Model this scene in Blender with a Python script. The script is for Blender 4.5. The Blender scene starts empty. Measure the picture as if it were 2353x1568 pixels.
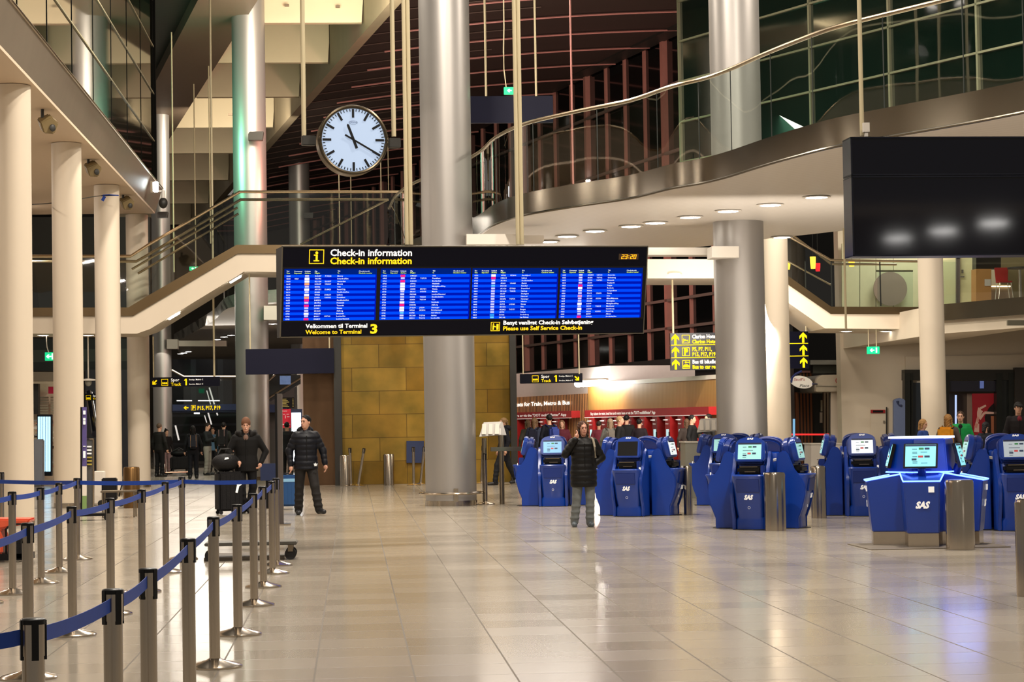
import bpy, bmesh, math, random
import numpy as np
from mathutils import Vector, Matrix
V = Vector
PI = math.pi
random.seed(7)
sc = bpy.context.scene
C = sc.collection

# ------------------------------------------------------------------ camera
FPX, CX, CY, HC = 5080.0, 1176.5, 784.0, 1.6
RC = Matrix.Rotation(-math.radians(4.16), 3, 'Z') @ Matrix.Rotation(PI/2 + math.radians(2.11), 3, 'X') @ Matrix.Rotation(-math.radians(.945), 3, 'Z')
cam_data = bpy.data.cameras.new('camera')
cam = bpy.data.objects.new('camera', cam_data); C.objects.link(cam)
cam_data.sensor_width = 36; cam_data.lens = FPX*36/2353
cam_data.clip_start = .1; cam_data.clip_end = 600
cam.matrix_world = Matrix.Translation((0, 0, HC)) @ RC.to_4x4()
sc.camera = cam

def ray(px, py):
    return RC @ V(((px-CX)/FPX, -(py-CY)/FPX, -1.0))
def at(px, py, D):                      # the world point seen at a pixel on the plane Y = D
    r = ray(px, py); return V((0, 0, HC)) + r*(D/r.y)
def onz(px, py, z):                     # ... on a horizontal plane
    r = ray(px, py); return V((0, 0, HC)) + r*((z-HC)/r.z)
def onx(px, py, x):
    r = ray(px, py); return V((0, 0, HC)) + r*(x/r.x)
def fl(px, py): return onz(px, py, 0)

# ------------------------------------------------------------------ world, exposure
w = bpy.data.worlds.new('night'); sc.world = w; w.use_nodes = True
w.node_tree.nodes['Background'].inputs[0].default_value = (.60, .54, .47, 1)
w.node_tree.nodes['Background'].inputs[1].default_value = .33
sc.view_settings.view_transform = 'Standard'
try: sc.view_settings.look = 'None'
except Exception: pass
sc.view_settings.exposure = 0.0
sc.view_settings.gamma = 1
sc.view_settings.use_curve_mapping = False
sc.cycles.use_denoising = True
sc.cycles.max_bounces = 7
sc.cycles.diffuse_bounces = 3
sc.cycles.glossy_bounces = 4
sc.cycles.transparent_max_bounces = 12
sc.cycles.sample_clamp_indirect = 6
sc.cycles.caustics_reflective = False
sc.cycles.caustics_refractive = False

def area(loc, target, size, power, col=(1, .86, .68), sy=None, spread=180):
    d = bpy.data.lights.new('hall_light', 'AREA'); d.energy = power; d.color = col  # shared name for lamps and for unseen fills
    d.shape = 'RECTANGLE'; d.size = size; d.size_y = sy or size; d.spread = math.radians(spread)
    o = bpy.data.objects.new('hall_light', d); C.objects.link(o)
    o.location = loc; o.rotation_euler = (V(target)-V(loc)).to_track_quat('-Z', 'Y').to_euler()
    return o
WARM = (1, .90, .78); NEUT = (1, .90, .78)
# unseen area lamps above the frame, standing in for the hall's ceiling lights
for x, y, p_ in ((-2, 8, 700), (6, 14, 900), (-1, 22, 1300), (8, 28, 1500), (1, 36, 1600), (-3, 46, 1500), (4, 50, 1600), (14, 40, 1400)):
    area((x, y, 13.5), (x, y+2, 0), .7, p_, WARM)
for y in range(24, 62, 5): area((-9, y, 7.4), (-7, y, 0), .4, 85, (1, .88, .77))      # unseen lamps added under the left soffit
area((-.4, 61, 12.5), (-3.2, 90, 14.8), 2.6, 900, (1, .90, .74))
area((-4.2, 86, 12.6), (-7, 110, 14.8), 2.6, 450, (1, .90, .74))         # unseen uplights added to brighten the roof fins
area((1.5, 63, 8.5), (2, 80, 15), 1, 160, (1, .7, .6))
area((6, 66, 7), (9, 80, 13), 2, 420, (1, .55, .48))                # pink lamps along the window wall
area((5.2, 76, 6), (7, 92, 11), 2, 260, (1, .56, .50))
area((8, 40, 3.0), (8, 43, 5.5), 5, 130, NEUT)                      # added fill, standing in for floor bounce under the balcony
area((17, 64.5, 8.2), (17, 65, 4), 2, 170, (1, .95, .80))  # unseen fill added to brighten the upper room panels
area((12, 55, 9), (16, 60, 2), 3, 650, WARM)                        # unseen fill added for the upper right rooms
area((-4, 72, 5.2), (-4.5, 70, 0), 3.5, 200, NEUT)  # unseen fill added under the bridge, lightens the metal column
area((-6, 86, 5.2), (-6, 84, 0), 3.5, 240, NEUT)  # unseen fill added over the far floor
area((3.6, 50, 5.3), (3, 47, 0), 3.5, 110, NEUT)  # unseen fill added under the balcony to lighten the columns
area((10, 56, 4.2), (12, 64, 1.5), 1.5, 520, WARM)  # unseen fill added to brighten the right cream wall
area((-6.2, 64.5, 10), (-2.9, 67, 9), 1.0, 230, (.22, 1, .60))        # unseen coloured lamps aimed at the metal column
area((.6, 65.5, 9), (-2.9, 67, 9), 1.0, 160, (1, .30, .22))

# ------------------------------------------------------------------ materials
def S(r, g, b):
    f = lambda c: (c/255/12.92) if c/255 <= .04045 else ((c/255+.055)/1.055)**2.4
    return (f(r), f(g), f(b), 1)
MATS = {}
def mat(name, col, rough=.5, metal=0., emit=0., ecol=None, noise=.06, scale=8, bump=0, spec=.5, stretch=None, coat=0):
    if name in MATS: return MATS[name]
    m = bpy.data.materials.new(name); m.use_nodes = True; nt = m.node_tree; N = nt.nodes; L = nt.links
    b = N['Principled BSDF']
    b.inputs['Base Color'].default_value = col; b.inputs['Roughness'].default_value = rough
    b.inputs['Metallic'].default_value = metal; b.inputs['Specular IOR Level'].default_value = spec
    if coat: b.inputs['Coat Weight'].default_value = coat; b.inputs['Coat Roughness'].default_value = .08
    if noise or bump:
        tc = N.new('ShaderNodeTexCoord'); mp = N.new('ShaderNodeMapping'); nz = N.new('ShaderNodeTexNoise')
        L.new(tc.outputs['Object'], mp.inputs[0]); L.new(mp.outputs[0], nz.inputs['Vector'])
        if stretch: mp.inputs['Scale'].default_value = stretch
        nz.inputs['Scale'].default_value = scale; nz.inputs['Detail'].default_value = 4
        if noise:
            mx = N.new('ShaderNodeMix'); mx.data_type = 'RGBA'
            mx.inputs['A'].default_value = tuple(max(0, c*(1-noise)) for c in col[:3])+(1,)
            mx.inputs['B'].default_value = tuple(min(1, c*(1+noise)) for c in col[:3])+(1,)
            L.new(nz.outputs[0], mx.inputs['Factor']); L.new(mx.outputs['Result'], b.inputs['Base Color'])
        if bump:
            bp = N.new('ShaderNodeBump'); bp.inputs['Strength'].default_value = bump; bp.inputs['Distance'].default_value = .02
            L.new(nz.outputs[0], bp.inputs['Height']); L.new(bp.outputs[0], b.inputs['Normal'])
    if emit:
        b.inputs['Emission Color'].default_value = ecol or col; b.inputs['Emission Strength'].default_value = emit
    MATS[name] = m; return m

def glass(name, tint=(.8, .9, .87), refl=.12, rough=.02, opac=0.0, wav=0.0):
    if name in MATS: return MATS[name]
    m = bpy.data.materials.new(name); m.use_nodes = True; nt = m.node_tree; N = nt.nodes; L = nt.links; N.clear()
    out = N.new('ShaderNodeOutputMaterial'); tr = N.new('ShaderNodeBsdfTransparent'); gl = N.new('ShaderNodeBsdfGlossy')
    tr.inputs[0].default_value = (*tint, 1); gl.inputs['Roughness'].default_value = rough; gl.inputs[0].default_value = (.9, .9, .9, 1)
    lw = N.new('ShaderNodeFresnel'); lw.inputs[0].default_value = 1.5
    ad = N.new('ShaderNodeMath'); ad.operation = 'ADD'; ad.inputs[1].default_value = refl; ad.use_clamp = True
    mx = N.new('ShaderNodeMixShader'); L.new(lw.outputs[0], ad.inputs[0]); L.new(ad.outputs[0], mx.inputs[0])
    base = tr
    if opac:
        df = N.new('ShaderNodeBsdfDiffuse'); df.inputs[0].default_value = (.012, .022, .018, 1)
        m2 = N.new('ShaderNodeMixShader'); m2.inputs[0].default_value = opac
        L.new(tr.outputs[0], m2.inputs[1]); L.new(df.outputs[0], m2.inputs[2]); base = m2
    if wav:
        nz = N.new('ShaderNodeTexNoise'); nz.inputs['Scale'].default_value = .6; bp = N.new('ShaderNodeBump')
        bp.inputs['Strength'].default_value = wav; bp.inputs['Distance'].default_value = .05
        tc = N.new('ShaderNodeTexCoord'); L.new(tc.outputs['Object'], nz.inputs['Vector'])
        L.new(nz.outputs[0], bp.inputs['Height']); L.new(bp.outputs[0], gl.inputs['Normal'])
    L.new(base.outputs[0], mx.inputs[1]); L.new(gl.outputs[0], mx.inputs[2]); L.new(mx.outputs[0], out.inputs[0])
    MATS[name] = m; return m

def floor_mat():
    m = bpy.data.materials.new('stone_tiles'); m.use_nodes = True; nt = m.node_tree; N = nt.nodes; L = nt.links
    b = N['Principled BSDF']; tc = N.new('ShaderNodeTexCoord'); sp = N.new('ShaderNodeSeparateXYZ'); L.new(tc.outputs['Object'], sp.inputs[0])
    def M(op, a, b_=None, c=None):
        n = N.new('ShaderNodeMath'); n.operation = op
        for i, v in enumerate((a, b_, c)):
            if v is None: continue
            if isinstance(v, (int, float)): n.inputs[i].default_value = v
            else: L.new(v, n.inputs[i])
        return n.outputs[0]
    T = .635
    u = M('DIVIDE', M('ADD', sp.outputs[0], .264+40*T), T); v = M('DIVIDE', M('ADD', sp.outputs[1], -14.09+60*T), T)
    fu = M('FRACT', u); fv = M('FRACT', v)
    du = M('MINIMUM', fu, M('SUBTRACT', 1, fu)); dv = M('MINIMUM', fv, M('SUBTRACT', 1, fv))
    ju = M('LESS_THAN', du, .010); jv = M('MULTIPLY', M('LESS_THAN', dv, .010), .45)
    j = M('MAXIMUM', ju, jv)
    cb = N.new('ShaderNodeCombineXYZ'); L.new(M('FLOOR', u), cb.inputs[0]); L.new(M('FLOOR', v), cb.inputs[1])
    wn = N.new('ShaderNodeTexWhiteNoise'); L.new(cb.outputs[0], wn.inputs['Vector'])
    nz = N.new('ShaderNodeTexNoise'); nz.inputs['Scale'].default_value = 30; nz.inputs['Detail'].default_value = 5; L.new(tc.outputs['Object'], nz.inputs['Vector'])
    cr = N.new('ShaderNodeMix'); cr.data_type = 'RGBA'
    cr.inputs['A'].default_value = S(164, 154, 138); cr.inputs['B'].default_value = S(174, 164, 148)
    L.new(M('ADD', M('MULTIPLY', wn.outputs[0], .75), M('MULTIPLY', nz.outputs[0], .25)), cr.inputs['Factor'])
    m2 = N.new('ShaderNodeMix'); m2.data_type = 'RGBA'; m2.inputs['B'].default_value = S(84, 74, 60)
    L.new(cr.outputs['Result'], m2.inputs['A']); L.new(M('MULTIPLY', j, .85), m2.inputs['Factor'])
    L.new(m2.outputs['Result'], b.inputs['Base Color'])
    rr = M('ADD', .15, M('MULTIPLY', wn.outputs[0], .03)); L.new(M('MAXIMUM', rr, M('MULTIPLY', j, .7)), b.inputs['Roughness'])
    b.inputs['Specular IOR Level'].default_value = .55
    return m

def slat_mat(name, c1, c2, axis, freq, rough=.5, metal=0, duty=.5, off=(0, 0)):
    """stripes running across `axis` of the object's own coordinates"""
    if name in MATS: return MATS[name]
    m = bpy.data.materials.new(name); m.use_nodes = True; nt = m.node_tree; N = nt.nodes; L = nt.links
    b = N['Principled BSDF']; tc = N.new('ShaderNodeTexCoord'); dt = N.new('ShaderNodeVectorMath'); dt.operation = 'DOT_PRODUCT'
    dt.inputs[1].default_value = V(axis).normalized(); L.new(tc.outputs['Object'], dt.inputs[0])
    a = N.new('ShaderNodeMath'); a.operation = 'MULTIPLY'; a.inputs[1].default_value = freq; L.new(dt.outputs['Value'], a.inputs[0])
    fr = N.new('ShaderNodeMath'); fr.operation = 'FRACT'; L.new(a.outputs[0], fr.inputs[0])
    lt = N.new('ShaderNodeMath'); lt.operation = 'LESS_THAN'; lt.inputs[1].default_value = duty; L.new(fr.outputs[0], lt.inputs[0])
    mx = N.new('ShaderNodeMix'); mx.data_type = 'RGBA'; mx.inputs['A'].default_value = c1; mx.inputs['B'].default_value = c2
    L.new(lt.outputs[0], mx.inputs['Factor']); L.new(mx.outputs['Result'], b.inputs['Base Color'])
    b.inputs['Roughness'].default_value = rough; b.inputs['Metallic'].default_value = metal
    MATS[name] = m; return m

def gold_mat():
    m = bpy.data.materials.new('brass_sheets'); m.use_nodes = True; nt = m.node_tree; N = nt.nodes; L = nt.links
    b = N['Principled BSDF']; tc = N.new('ShaderNodeTexCoord'); mp = N.new('ShaderNodeMapping'); br = N.new('ShaderNodeTexBrick')
    mp.inputs['Rotation'].default_value = (PI/2, 0, 0); L.new(tc.outputs['Object'], mp.inputs[0]); L.new(mp.outputs[0], br.inputs['Vector'])
    br.inputs['Scale'].default_value = 1; br.inputs['Brick Width'].default_value = 1.45; br.inputs['Row Height'].default_value = .625
    br.inputs['Mortar Size'].default_value = .008; br.inputs['Mortar Smooth'].default_value = .1; br.inputs['Bias'].default_value = -.1
    br.inputs['Color1'].default_value = S(128, 98, 24); br.inputs['Color2'].default_value = S(158, 128, 50); br.inputs['Mortar'].default_value = S(90, 66, 16)
    nz = N.new('ShaderNodeTexNoise'); nz.inputs['Scale'].default_value = 1.3; nz.inputs['Detail'].default_value = 5; L.new(tc.outputs['Object'], nz.inputs['Vector'])
    rp = N.new('ShaderNodeValToRGB'); rp.color_ramp.elements[0].color = (.55, .60, .45, 1); rp.color_ramp.elements[0].position = .35
    rp.color_ramp.elements[1].color = (1.15, 1.05, .95, 1); rp.color_ramp.elements[1].position = .65; L.new(nz.outputs[0], rp.inputs[0])
    mx = N.new('ShaderNodeMix'); mx.data_type = 'RGBA'; mx.blend_type = 'MULTIPLY'; mx.inputs['Factor'].default_value = .8
    L.new(br.outputs[0], mx.inputs['A']); L.new(rp.outputs[0], mx.inputs['B']); L.new(mx.outputs['Result'], b.inputs['Base Color'])
    b.inputs['Metallic'].default_value = .45; b.inputs['Roughness'].default_value = .42
    return m

M_floor = floor_mat()
M_gold = gold_mat()
M_bronze = mat('polished_bronze', S(120, 92, 68), .22, .8, noise=.4, scale=1.2, bump=.5, stretch=(3, 1, .6))
M_cream = mat('cream_plaster', S(210, 196, 175), .6, noise=.03, scale=2)
M_white = mat('white_paint', S(222, 214, 202), .5, noise=.03, scale=2)
M_soffit = slat_mat('white_ceiling_slats', S(205, 197, 186), S(224, 216, 206), (.75, .66, 0), 5, .45, duty=.93)
M_alu = mat('brushed_aluminium', S(170, 165, 160), (.40), .68, noise=.05, scale=6, stretch=(1, 1, .1))
M_steel = mat('stainless_steel', S(186, 174, 158), .19, 1, noise=.1, scale=12, stretch=(6, 6, .2))
M_steeld = mat('dull_steel', S(150, 138, 120), .3, 1, noise=.15, scale=20, stretch=(6, 6, .3))
M_fascia = mat('steel_fascia', S(112, 105, 92), .2, 1, noise=.08, scale=1.5, bump=.06)
M_fascial = mat('brushed_fascia', S(164, 150, 132), .42, .75, noise=.08, scale=2)
M_brassf = mat('bronze_fascia', S(112, 94, 68), .3, .9, noise=.06, scale=1.5)
M_railm = mat('rail_metal', S(190, 170, 140), .25, 1, noise=.05)
M_black = mat('black_plastic', S(12, 12, 13), .35, noise=.05, spec=.3)
M_rubber = mat('black_rubber', S(18, 17, 17), .7, noise=.05)
M_sign = mat('sign_black', S(6, 7, 22), .3, noise=.04, spec=.15)
M_signb = mat('sign_navy', S(8, 9, 34), .5, noise=.04, spec=.2)
M_boxdark = mat('glossy_black_screen', S(3, 4, 16), .055, noise=0, spec=.5)
M_dark = mat('dark_steel', S(52, 50, 46), .5, .4, noise=.08, scale=3)
M_roof = mat('roof_boards', S(52, 38, 32), .7, noise=.2, scale=3, stretch=(.3, 3, 1))
M_roofd = slat_mat('roof_grating', S(22, 26, 22), S(46, 50, 42), (.2, 1, 0), 7, .5)
M_wedge = mat('roof_edge_panels', S(112, 94, 76), .6, noise=.08, scale=3, stretch=(3, .4, 1))
M_fin = mat('cream_fins', S(206, 190, 156), .6, noise=.04, scale=2)
M_beam = mat('beam_plaster', S(136, 122, 98), .55, noise=.12, scale=1.5)
M_rib = mat('pink_ribs', S(176, 118, 110), .4, noise=.1)
M_mull = mat('red_mullions', S(172, 118, 106), .5, noise=.1, scale=4)
M_night = mat('night_glass', S(9, 9, 9), .08, noise=.3, scale=.5, spec=.6)
M_nightg = mat('green_night_glass', S(14, 30, 24), .07, noise=.4, scale=.4, spec=.8)
M_offg = mat('tinted_mirror_glass', S(22, 24, 17), .04, noise=.2, scale=.5, spec=.35, bump=.03)
M_offf = mat('thin_glazing_bar', S(176, 170, 140), .4, .6, noise=.05)
M_glassr = glass('railing_glass', (.72, .80, .76), .05, wav=.05)
M_glassc = glass('clear_glass', (.8, .88, .85), .04)
M_wood = slat_mat('oak_veneer', S(158, 116, 56), S(172, 130, 68), (-.23, .97, 0), 9, .5, duty=.5)
M_slat = slat_mat('oak_slats', S(196, 140, 84), S(66, 40, 22), (-.23, .97, 0), 6.2, .5, duty=.42)
M_slat2 = slat_mat('oak_slats_narrow', S(150, 84, 36), S(40, 20, 10), (1, 0, 0), 9, .5, duty=.45)
M_red = mat('ticket_red', S(160, 24, 26), .4, noise=.05)
M_redd = mat('ticket_dark_red', S(120, 16, 20), .4, noise=.05)
M_blue = mat('kiosk_blue', S(8, 56, 150), .3, noise=.05, scale=4, coat=.3)
M_blued = mat('kiosk_deep_blue', S(5, 42, 122), .35, noise=.05, scale=4)
M_belt = mat('belt_blue', S(20, 64, 160), .6, noise=.12, scale=14)
M_navy = mat('navy_panel', S(22, 36, 72), .5, noise=.08, scale=5)
M_wlet = mat('white_lit_letters', S(255, 250, 240), .5, emit=1.0, noise=0)
M_ylet = mat('yellow_lit_letters', S(255, 205, 40), .5, emit=.9, ecol=S(255, 200, 30), noise=0, spec=0)
M_yl = mat('yellow_glow_letters', S(250, 210, 20), .5, emit=.6, noise=0, spec=0)  # painted lettering given a slight glow of its own
M_wl = mat('white_glow_letters', S(235, 232, 225), .5, emit=.45, noise=0)  # painted letters and tags made to glow a little
M_grey = mat('grey_laminate', S(150, 148, 136), .5, noise=.04)
M_lamp = mat('lit_lamp', (1, .95, .86, 1), .5, emit=26, noise=0)
M_lampw = mat('lit_lamp_soft', (1, .93, .82, 1), .5, emit=7, noise=0)
M_skin = mat('skin', S(206, 158, 132), .5, noise=.06, scale=20)

# ------------------------------------------------------------------ mesh builder
class MB:
    def __init__(s): s.v = []; s.f = []; s.m = []
    def add(s, vs, fs, mi=0):
        n = len(s.v); s.v += [tuple(p) for p in vs]; s.f += [tuple(n+i for i in f) for f in fs]; s.m += [mi]*len(fs); return s
    def box(s, c, d, rz=0, mi=0, M=None):
        c = V(c); hx, hy, hz = d[0]/2, d[1]/2, d[2]/2; R = M or Matrix.Rotation(rz, 3, 'Z')
        vs = [c + R @ V((x*hx, y*hy, z*hz)) for z in (-1, 1) for x, y in ((-1, -1), (1, -1), (1, 1), (-1, 1))]
        return s.add(vs, [(3, 2, 1, 0), (4, 5, 6, 7), (0, 1, 5, 4), (1, 2, 6, 5), (2, 3, 7, 6), (3, 0, 4, 7)], mi)
    def hexa(s, a, b, mi=0):            # a: four corners, b: the same four on the other side
        return s.add(list(a)+list(b), [(3, 2, 1, 0), (4, 5, 6, 7), (0, 1, 5, 4), (1, 2, 6, 5), (2, 3, 7, 6), (3, 0, 4, 7)], mi)
    def cyl(s, p0, p1, r0, r1=None, n=16, mi=0, cap=True):
        p0, p1 = V(p0), V(p1); r1 = r0 if r1 is None else r1; d = (p1-p0).normalized()
        a = d.orthogonal().normalized(); b = d.cross(a)
        vs = [p0+(a*math.cos(t)+b*math.sin(t))*r0 for t in [2*PI*i/n for i in range(n)]] + [p1+(a*math.cos(t)+b*math.sin(t))*r1 for t in [2*PI*i/n for i in range(n)]]
        fs = [(i, (i+1) % n, n+(i+1) % n, n+i) for i in range(n)]
        if cap: fs += [tuple(range(n-1, -1, -1)), tuple(range(n, 2*n))]
        return s.add(vs, fs, mi)
    def lathe(s, prof, c=(0, 0, 0), n=32, mi=0):
        c = V(c); vs = []; fs = []
        for r, z in prof: vs += [c+V((r*math.cos(2*PI*i/n), r*math.sin(2*PI*i/n), z)) for i in range(n)]
        for k in range(len(prof)-1):
            fs += [(k*n+i, k*n+(i+1) % n, (k+1)*n+(i+1) % n, (k+1)*n+i) for i in range(n)]
        fs += [tuple(range(n-1, -1, -1)), tuple(range((len(prof)-1)*n, len(prof)*n))]
        return s.add(vs, fs, mi)
    def poly(s, pts, off, mi=0):        # closed outline (3D points) extruded by a vector
        off = V(off); n = len(pts); a = [V(p) for p in pts]
        return s.add(a+[p+off for p in a], [tuple(range(n-1, -1, -1)), tuple(range(n, 2*n))]+[(i, (i+1) % n, n+(i+1) % n, n+i) for i in range(n)], mi)
    def tube(s, pts, r, n=10, mi=0, closed=False):
        pts = [V(p) for p in pts]; vs = []; fs = []; k = len(pts); up = V((0, 0, 1))
        for i, p in enumerate(pts):
            if closed: d = pts[(i+1) % k]-pts[i-1]
            else: d = pts[min(i+1, k-1)]-pts[max(i-1, 0)]
            d.normalize(); a = d.cross(up)
            if a.length < .05: a = d.cross(V((0, 1, 0)))
            a.normalize(); b = d.cross(a); rr = r[i] if isinstance(r, (list, tuple)) else r
            vs += [p+(a*math.cos(2*PI*j/n)+b*math.sin(2*PI*j/n))*rr for j in range(n)]
        for i in range(k if closed else k-1):
            i2 = (i+1) % k
            fs += [(i*n+j, i*n+(j+1) % n, i2*n+(j+1) % n, i2*n+j) for j in range(n)]
        if not closed: fs += [tuple(range(n-1, -1, -1)), tuple(range((k-1)*n, k*n))]
        return s.add(vs, fs, mi)
    def ell(s, c, r, n=16, k=10, mi=0, M=None):
        c = V(c); vs = []; fs = []; M = M or Matrix.Identity(3)
        for i in range(1, k):
            t = PI*i/k
            vs += [c+M @ V((r[0]*math.sin(t)*math.cos(2*PI*j/n), r[1]*math.sin(t)*math.sin(2*PI*j/n), r[2]*math.cos(t))) for j in range(n)]
        vs += [c+M @ V((0, 0, r[2])), c-M @ V((0, 0, r[2]))]; T = len(vs)-2
        for i in range(k-2): fs += [(i*n+(j+1) % n, i*n+j, (i+1)*n+j, (i+1)*n+(j+1) % n) for j in range(n)]
        fs += [(j, (j+1) % n, T) for j in range(n)]+[((k-2)*n+(j+1) % n, (k-2)*n+j, T+1) for j in range(n)]
        return s.add(vs, fs, mi)
    def strip(s, A, B, mi=0):           # a ruled sheet between two polylines
        n = len(A); return s.add(list(A)+list(B), [(i, i+1, n+i+1, n+i) for i in range(n-1)], mi)
    def slab(s, A, B, off, mi=0):       # ruled sheet with thickness
        off = V(off); n = len(A); vs = list(map(V, A))+list(map(V, B)); vs += [p+off for p in vs]; m = 2*n
        fs = [(i, i+1, n+i+1, n+i) for i in range(n-1)]+[(m+n+i, m+n+i+1, m+i+1, m+i) for i in range(n-1)]
        fs += [(i+1, i, m+i, m+i+1) for i in range(n-1)]+[(n+i, n+i+1, m+n+i+1, m+n+i) for i in range(n-1)]
        fs += [(0, n, m+n, m), (n-1, m+n-1, m+2*n-1, 2*n-1)]
        return s.add(vs, fs, mi)
    def mesh(s, name):
        me = bpy.data.meshes.new(name); me.from_pydata(s.v, [], s.f); me.validate(); me.update(); return me
    def build(s, name, mats, parent=None, smooth=True, bevel=0, solid=0, fixn=True):
        me = s.mesh(name)
        for m in (mats if isinstance(mats, (list, tuple)) else [mats]): me.materials.append(m)
        if isinstance(mats, (list, tuple)):
            me.polygons.foreach_set('material_index', s.m[:len(me.polygons)])
        if fixn:
            bm = bmesh.new(); bm.from_mesh(me); bmesh.ops.recalc_face_normals(bm, faces=bm.faces)
            if bevel: bmesh.ops.bevel(bm, geom=[e for e in bm.edges if len(e.link_faces) == 2 and e.calc_face_angle(0) > .6], offset=bevel, segments=2, affect='EDGES', clamp_overlap=True)
            bm.to_mesh(me); bm.free()
        if smooth:
            me.shade_smooth(); me.set_sharp_from_angle(angle=math.radians(32))
        o = bpy.data.objects.new(name, me); C.objects.link(o)
        if parent: o.parent = parent
        return o

def thing(name, label, cat, loc=(0, 0, 0), rz=0, group=None):
    o = bpy.data.objects.new(name, None); C.objects.link(o); o.location = loc; o.rotation_euler = (0, 0, rz)
    o.empty_display_size = .2
    return tag(o, label, cat, group)
def tag(o, label, cat, group=None, kind=None):
    o['label'] = label; o['category'] = cat; o['kind'] = kind or 'thing'
    if group: o['group'] = group
    return o
def struct(o): o['kind'] = 'structure'; return o
def dup(root, loc, rz, label, group=None):
    r = root.copy(); C.objects.link(r); r.location = loc; r.rotation_euler = (0, 0, rz); r['label'] = label
    if group: r['group'] = group
    for ch in list(root.children):
        c = ch.copy(); C.objects.link(c); c.parent = r
        for g in list(ch.children):
            d = g.copy(); C.objects.link(d); d.parent = c
    return r

# ------------------------------------------------------------------ lettering
_tc = {}
def glyphs(s, bold=.012, res=2):
    k = (s, bold, res)
    if k not in _tc:
        c = bpy.data.curves.new('t', 'FONT'); c.body = s; c.resolution_u = res; c.offset = bold
        o = bpy.data.objects.new('t', c); m = o.to_mesh()
        vs = [(v.co.x, v.co.y) for v in m.vertices]; fs = [tuple(p.vertices) for p in m.polygons]
        o.to_mesh_clear(); bpy.data.objects.remove(o); bpy.data.curves.remove(c); _tc[k] = (vs, fs)
    return _tc[k]
CAP = max(y for x, y in glyphs('H', 0)[0])
class Frame:
    """a flat panel addressed in the photograph's pixel units; o is where pixel (x0, y0) lies on it"""
    def __init__(s, o, u, v, n, su, sv, x0, y0): s.o, s.u, s.v, s.n, s.su, s.sv, s.x0, s.y0 = V(o), V(u).normalized(), V(v).normalized(), V(n).normalized(), su, sv, x0, y0
    def p(s, x, y, off=0): return s.o+s.u*((x-s.x0)*s.su)+s.v*((y-s.y0)*s.sv)+s.n*off
    def rect(s, mb, x0, y0, x1, y1, o0=0, o1=.01, mi=0):
        mb.hexa([s.p(x0, y0, o0), s.p(x1, y0, o0), s.p(x1, y1, o0), s.p(x0, y1, o0)], [s.p(x0, y0, o1), s.p(x1, y0, o1), s.p(x1, y1, o1), s.p(x0, y1, o1)], mi)
    def poly(s, mb, pts, o0=0, o1=.01, mi=0): mb.poly([s.p(x, y, o0) for x, y in pts], s.n*(o1-o0), mi)
    def text(s, mb, t, x, yb, h, width=None, off=.012, bold=.012, res=2, mi=0, slant=0):
        vs, fs = glyphs(t, bold, res)
        if not vs: return
        k = h/CAP; x0 = min(p[0] for p in vs); x1 = max(p[0] for p in vs); kx = width/(x1-x0) if width else k
        mb.add([s.p(x+(a-x0)*kx+b*slant*k, yb-b*k, off) for a, b in vs], fs, mi)
    def ring(s, mb, x0, y0, x1, y1, t, off=.012, mi=0):
        for a in ((x0, y0, x1, y0+t), (x0, y1-t, x1, y1), (x0, y0+t, x0+t, y1-t), (x1-t, y0+t, x1, y1-t)): s.rect(mb, *a, off-.004, off, mi)
def frame_flat(x0, y0, D, rz=0, tilt=0):
    """frame of a panel through pixel (x0,y0) at depth D, turned rz about z (its right side goes back), leaning tilt"""
    o = at(x0, y0, D); u = V((math.cos(rz), math.sin(rz), 0)); nn = V((math.sin(rz), -math.cos(rz), 0))
    v = (V((0, 0, -1))*math.cos(tilt) - nn*math.sin(tilt)); n = u.cross(v)*-1
    if n.y > 0: n = -n
    k = D/FPX
    return Frame(o, u, v, n, k/math.cos(rz)*.997, k, x0, y0)
# ================================================================== SETTING
o = struct(MB().add([(-60, 3, 0), (60, 3, 0), (60, 150, 0), (-60, 150, 0)], [(0, 1, 2, 3)]).build('floor', M_floor, smooth=False))

# window wall on the far right: a line on the ground X = 12.3 - .24 (Y - 75.4)
WX = lambda Y: 12.3-.24*(Y-75.4)
wd = V((-.24, 1, 0)).normalized(); wn_ = V((-1, -.24, 0)).normalized()
def wallpt(Y, z, off=0): return V((WX(Y), Y, z))+wn_*off
struct(MB().hexa([wallpt(69, 2.4, -.1), wallpt(138, 2.4, -.1), wallpt(138, 15.8, -.1), wallpt(69, 15.8, -.1)],
                 [wallpt(69, 2.4, -.3), wallpt(138, 2.4, -.3), wallpt(138, 15.8, -.3), wallpt(69, 15.8, -.3)]).build('window_1', M_night, smooth=False))
mb = MB(); k = 0
for i in range(33):
    Y = 70.98+2.02*i; hh = 15.7; wdt = .24 if i % 4 == 0 else .12; dp = .20 if i % 4 == 0 else .10
    c = wallpt(Y, hh/2+1.2, dp/2-.1); mb.box(c, (dp, wdt, hh-2.4), math.atan2(.24, 1))
f = struct(mb.build('trim_1', M_mull, smooth=False)); f.name = 'trim_1'
mb = MB()
for z in (4.89, 5.9, 8.6, 11.2, 13.6): mb.hexa([wallpt(69, z-.05, 0), wallpt(138, z-.05, 0), wallpt(138, z+.05, 0), wallpt(69, z+.05, 0)], [wallpt(69, z-.05, .1), wallpt(138, z-.05, .1), wallpt(138, z+.05, .1), wallpt(69, z+.05, .1)])
struct(mb.build('trim_2', mat('grey_transom', S(120, 100, 92), .5), smooth=False))
mb = MB()
for z, t in ((3.75, .28), (15.6, .3)): mb.hexa([wallpt(69, z-t, 0), wallpt(138, z-t, 0), wallpt(138, z, 0), wallpt(69, z, 0)], [wallpt(69, z-t, .7), wallpt(138, z-t, .7), wallpt(138, z, .7), wallpt(69, z, .7)])
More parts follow.
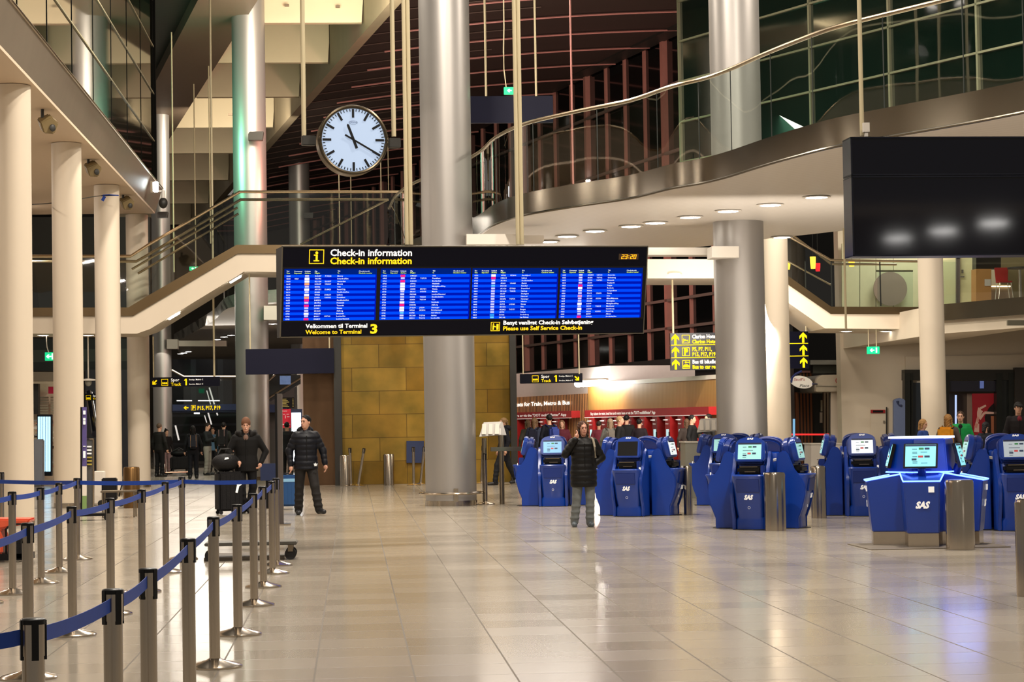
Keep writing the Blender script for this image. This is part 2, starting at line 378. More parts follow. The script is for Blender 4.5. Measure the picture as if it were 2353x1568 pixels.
struct(mb.build('trim_3', M_dark, smooth=False))
mb = MB(); mb.hexa([wallpt(69, 0, .1), wallpt(138, 0, .1), wallpt(138, 3.5, .1), wallpt(69, 3.5, .1)], [wallpt(69, 0, -.1), wallpt(138, 0, -.1), wallpt(138, 3.5, -.1), wallpt(69, 3.5, -.1)])
struct(mb.build('wall_right', mat('dark_wall', S(58, 52, 50), .6), smooth=False))
struct(MB().box((0, 138, 8), (80, .3, 16)).build('wall_back', mat('far_dark_wall', S(30, 28, 27), .7), smooth=False))

# roof
XB = lambda Y: 1.36-.15*(Y-64.5)          # edge beam of the roof light
XL = lambda Y: -3.9-.164*(Y-72.3)
XR = lambda Y: .53-.15*(Y-67.7)
RZ = lambda X: 15.35-.9*((min(max(X, -6), 13)-13)/13)**2
A = []; Bv = []
n = 18; ys = list(range(40, 141, 4)); vs = []; fs = []
for Y in ys:
    for j in range(n+1):
        X = XB(Y)+(WX(Y)+1-XB(Y))*j/n; vs.append((X, Y, RZ(X)+.06))
for i in range(len(ys)-1):
    for j in range(n): a = i*(n+1)+j; fs.append((a, a+1, a+n+2, a+n+1))
struct(MB().add(vs, fs).build('ceiling', M_roof))
mb = MB(); Y = 62.6
while Y < 136:
    r = .035; mb.tube([(x, Y, RZ(x)-.02) for x in [XB(Y)+(WX(Y)-XB(Y))*j/14 for j in range(2, 15)]], r, 6); Y += 3.55
struct(mb.build('trim_4', M_rib))
mb = MB(); Y = 60
while Y < 120:
    mb.tube([(x, Y, RZ(x)+.03) for x in [XB(Y)+(XB(Y)+6-XB(Y))*j/6 for j in range(7)]], .025, 4); Y += 1.9
struct(mb.build('trim_5', mat('board_seams', S(74, 58, 50), .6)))
# edge beam
pts = lambda z, f, off: [V((f(Y)+off, Y, z)) for Y in (50, 137)]
mb = MB(); mb.hexa([V((XR(50)+.02, 50, 13.7)), V((XB(50), 50, 13.7)), V((XB(50), 50, 15.4)), V((XR(50)+.02, 50, 15.4))],
                   [V((XR(137)+.02, 137, 13.7)), V((XB(137), 137, 13.7)), V((XB(137), 137, 15.4)), V((XR(137)+.02, 137, 15.4))])
struct(mb.build('trim_6', M_beam, smooth=False))
# fins of the roof light: one per bay
fy = [-160, -50, 51, 143, 222, 292, 351, 413, 466, 514, 560]
for i, y in enumerate(fy):
    D = 12.4*FPX/(979-y); xl, xr = XL(D), XR(D)
    m_ = MB().poly([(xl, D, 14.0), (xr-.05, D, 14.0), (xr-.0, D, 14.7), (xr, D, 17.4), (xl, D, 17.4)], (0, .3, 0))
    o = m_.build('roof_fin', M_fin, smooth=False)
    struct(o)
for i, y in enumerate(fy[2:9]):
    D = 12.4*FPX/(979-y); xr = XR(D)
    mb = MB().box((xr-.35, D+1.6, 15.2), (.16, 1.5, .1), .15)
    o = mb.build('hall_light', M_lampw, smooth=False)
    tag(o, ['lit roof lamp in the topmost roof bay', 'lit roof lamp in the bay above the clock pole', 'lit roof lamp beside the edge beam, third bay down', 'lit roof lamp behind the metal column, fourth bay down',
            'lit roof lamp far back in the fifth roof bay', 'small lit roof lamp just above the left stair rails', 'smallest lit roof lamp low behind the stair glass'][i], 'lamp', 'lamps in the roof bays')
struct(MB().poly([(XL(50)-1, 50, 17.4), (XR(50), 50, 17.4), (XR(138), 138, 17.4), (XL(138)-1, 138, 17.4)], (0, 0, .1)).build('trim_7', M_fin, smooth=False))
# roof edge wedge and grating to its left
XW = lambda Y: -4.3-.168*(Y-64.2)
struct(MB().poly([(XW(50), 50, 14.0), (XL(50), 50, 14.0), (XL(103), 103, 14.0), (XL(103)-.1, 103, 14), (XW(100)+.0, 100, 14.0)], (0, 0, .6)).build('trim_8', M_wedge, smooth=False))
struct(MB().poly([(-30, 40, 14.4), (XW(40), 40, 14.4), (XW(137), 137, 14.4), (-30, 137, 14.4)], (0, 0, .1)).build('trim_9', M_roofd, smooth=False))
struct(MB().box((-14, 137.6, 7), (34, .2, 15)).build('wall_left_far', mat('far_left_wall', S(60, 52, 42), .7), smooth=False))

# ---------------------------------------------------------- left building: cream soffit, fascia, glass wall
XF = -5.33; YE = 61.2
struct(MB().poly([(XF-.02, 20, 7.51), (XF-.02, YE, 7.51), (-22, YE, 7.51), (-22, 20, 7.51)], (0, 0, .3)).build('ceiling_left', mat('cream_soffit', S(206, 184, 158), .6, noise=.03), smooth=False))
struct(MB().poly([(XF-.03, 20, 7.53), (XF+.17, 20, 8.2), (XF-.2, 20, 8.2), (XF-.4, 20, 7.53)], (0, YE+.25-20, 0)).build('trim_10', M_fascial, smooth=False))
struct(MB().tube([(XF+.18, 20, 8.22), (XF+.18, YE+.27, 8.22)], .03, 8).build('trim_11', M_railm))
struct(MB().poly([(XF-.02, 20, 8.2), (XF-.02, YE+.1, 8.2), (XF-.02, YE+.1, 22), (XF-.02, 20, 22)], (-.1, 0, 0)).build('window_2', M_offg, smooth=False))
struct(MB().poly([(XF-.06, YE+.1, 8.2), (XF-8, YE+.1, 8.2), (XF-8, YE+.1, 14), (XF-.06, YE+.1, 14)], (0, .1, 0)).build('wall_left', M_cream, smooth=False))
mb = MB()
for i in range(12):
    z = 8.2+1.31*i; mb.box((XF-.01, (20+YE)/2, z), (.03, YE-20, .035))
struct(mb.build('trim_12', M_offf, smooth=False))
mb = MB()
for i in range(13):
    Y = YE-.15-3.55*i; mb.box((XF-.02, Y, 14), (.02, .035, 12))
mb.box((XF, YE+.05, 14), (.1, .1, 12))
struct(mb.build('trim_13', mat('dark_glazing_joint', S(14, 13, 10), .9, spec=.1), smooth=False))

# ---------------------------------------------------------- upper right glazed office wall
OX = lambda Y: 11.7-.455*(Y-55); od = V((-.455, 1, 0)).normalized(); on_ = V((-1, -.455, 0)).normalized()
def op(Y, z, off=0): return V((OX(Y), Y, z))+on_*off
def obar(mb, Ya, Yb, za, zb, o0, o1): mb.hexa([op(Ya, za, o0), op(Yb, za, o0), op(Yb, zb, o0), op(Ya, zb, o0)], [op(Ya, za, o1), op(Yb, za, o1), op(Yb, zb, o1), op(Ya, zb, o1)])
mb = MB(); obar(mb, 38, 60.5, 7.4, 16, -.02, -.3); struct(mb.build('window_3', M_nightg, smooth=False))
mb = MB()
z0 = at(1893, 211, 55).z
for k in range(-2, 7): obar(mb, 38, 60.5, z0+1.12*k-.025, z0+1.12*k+.025, -.02, .05)
for Y in (60.5, 57.8, 55, 52.1, 49.2, 46.3, 43.4, 40.5): obar(mb, Y-.03, Y+.03, 7.4, 16, -.02, .05)
struct(mb.build('trim_14', M_offf, smooth=False))

# ---------------------------------------------------------- right cream wall and upper room behind the bridge
def pxbox(mb, x0, y0, x1, y1, D, dep, mi=0):
    a, b, c, d = at(x0, y1, D), at(x1, y1, D), at(x1, y0, D), at(x0, y0, D); q = V((0, dep, 0))
    mb.hexa([a, b, c, d], [p+q for p in (a, b, c, d)], mi); return mb
xa = at(1933, 900, 67).x
struct(MB().box((xa+1.25, 67.3, 3.9), (2.5, .6, 7.8)).build('wall_right_shop', M_cream, smooth=False))
mb = MB().box((xa+7.5, 67.3, 5.6), (10, .6, 4.4)); struct(mb.build('wall_right_upper', M_cream, smooth=False))
xe = at(2080, 900, 67).x; struct(MB().box((xe+4.8, 67.2, 2.95), (9.6, .7, .95)).build('trim_15', M_cream, smooth=False))
struct(MB().box((19.5, 74.6, 1.3), (11, .2, 2.6)).build('wall_shop_back', mat('shop_back', S(70, 62, 52), .6), smooth=False))

# ================================================================== COLUMNS
def column(px, D, r, ztop, m, label, ring=False, group='big round metal columns', n=48):
    p = at(px, 960, D); t = thing('column', label, 'column', (p.x, D, 0), group=group)
    MB().lathe([(r, 0), (r, ztop)], n=n).build('shaft', m, t)
    MB().lathe([(r+.012, 0), (r+.012, .1)], n=n).build('base_ring', M_steel, t)
    if ring:
        g = MB(); g.tube([(1.22*r*math.cos(a), 1.22*r*math.sin(a), .24) for a in [2*PI*i/40 for i in range(40)]], .025, 8, closed=True)
        for i in range(4): a = PI/2*i+.9; g.cyl((r*math.cos(a)*.98, r*math.sin(a)*.98, .24), (1.22*r*math.cos(a), 1.22*r*math.sin(a), .24), .015, n=8)
        g.box((0.07, -r-.02, .21), (.09, .02, .26))
        g.build('bumper_rail', M_steel, t)
    return t
column(1034, 43.3, .5, 15.2, M_alu, 'big round metal column standing in the middle behind the check-in board', True)
column(1705, 43.3, .5, 15.0, M_alu, 'big round metal column behind the blue kiosks, crossing the hotel and parking sign')
mc3 = column(581, 67, .5, 17.3, M_alu, 'big round metal column with green and pink sheen left of the clock')
column(374, 88, .37, 14.0, M_alu, 'slim metal column behind the left stair and the Track 1 sign', n=32)
column(694, 106, .5, 14.6, M_alu, 'distant metal column seen just left of the clock', n=32)
for i, (px, D) in enumerate(((35, 38.2), (158, 46), (250, 54), (319, 61.5))):
    column(px, D, .305, 7.5, M_cream, ['cream round column at the left edge of the photo', 'cream round column beside the tall purple totem', 'cream round column third from the left, beside the dark gap',
           'cream round column under the left stair, beside the Track 1 sign'][i], group='cream round columns under the left soffit')
column(2146, 52, .3, 7.9, M_cream, 'cream round column under the right balcony, in front of the black shopfront', group='cream columns on the right')
p = at(1790, 960, 56); t = thing('column', 'cream pier right of the big metal column, under the hotel sign', 'column', (p.x, 56, 0), group='cream columns on the right')
MB().lathe([(.31, 0), (.31, 7)], n=32).build('shaft', M_cream, t)
column(692, 86, .14, 4.0, M_white, 'thin white column beside the brown polished wall', n=24, group='thin posts')

# bracket boxes and beams on the columns
def bracket(x0, y0, x1, y1, D, xb, label, sgn=1):
    mb = pxbox(MB(), x0, y0, x1, y1, D, .6); t = thing('column_bracket', label, 'bracket', (0, 0, 0), group='white brackets clamped on the metal columns')
    mb.build('box', M_white, t, smooth=False)
    pxbox(MB(), min(x1, xb), y0+3, max(x0, xb), y1-6, D+.7, .5).build('arm', M_white, t, smooth=False)
bracket(1636, 566, 1698, 592, 42.6, 1490, 'white bracket on the metal column behind the kiosks')
bracket(1072, 538, 1192, 562, 42.6, 1250, 'white bracket on the middle metal column above the check-in board')
bracket(606, 703, 642, 735, 66.3, 700, 'white bracket on the green-pink metal column, left of the board')
bracket(383, 780, 408, 802, 87.4, 520, 'small white bracket on the slim metal column at left')

# ================================================================== BALCONY (right, curved)
zb, zt, zr = 5.5, 5.9, 7.22
bpx = [(1088, 540), (1140, 516), (1206, 494), (1321, 474), (1450, 455), (1546, 432), (1620, 419), (1680, 404), (1757, 380), (1834, 358), (1930, 334), (2102, 303), (2240, 279), (2353, 257), (2480, 232)]
E_ = [onz(x, y, zb) for x, y in bpx]
E_[0] = V((2.56, 46.5, zb)); E_.insert(0, V((1.3, 52.5, zb))); E_.insert(0, V((1.0, 57.4, zb)))
def cr_(P, m=5):
    out = []
    for i in range(len(P)-1):
        a, b, c, d = P[max(i-1, 0)], P[i], P[i+1], P[min(i+2, len(P)-1)]
        for k in range(m):
            t = k/m; out.append(.5*((2*b)+(c-a)*t+(2*a-5*b+4*c-d)*t*t+(3*b-a-3*c+d)*t**3))
    return out+[P[-1]]
E_ = cr_(E_); nE = len(E_)
up = lambda P, z: [V((p.x, p.y, z)) for p in P]
def inward(P, d):
    out = []
    for i, p in enumerate(P):
        t = (P[min(i+1, len(P)-1)]-P[max(i-1, 0)]); t.z = 0; t.normalize(); out.append(p+V((-t.y, t.x, 0))*-d if False else p+V((t.y, -t.x, 0))*-d)
    return out
bal = thing('balcony', 'curved upper balcony with steel fascia, glass railing and a row of lit downlights', 'balcony')
back = [onz(x, y, zb) for x, y in ((1100, 566), (1130, 572), (1206, 588), (1321, 592), (1450, 582), (1560, 572), (1680, 560), (1761, 549), (1850, 540), (1930, 531), (2060, 518), (2240, 500), (2480, 480))]
bk = cr_([V((1.6, 60.5, zb)), V((2.3, 55, zb))]+back[1:])
# resample the back line to the front line's count
def resample(P, n):
    L_ = [0]
    for i in range(1, len(P)): L_.append(L_[-1]+(P[i]-P[i-1]).length)
    out = []
    for k in range(n):
        s = L_[-1]*k/(n-1); j = max(i for i in range(len(L_)) if L_[i] <= s+1e-6); j = min(j, len(P)-2)
        out.append(P[j].lerp(P[j+1], (s-L_[j])/max(1e-6, L_[j+1]-L_[j])))
    return out
bk = resample(bk, nE)
MB().slab(E_, bk, (0, 0, .38)).build('slab', M_soffit, bal)
fo = inward(E_, -.03); MB().strip(up(fo, zb-.02), up(fo, zt)).build('fascia', M_fascia, bal, fixn=False)
lip = inward(E_, -.05); MB().tube([V((p.x, p.y, zb-.015)) for p in lip], .022, 8).build('edge_lip', M_fascia, bal)
gl_ = inward(E_, .02)
bal_g = MB().strip(up(gl_, zt), up(gl_, zr-.02)).build('railing_glass', M_glassr, bal, fixn=False)
MB().tube(up(gl_, zr), .035, 10).build('handrail', M_railm, bal)
j = MB()
for i in range(3, nE, 6): p = gl_[i]; j.box((p.x, p.y, (zt+zr)/2), (.012, .02, zr-zt))
j.build('glass_joint', mat('joint_dark', S(40, 44, 40), .4), bal, smooth=False)

dl = [(1260, 555), (1303, 543), (1367, 531), (1450, 520), (1506, 512), (1586, 499), (1673, 485), (1770, 471), (1876, 453)]
nth = ['first', 'second', 'third', 'fourth', 'fifth', 'sixth', 'seventh', 'eighth', 'ninth', 'tenth', 'eleventh', 'twelfth']
def downlight(p, r, label, group, em=None, parent=None):
    t = thing('downlight', label, 'lamp', p, group=group)
    MB().lathe([(r, -.012), (r*.2, -.03)], n=24).build('lens', em or M_lamp, t)
    MB().lathe([(r*1.22, 0), (r*1.2, -.014), (r*.98, -.014)], n=24).build('rim', M_white, t)
    return t
for i, (x, y) in enumerate(dl):
    downlight(onz(x, y, zb-.012), .21, f'bright round downlight, {nth[i]} from the left in the curved balcony ceiling', 'downlights in the balcony ceiling')
downlight(onz(1797, 545, zb-.012), .2, 'round downlight at the back edge of the balcony ceiling, right of the metal column', 'downlights in the balcony ceiling')

# second balcony further back on the left
P1 = [onz(x, y, 5.5) for x, y in ((400, 788), (430, 772), (490, 738), (545, 703))]+[V((-.5, 68.5, 5.5))]
P2 = [V((-9.3, 122, 5.5)), V((-8, 124, 5.5)), V((-6, 122, 5.5)), V((-3.5, 118, 5.5)), V((.5, 100, 5.5))]
P1, P2 = resample(cr_(P1), 24), resample(cr_(P2), 24)
t = thing('balcony', 'second balcony far behind the left stair with a row of small downlights', 'balcony')
MB().slab(P1, P2, (0, 0, .4)).build('slab', M_soffit, t)
MB().strip(up(P1, 5.5), up(P1, 5.9)).build('fascia', M_fascia, t, fixn=False)
MB().strip(up(P1, 5.9), up(P1, 7.2)).build('railing_glass', M_glassr, t, fixn=False)
for i, (x, y) in enumerate(((468, 790), (477, 787), (490, 783), (499, 780), (515, 774), (531, 770), (415, 813), (423, 811), (433, 808), (627, 744))):
    downlight(onz(x, y, 5.48), .17, [f'small distant downlight behind the left stair, {nth[min(i, 5)]} from the left in its row', f'tiny distant downlight in the lower left group of three, {nth[max(0, i-6)]} of them', 'distant downlight between the metal column and the check-in board'][0 if i < 6 else 1 if i < 9 else 2], 'small downlights of the far balcony')

# ================================================================== STAIR BRIDGES
def bridge(label, top, fas, bot, D, dep, rails, fmat):
    t = thing('stair_bridge', label, 'stairs')
    T_ = [at(x, y, D) for x, y in top]; Fa = [at(x, y, D) for x, y in fas]; Bo = [at(x, y, D) for x, y in bot]
    MB().poly([p+V((0, .03, 0)) for p in T_]+[p+V((0, .03, 0)) for p in reversed(Bo)], (0, dep, 0)).build('body', M_cream, t, smooth=False)
    MB().poly([p+V((0, -.03, 0)) for p in T_]+[p+V((0, -.03, 0)) for p in reversed(Fa)], (0, .05, 0)).build('fascia', fmat, t, smooth=False)
    for k, (pts_, dd, r, nm) in enumerate(rails):
        MB().tube([at(x, y, D+dd) for x, y in pts_], r, 8).build(nm, M_railm, t)
    return t, T_
LT = [(-30, 708), (295, 707), (344, 677.5), (544, 563), (888, 563)]
LF = [(-30, 728), (306, 726), (350, 700), (546, 583), (888, 583)]
LBt = [(-30, 767), (314, 767), (345, 756), (561, 624), (888, 630)]
t, T_ = bridge('cream stair bridge with glass railing rising behind the left columns', LT, LF, LBt, 58, 2.2,
    [([(-30, 589), (300, 589), (344, 561), (551, 441), (925, 441)], 0, .04, 'handrail'), ([(-30, 601), (313, 601), (340, 586), (553, 459), (893, 459)], 2.2, .04, 'handrail'),
     ([(303, 619), (546, 477)], .15, .03, 'inner_rail'), ([(317, 629), (548, 491)], 2.0, .03, 'inner_rail'), ([(690, 562), (893, 459)], 2.2, .03, 'inner_rail')], M_brassf)
R_ = [(-30, 590), (300, 590), (344, 562), (551, 442), (920, 442)]
MB().strip([at(x, y, 58) for x, y in LT], [at(x, y, 58) for x, y in R_]).build('railing_glass', M_glassr, t, fixn=False)
for i, (x, y) in enumerate(((99, 768), (203, 768))):
    downlight(at(x, y+2, 59), .16, ['flat round lamp under the left landing, nearest the left edge', 'flat round lamp under the left landing, between two cream columns'][i], 'lamps under the stair bridges', M_lampw)
for i, (x, y) in enumerate(((400, 719), (541, 635))):
    p = at(x, y+7, 58.25); t2 = thing('stair_lamp', ['oblong lamp lit under the lower end of the left stair', 'oblong lamp lit under the upper end of the left stair'][i], 'lamp', p, group='lamps under the stair bridges')
    MB().box((0, 0, 0), (.34, .2, .05), M=Matrix.Rotation(-.53, 3, 'Y')).build('lens', M_lamp, t2, bevel=.01)
    MB().box((0, 0, .03), (.40, .26, .03), M=Matrix.Rotation(-.53, 3, 'Y')).build('rim', M_white, t2)
RT = [(1700, 560), (1761, 599), (1909, 705), (2200, 706)]; RF = [(1700, 580), (1762, 621), (1909, 722), (2200, 723)]; RB = [(1700, 620), (1763, 662), (1896, 755), (2200, 757)]
t, _ = bridge('cream stair bridge on the right descending to a landing with bronze fascia', RT, RF, RB, 60, 3,
    [([(1735, 500), (1909, 598), (2110, 601)], 0, .035, 'handrail'), ([(1740, 555), (1790, 590), (1909, 655)], .1, .025, 'inner_rail'), ([(1820, 540), (1909, 607), (2060, 608)], 2.9, .035, 'handrail')], M_brassf)
MB().strip([at(x, y, 60) for x, y in RT], [at(x, y, 60) for x, y in [(1700, 480), (1735, 500), (1909, 598), (2200, 602)]]).build('railing_glass', M_glassc, t, fixn=False)
pm = MB()
for x in (1852, 1912, 2024): a = at(x, 704, 60.05); pm.box((a.x, a.y, a.z+.62), (.03, .03, 1.24))
pm.build('railing_post', M_dark, t)
for i, (x, y) in enumerate(((1550, 627), (1945, 760), (2036, 760))):
    downlight(at(x, y+1, 61), .17, ['flat round lamp under the slab left of the metal column, above the hotel sign', 'flat round lamp under the right landing, beside a hanging pole', 'flat round lamp under the right landing, nearest the cream column'][i], 'lamps under the stair bridges', M_lampw)
p = at(1797, 716, 60.9); t2 = thing('stair_lamp', 'oblong lamp lit under the right stair, beside the metal column', 'lamp', p, group='lamps under the stair bridges')
MB().box((0, 0, 0), (.34, .2, .05), M=Matrix.Rotation(.62, 3, 'Y')).build('lens', M_lamp, t2, bevel=.01); MB().box((0, 0, .03), (.4, .26, .03), M=Matrix.Rotation(.62, 3, 'Y')).build('rim', M_white, t2)
# slab over the ticket area, left of the right metal column
struct(pxbox(MB(), 1488, 596, 1766, 640, 61, 3).build('ceiling_slab', M_cream, smooth=False))
struct(MB().box((17, 64.2, 8.5), (14, 5.6, .2)).build('ceiling_upper', M_cream, smooth=False))
# balcony front right of the cream column
struct(MB().box((21.2, 63.7, 4.3), (12, 7.2, .2)).build('floor_upper', M_cream, smooth=False))
t = thing('balcony', 'right balcony front of dull steel over a cream band, above the black shopfront', 'balcony')
q = lambda x, y, D: at(x, y, D)
MB().hexa([q(2150, 738, 56), q(2420, 718, 53), q(2420, 676, 53), q(2150, 701, 56)], [q(2150, 738, 56)+V((0, .1, 0)), q(2420, 718, 53)+V((0, .1, 0)), q(2420, 676, 53)+V((0, .1, 0)), q(2150, 701, 56)+V((0, .1, 0))]).build('fascia', M_fascia, t, smooth=False)
MB().hexa([q(2150, 768, 56.2), q(2420, 748, 53.2), q(2420, 676, 53.2), q(2150, 701, 56.2)], [q(2150, 768, 56.2)+V((0, 11, 0)), q(2420, 748, 53.2)+V((0, 11, 0)), q(2420, 676, 53.2)+V((0, 11, 0)), q(2150, 701, 56.2)+V((0, 11, 0))]).build('body', M_cream, t, smooth=False)
pxbox(MB(), 2316, 736, 2380, 748, 53.4, .1).build('air_vent', mat('vent_grey', S(104, 100, 84), .6), t)
MB().strip([q(2150, 701, 56.05), q(2420, 676, 53.05)], [q(2150, 600, 56.05), q(2420, 575, 53.05)]).build('railing_glass', M_glassc, t, fixn=False)

# ================================================================== WALLS AND BLOCKS IN THE MIDDLE
xl, xr = at(786, 960, 59.3).x, at(1174, 960, 59.3).x
o = MB().box(((xl+xr)/2, 59.3+2.5, 2.5), (xr-xl, 5, 5)).build('lift_tower', M_gold, smooth=False)
tag(o, 'tower block clad in patchy brass sheets behind the middle column', 'wall block')
xl2 = at(697, 960, 59.6).x
o = MB().box(((xl2+xl)/2, 59.6+2.4, 2.2), (xl-xl2, 4.6, 4.4)).build('polished_wall', M_bronze, smooth=False)
tag(o, 'brown polished wavy metal wall beside the brass tower', 'wall block')
for i, x in enumerate((777, 1180)):
    a = at(x, 960, 59.1); o = MB().box((a.x, 59.1, 2.5), (.2 if i == 0 else .17, .3, 5)).build('corner_post', M_dark, smooth=False)
    tag(o, ['dark corner post between the brown wall and the brass tower', 'dark corner post at the right edge of the brass tower'][i], 'post', 'dark corner posts of the brass tower')
o = pxbox(MB(), 934, 1014, 974, 1064, 59.2, .1).build('notice_board', M_navy, smooth=False); tag(o, 'square dark blue panel on the brass tower left of the middle column', 'panel')

# ticket wall along X = 9.0 - .24 (Y-66)
TX = lambda Y: 9.0-.24*(Y-66)
def tp(Y, z, off=0): return V((TX(Y), Y, z))+wn_*off
def tbar(mb, Ya, Yb, za, zb_, o0, o1, mi=0): mb.hexa([tp(Ya, za, o0), tp(Yb, za, o0), tp(Yb, zb_, o0), tp(Ya, zb_, o0)], [tp(Ya, za, o1), tp(Yb, za, o1), tp(Yb, zb_, o1), tp(Ya, zb_, o1)], mi)
def tY(px): return 24.84/(.24+(px-813)/FPX)     # the Y where the ticket wall is seen at a pixel column
t = thing('ticket_wall', 'oak clad ticket wall with slats and a cream top edge', 'wall unit')
mb = MB(); tbar(mb, tY(1660), tY(1356), 0, 2.72, 0, -.4); mb.build('oak_panel', M_wood, t, smooth=False)
mb = MB(); tbar(mb, tY(1356), tY(1150), 0, 2.5, 0, -.4); mb.build('slatted_panel', M_slat, t, smooth=False)
mb = MB(); tbar(mb, tY(1660), tY(1356), 2.72, 2.84, .03, -.5); mb.build('top_edge', M_white, t, smooth=False)
o = MB(); tbar(o, tY(1402), tY(1150), 2.5, 3.35, -.1, -3); o = o.build('service_box', mat('pale_grey_box', S(196, 188, 184), .6), smooth=False); tag(o, 'pale grey box above the slatted ticket wall', 'box')
a, b = tp(tY(1437), 2.78, .5), tp(tY(1365), 2.80, .5)
t = thing('tube_lamp', 'bright white tube lamp over the oak ticket wall', 'lamp'); MB().cyl(a, b, .09, n=16).build('tube', mat('tube_light', (1, .95, .88, 1), .5, emit=55, noise=0), t); MB().cyl(a+V((0, 0, .11)), b+V((0, 0, .11)), .05, n=8).build('holder', M_white, t)
tf_u = -wd; tf = Frame(tp(tY(1500), 0), tf_u, (0, 0, -1), wn_, 1, 1, 0, 0)    # metres: x to the viewer's right, y down
def tx(px): return (tp(tY(px), 0)-tf.o).dot(tf.u)
mb = MB(); tf.text(mb, 'kets for Train, Metro & Bus', tx(1191), -2.17, .13, tx(1317)-tx(1191), off=.05, bold=.03)
o = mb.build('sign_letters', M_wlet, fixn=False); tag(o, 'glowing white letters about train, metro and bus on the oak slats', 'lettering')
for k, (xa_, xb_, txt) in enumerate(((1160, 1337, 'bus and metro here or via the "DOT mobilbilletter" App'), (1368, 1660, 'Buy tickets for train, local bus and metro here or via the "DOT mobilbilletter" App'))):
    t = thing('ticket_banner', ['red banner over the ticket machines under the slats', 'long red banner over the ticket machines under the oak panel'][k], 'banner', group='red ticket banners')
    mb = MB(); tbar(mb, tY(xb_), tY(xa_), 1.72, 1.95, .0, .3); mb.build('board', M_red, t, smooth=False)
    mb = MB(); tf.text(mb, txt, tx(xa_)+(.1 if k == 0 else .6), -1.79, .085, (tx(xb_)-tx(xa_))*(.93 if k == 0 else .55), off=.31, bold=.02)
    tf.rect(mb, tx(xa_), -1.725, tx(xb_), -1.71, .3, .31); mb.build('lettering', M_wl, t, fixn=False, smooth=False)
xs = [1172, 1206, 1240, 1272, 1304] + [1386, 1416, 1446, 1476, 1506, 1536, 1566, 1596, 1626]
for i, px in enumerate(xs):
    x0 = tx(px); wdt = .38 if px > 1350 else .44
    t = thing('ticket_machine', f'red ticket machine, {nth[i] if i < 5 else nth[i-5]} from the left under the {"slats" if i < 5 else "oak panel"}', 'ticket machine', group='red ticket machines')
    mb = MB(); tf.rect(mb, x0-wdt/2, -1.70, x0+wdt/2, 0, .02, .35); mb.build('body', M_red if i % 2 else M_redd, t, smooth=False)
    mb = MB(); tf.rect(mb, x0-.09, -1.33, x0+.09, -1.05, .35, .36); mb.build('screen', mat('ticket_screen', S(170, 205, 210), .4, emit=.9, noise=0), t, smooth=False)
    mb = MB(); mb.ell(tf.p(x0, -1.60, .35), (.14, .02, .02), 12, 6); tf.text(mb, 'Billetter', x0-.13, -1.47, .035, .24, off=.36); mb.build('top_lamp', M_wl, t, fixn=False)
    mb = MB(); tf.rect(mb, x0+.12, -1.25, x0+.16, -1.0, .35, .37); tf.rect(mb, x0-.12, -.8, x0+.12, -.7, .35, .36); mb.build('slot', M_black, t, smooth=False)
# ================================================================== SIGNS
def pole(x, ytop_z, ybot, D, r, label, m=None, group='hanging rods', both=None):
    """a hanging rod at pixel column x from height z down to the pixel row ybot"""
    p = at(x, ybot, D); o = MB().cyl((p.x, D, p.z), (p.x, D, ytop_z), r, n=10).build('hanging_rod', m or M_rodc); return tag(o, label, 'rod', group)
M_rodc = mat('cream_rod', S(200, 186, 150), .45, noise=.03)
# --- big check-in board
rz = math.radians(11.6); tl = math.radians(12)
bf = frame_flat(649, 565, 28, rz, tl)
bf.su = (at(1489, 565, 28.98)-at(649, 565, 28)).length/840; bf.u = (at(1489, 565, 28.98)-at(649, 565, 28)).normalized()
nn = bf.u.cross(bf.v); bf.n = (nn if nn.y < 0 else -nn).normalized()
bf.sv = 28/FPX/math.cos(tl)*.985
board = thing('check_in_board', 'large hanging check-in information board with four blue flight screens', 'information board')
def face(n, x0, y0, x1, y1, o0, o1, m, par, b=0):
    mb = MB(); bf.rect(mb, x0, y0, x1, y1, o0, o1); return mb.build(n, m, par, smooth=False)
# housing, seen from its left side too
bk_ = V((-bf.n.x, -bf.n.y, 0)).normalized(); mb = MB(); mb.hexa([bf.p(649, 566, -.004), bf.p(1488, 566, -.004), bf.p(1488, 776, -.004), bf.p(649, 776, -.004)], [bf.p(649, 566)+bk_*.48, bf.p(1488, 566)+bk_*.48, bf.p(1488, 776)+bk_*.25, bf.p(649, 776)+bk_*.25]); mb.build('housing', M_sign, board, smooth=False)
face('header_panel', 651, 568, 1487, 614, 0, .004, M_sign, board); face('footer_panel', 651, 741, 1484, 774, 0, .004, M_sign, board)
mb = MB(); bf.rect(mb, 648, 565, 1489, 567.5, -.01, .012); bf.rect(mb, 648, 775, 1487, 777.5, -.01, .012); bf.rect(mb, 647.5, 565, 650, 777.5, -.01, .012); bf.rect(mb, 1487, 565, 1489, 777.5, -.01, .012)
mb.build('frame', mat('board_frame', S(104, 98, 86), .4, .5), board, smooth=False)
mb = MB(); bf.rect(mb, 649, 614, 1486, 741, 0, .003); mb.build('screen_bezel', M_black, board, smooth=False)
mb = MB(); bf.text(mb, 'Check-in information', 755, 588, 14.6, 183, bold=.02); bf.text(mb, 'Velkommen til Terminal', 704, 755.5, 9.2, 138, bold=.022); bf.text(mb, 'Benyt venligst Check-in Selvbetjening', 1154, 752, 9.2, 212, bold=.03); mb.build('danish_lettering', M_wlet, board, fixn=False, smooth=False)
mb = MB(); bf.text(mb, 'Check-in information', 755, 607, 14.6, 183, bold=.028); bf.text(mb, 'Welcome to Terminal', 704, 769.5, 9.2, 125, bold=.022); bf.text(mb, 'Please use Self Service Check-in', 1154, 765.5, 9.2, 186, bold=.03); mb.build('english_lettering', M_ylet, board, fixn=False, smooth=False)
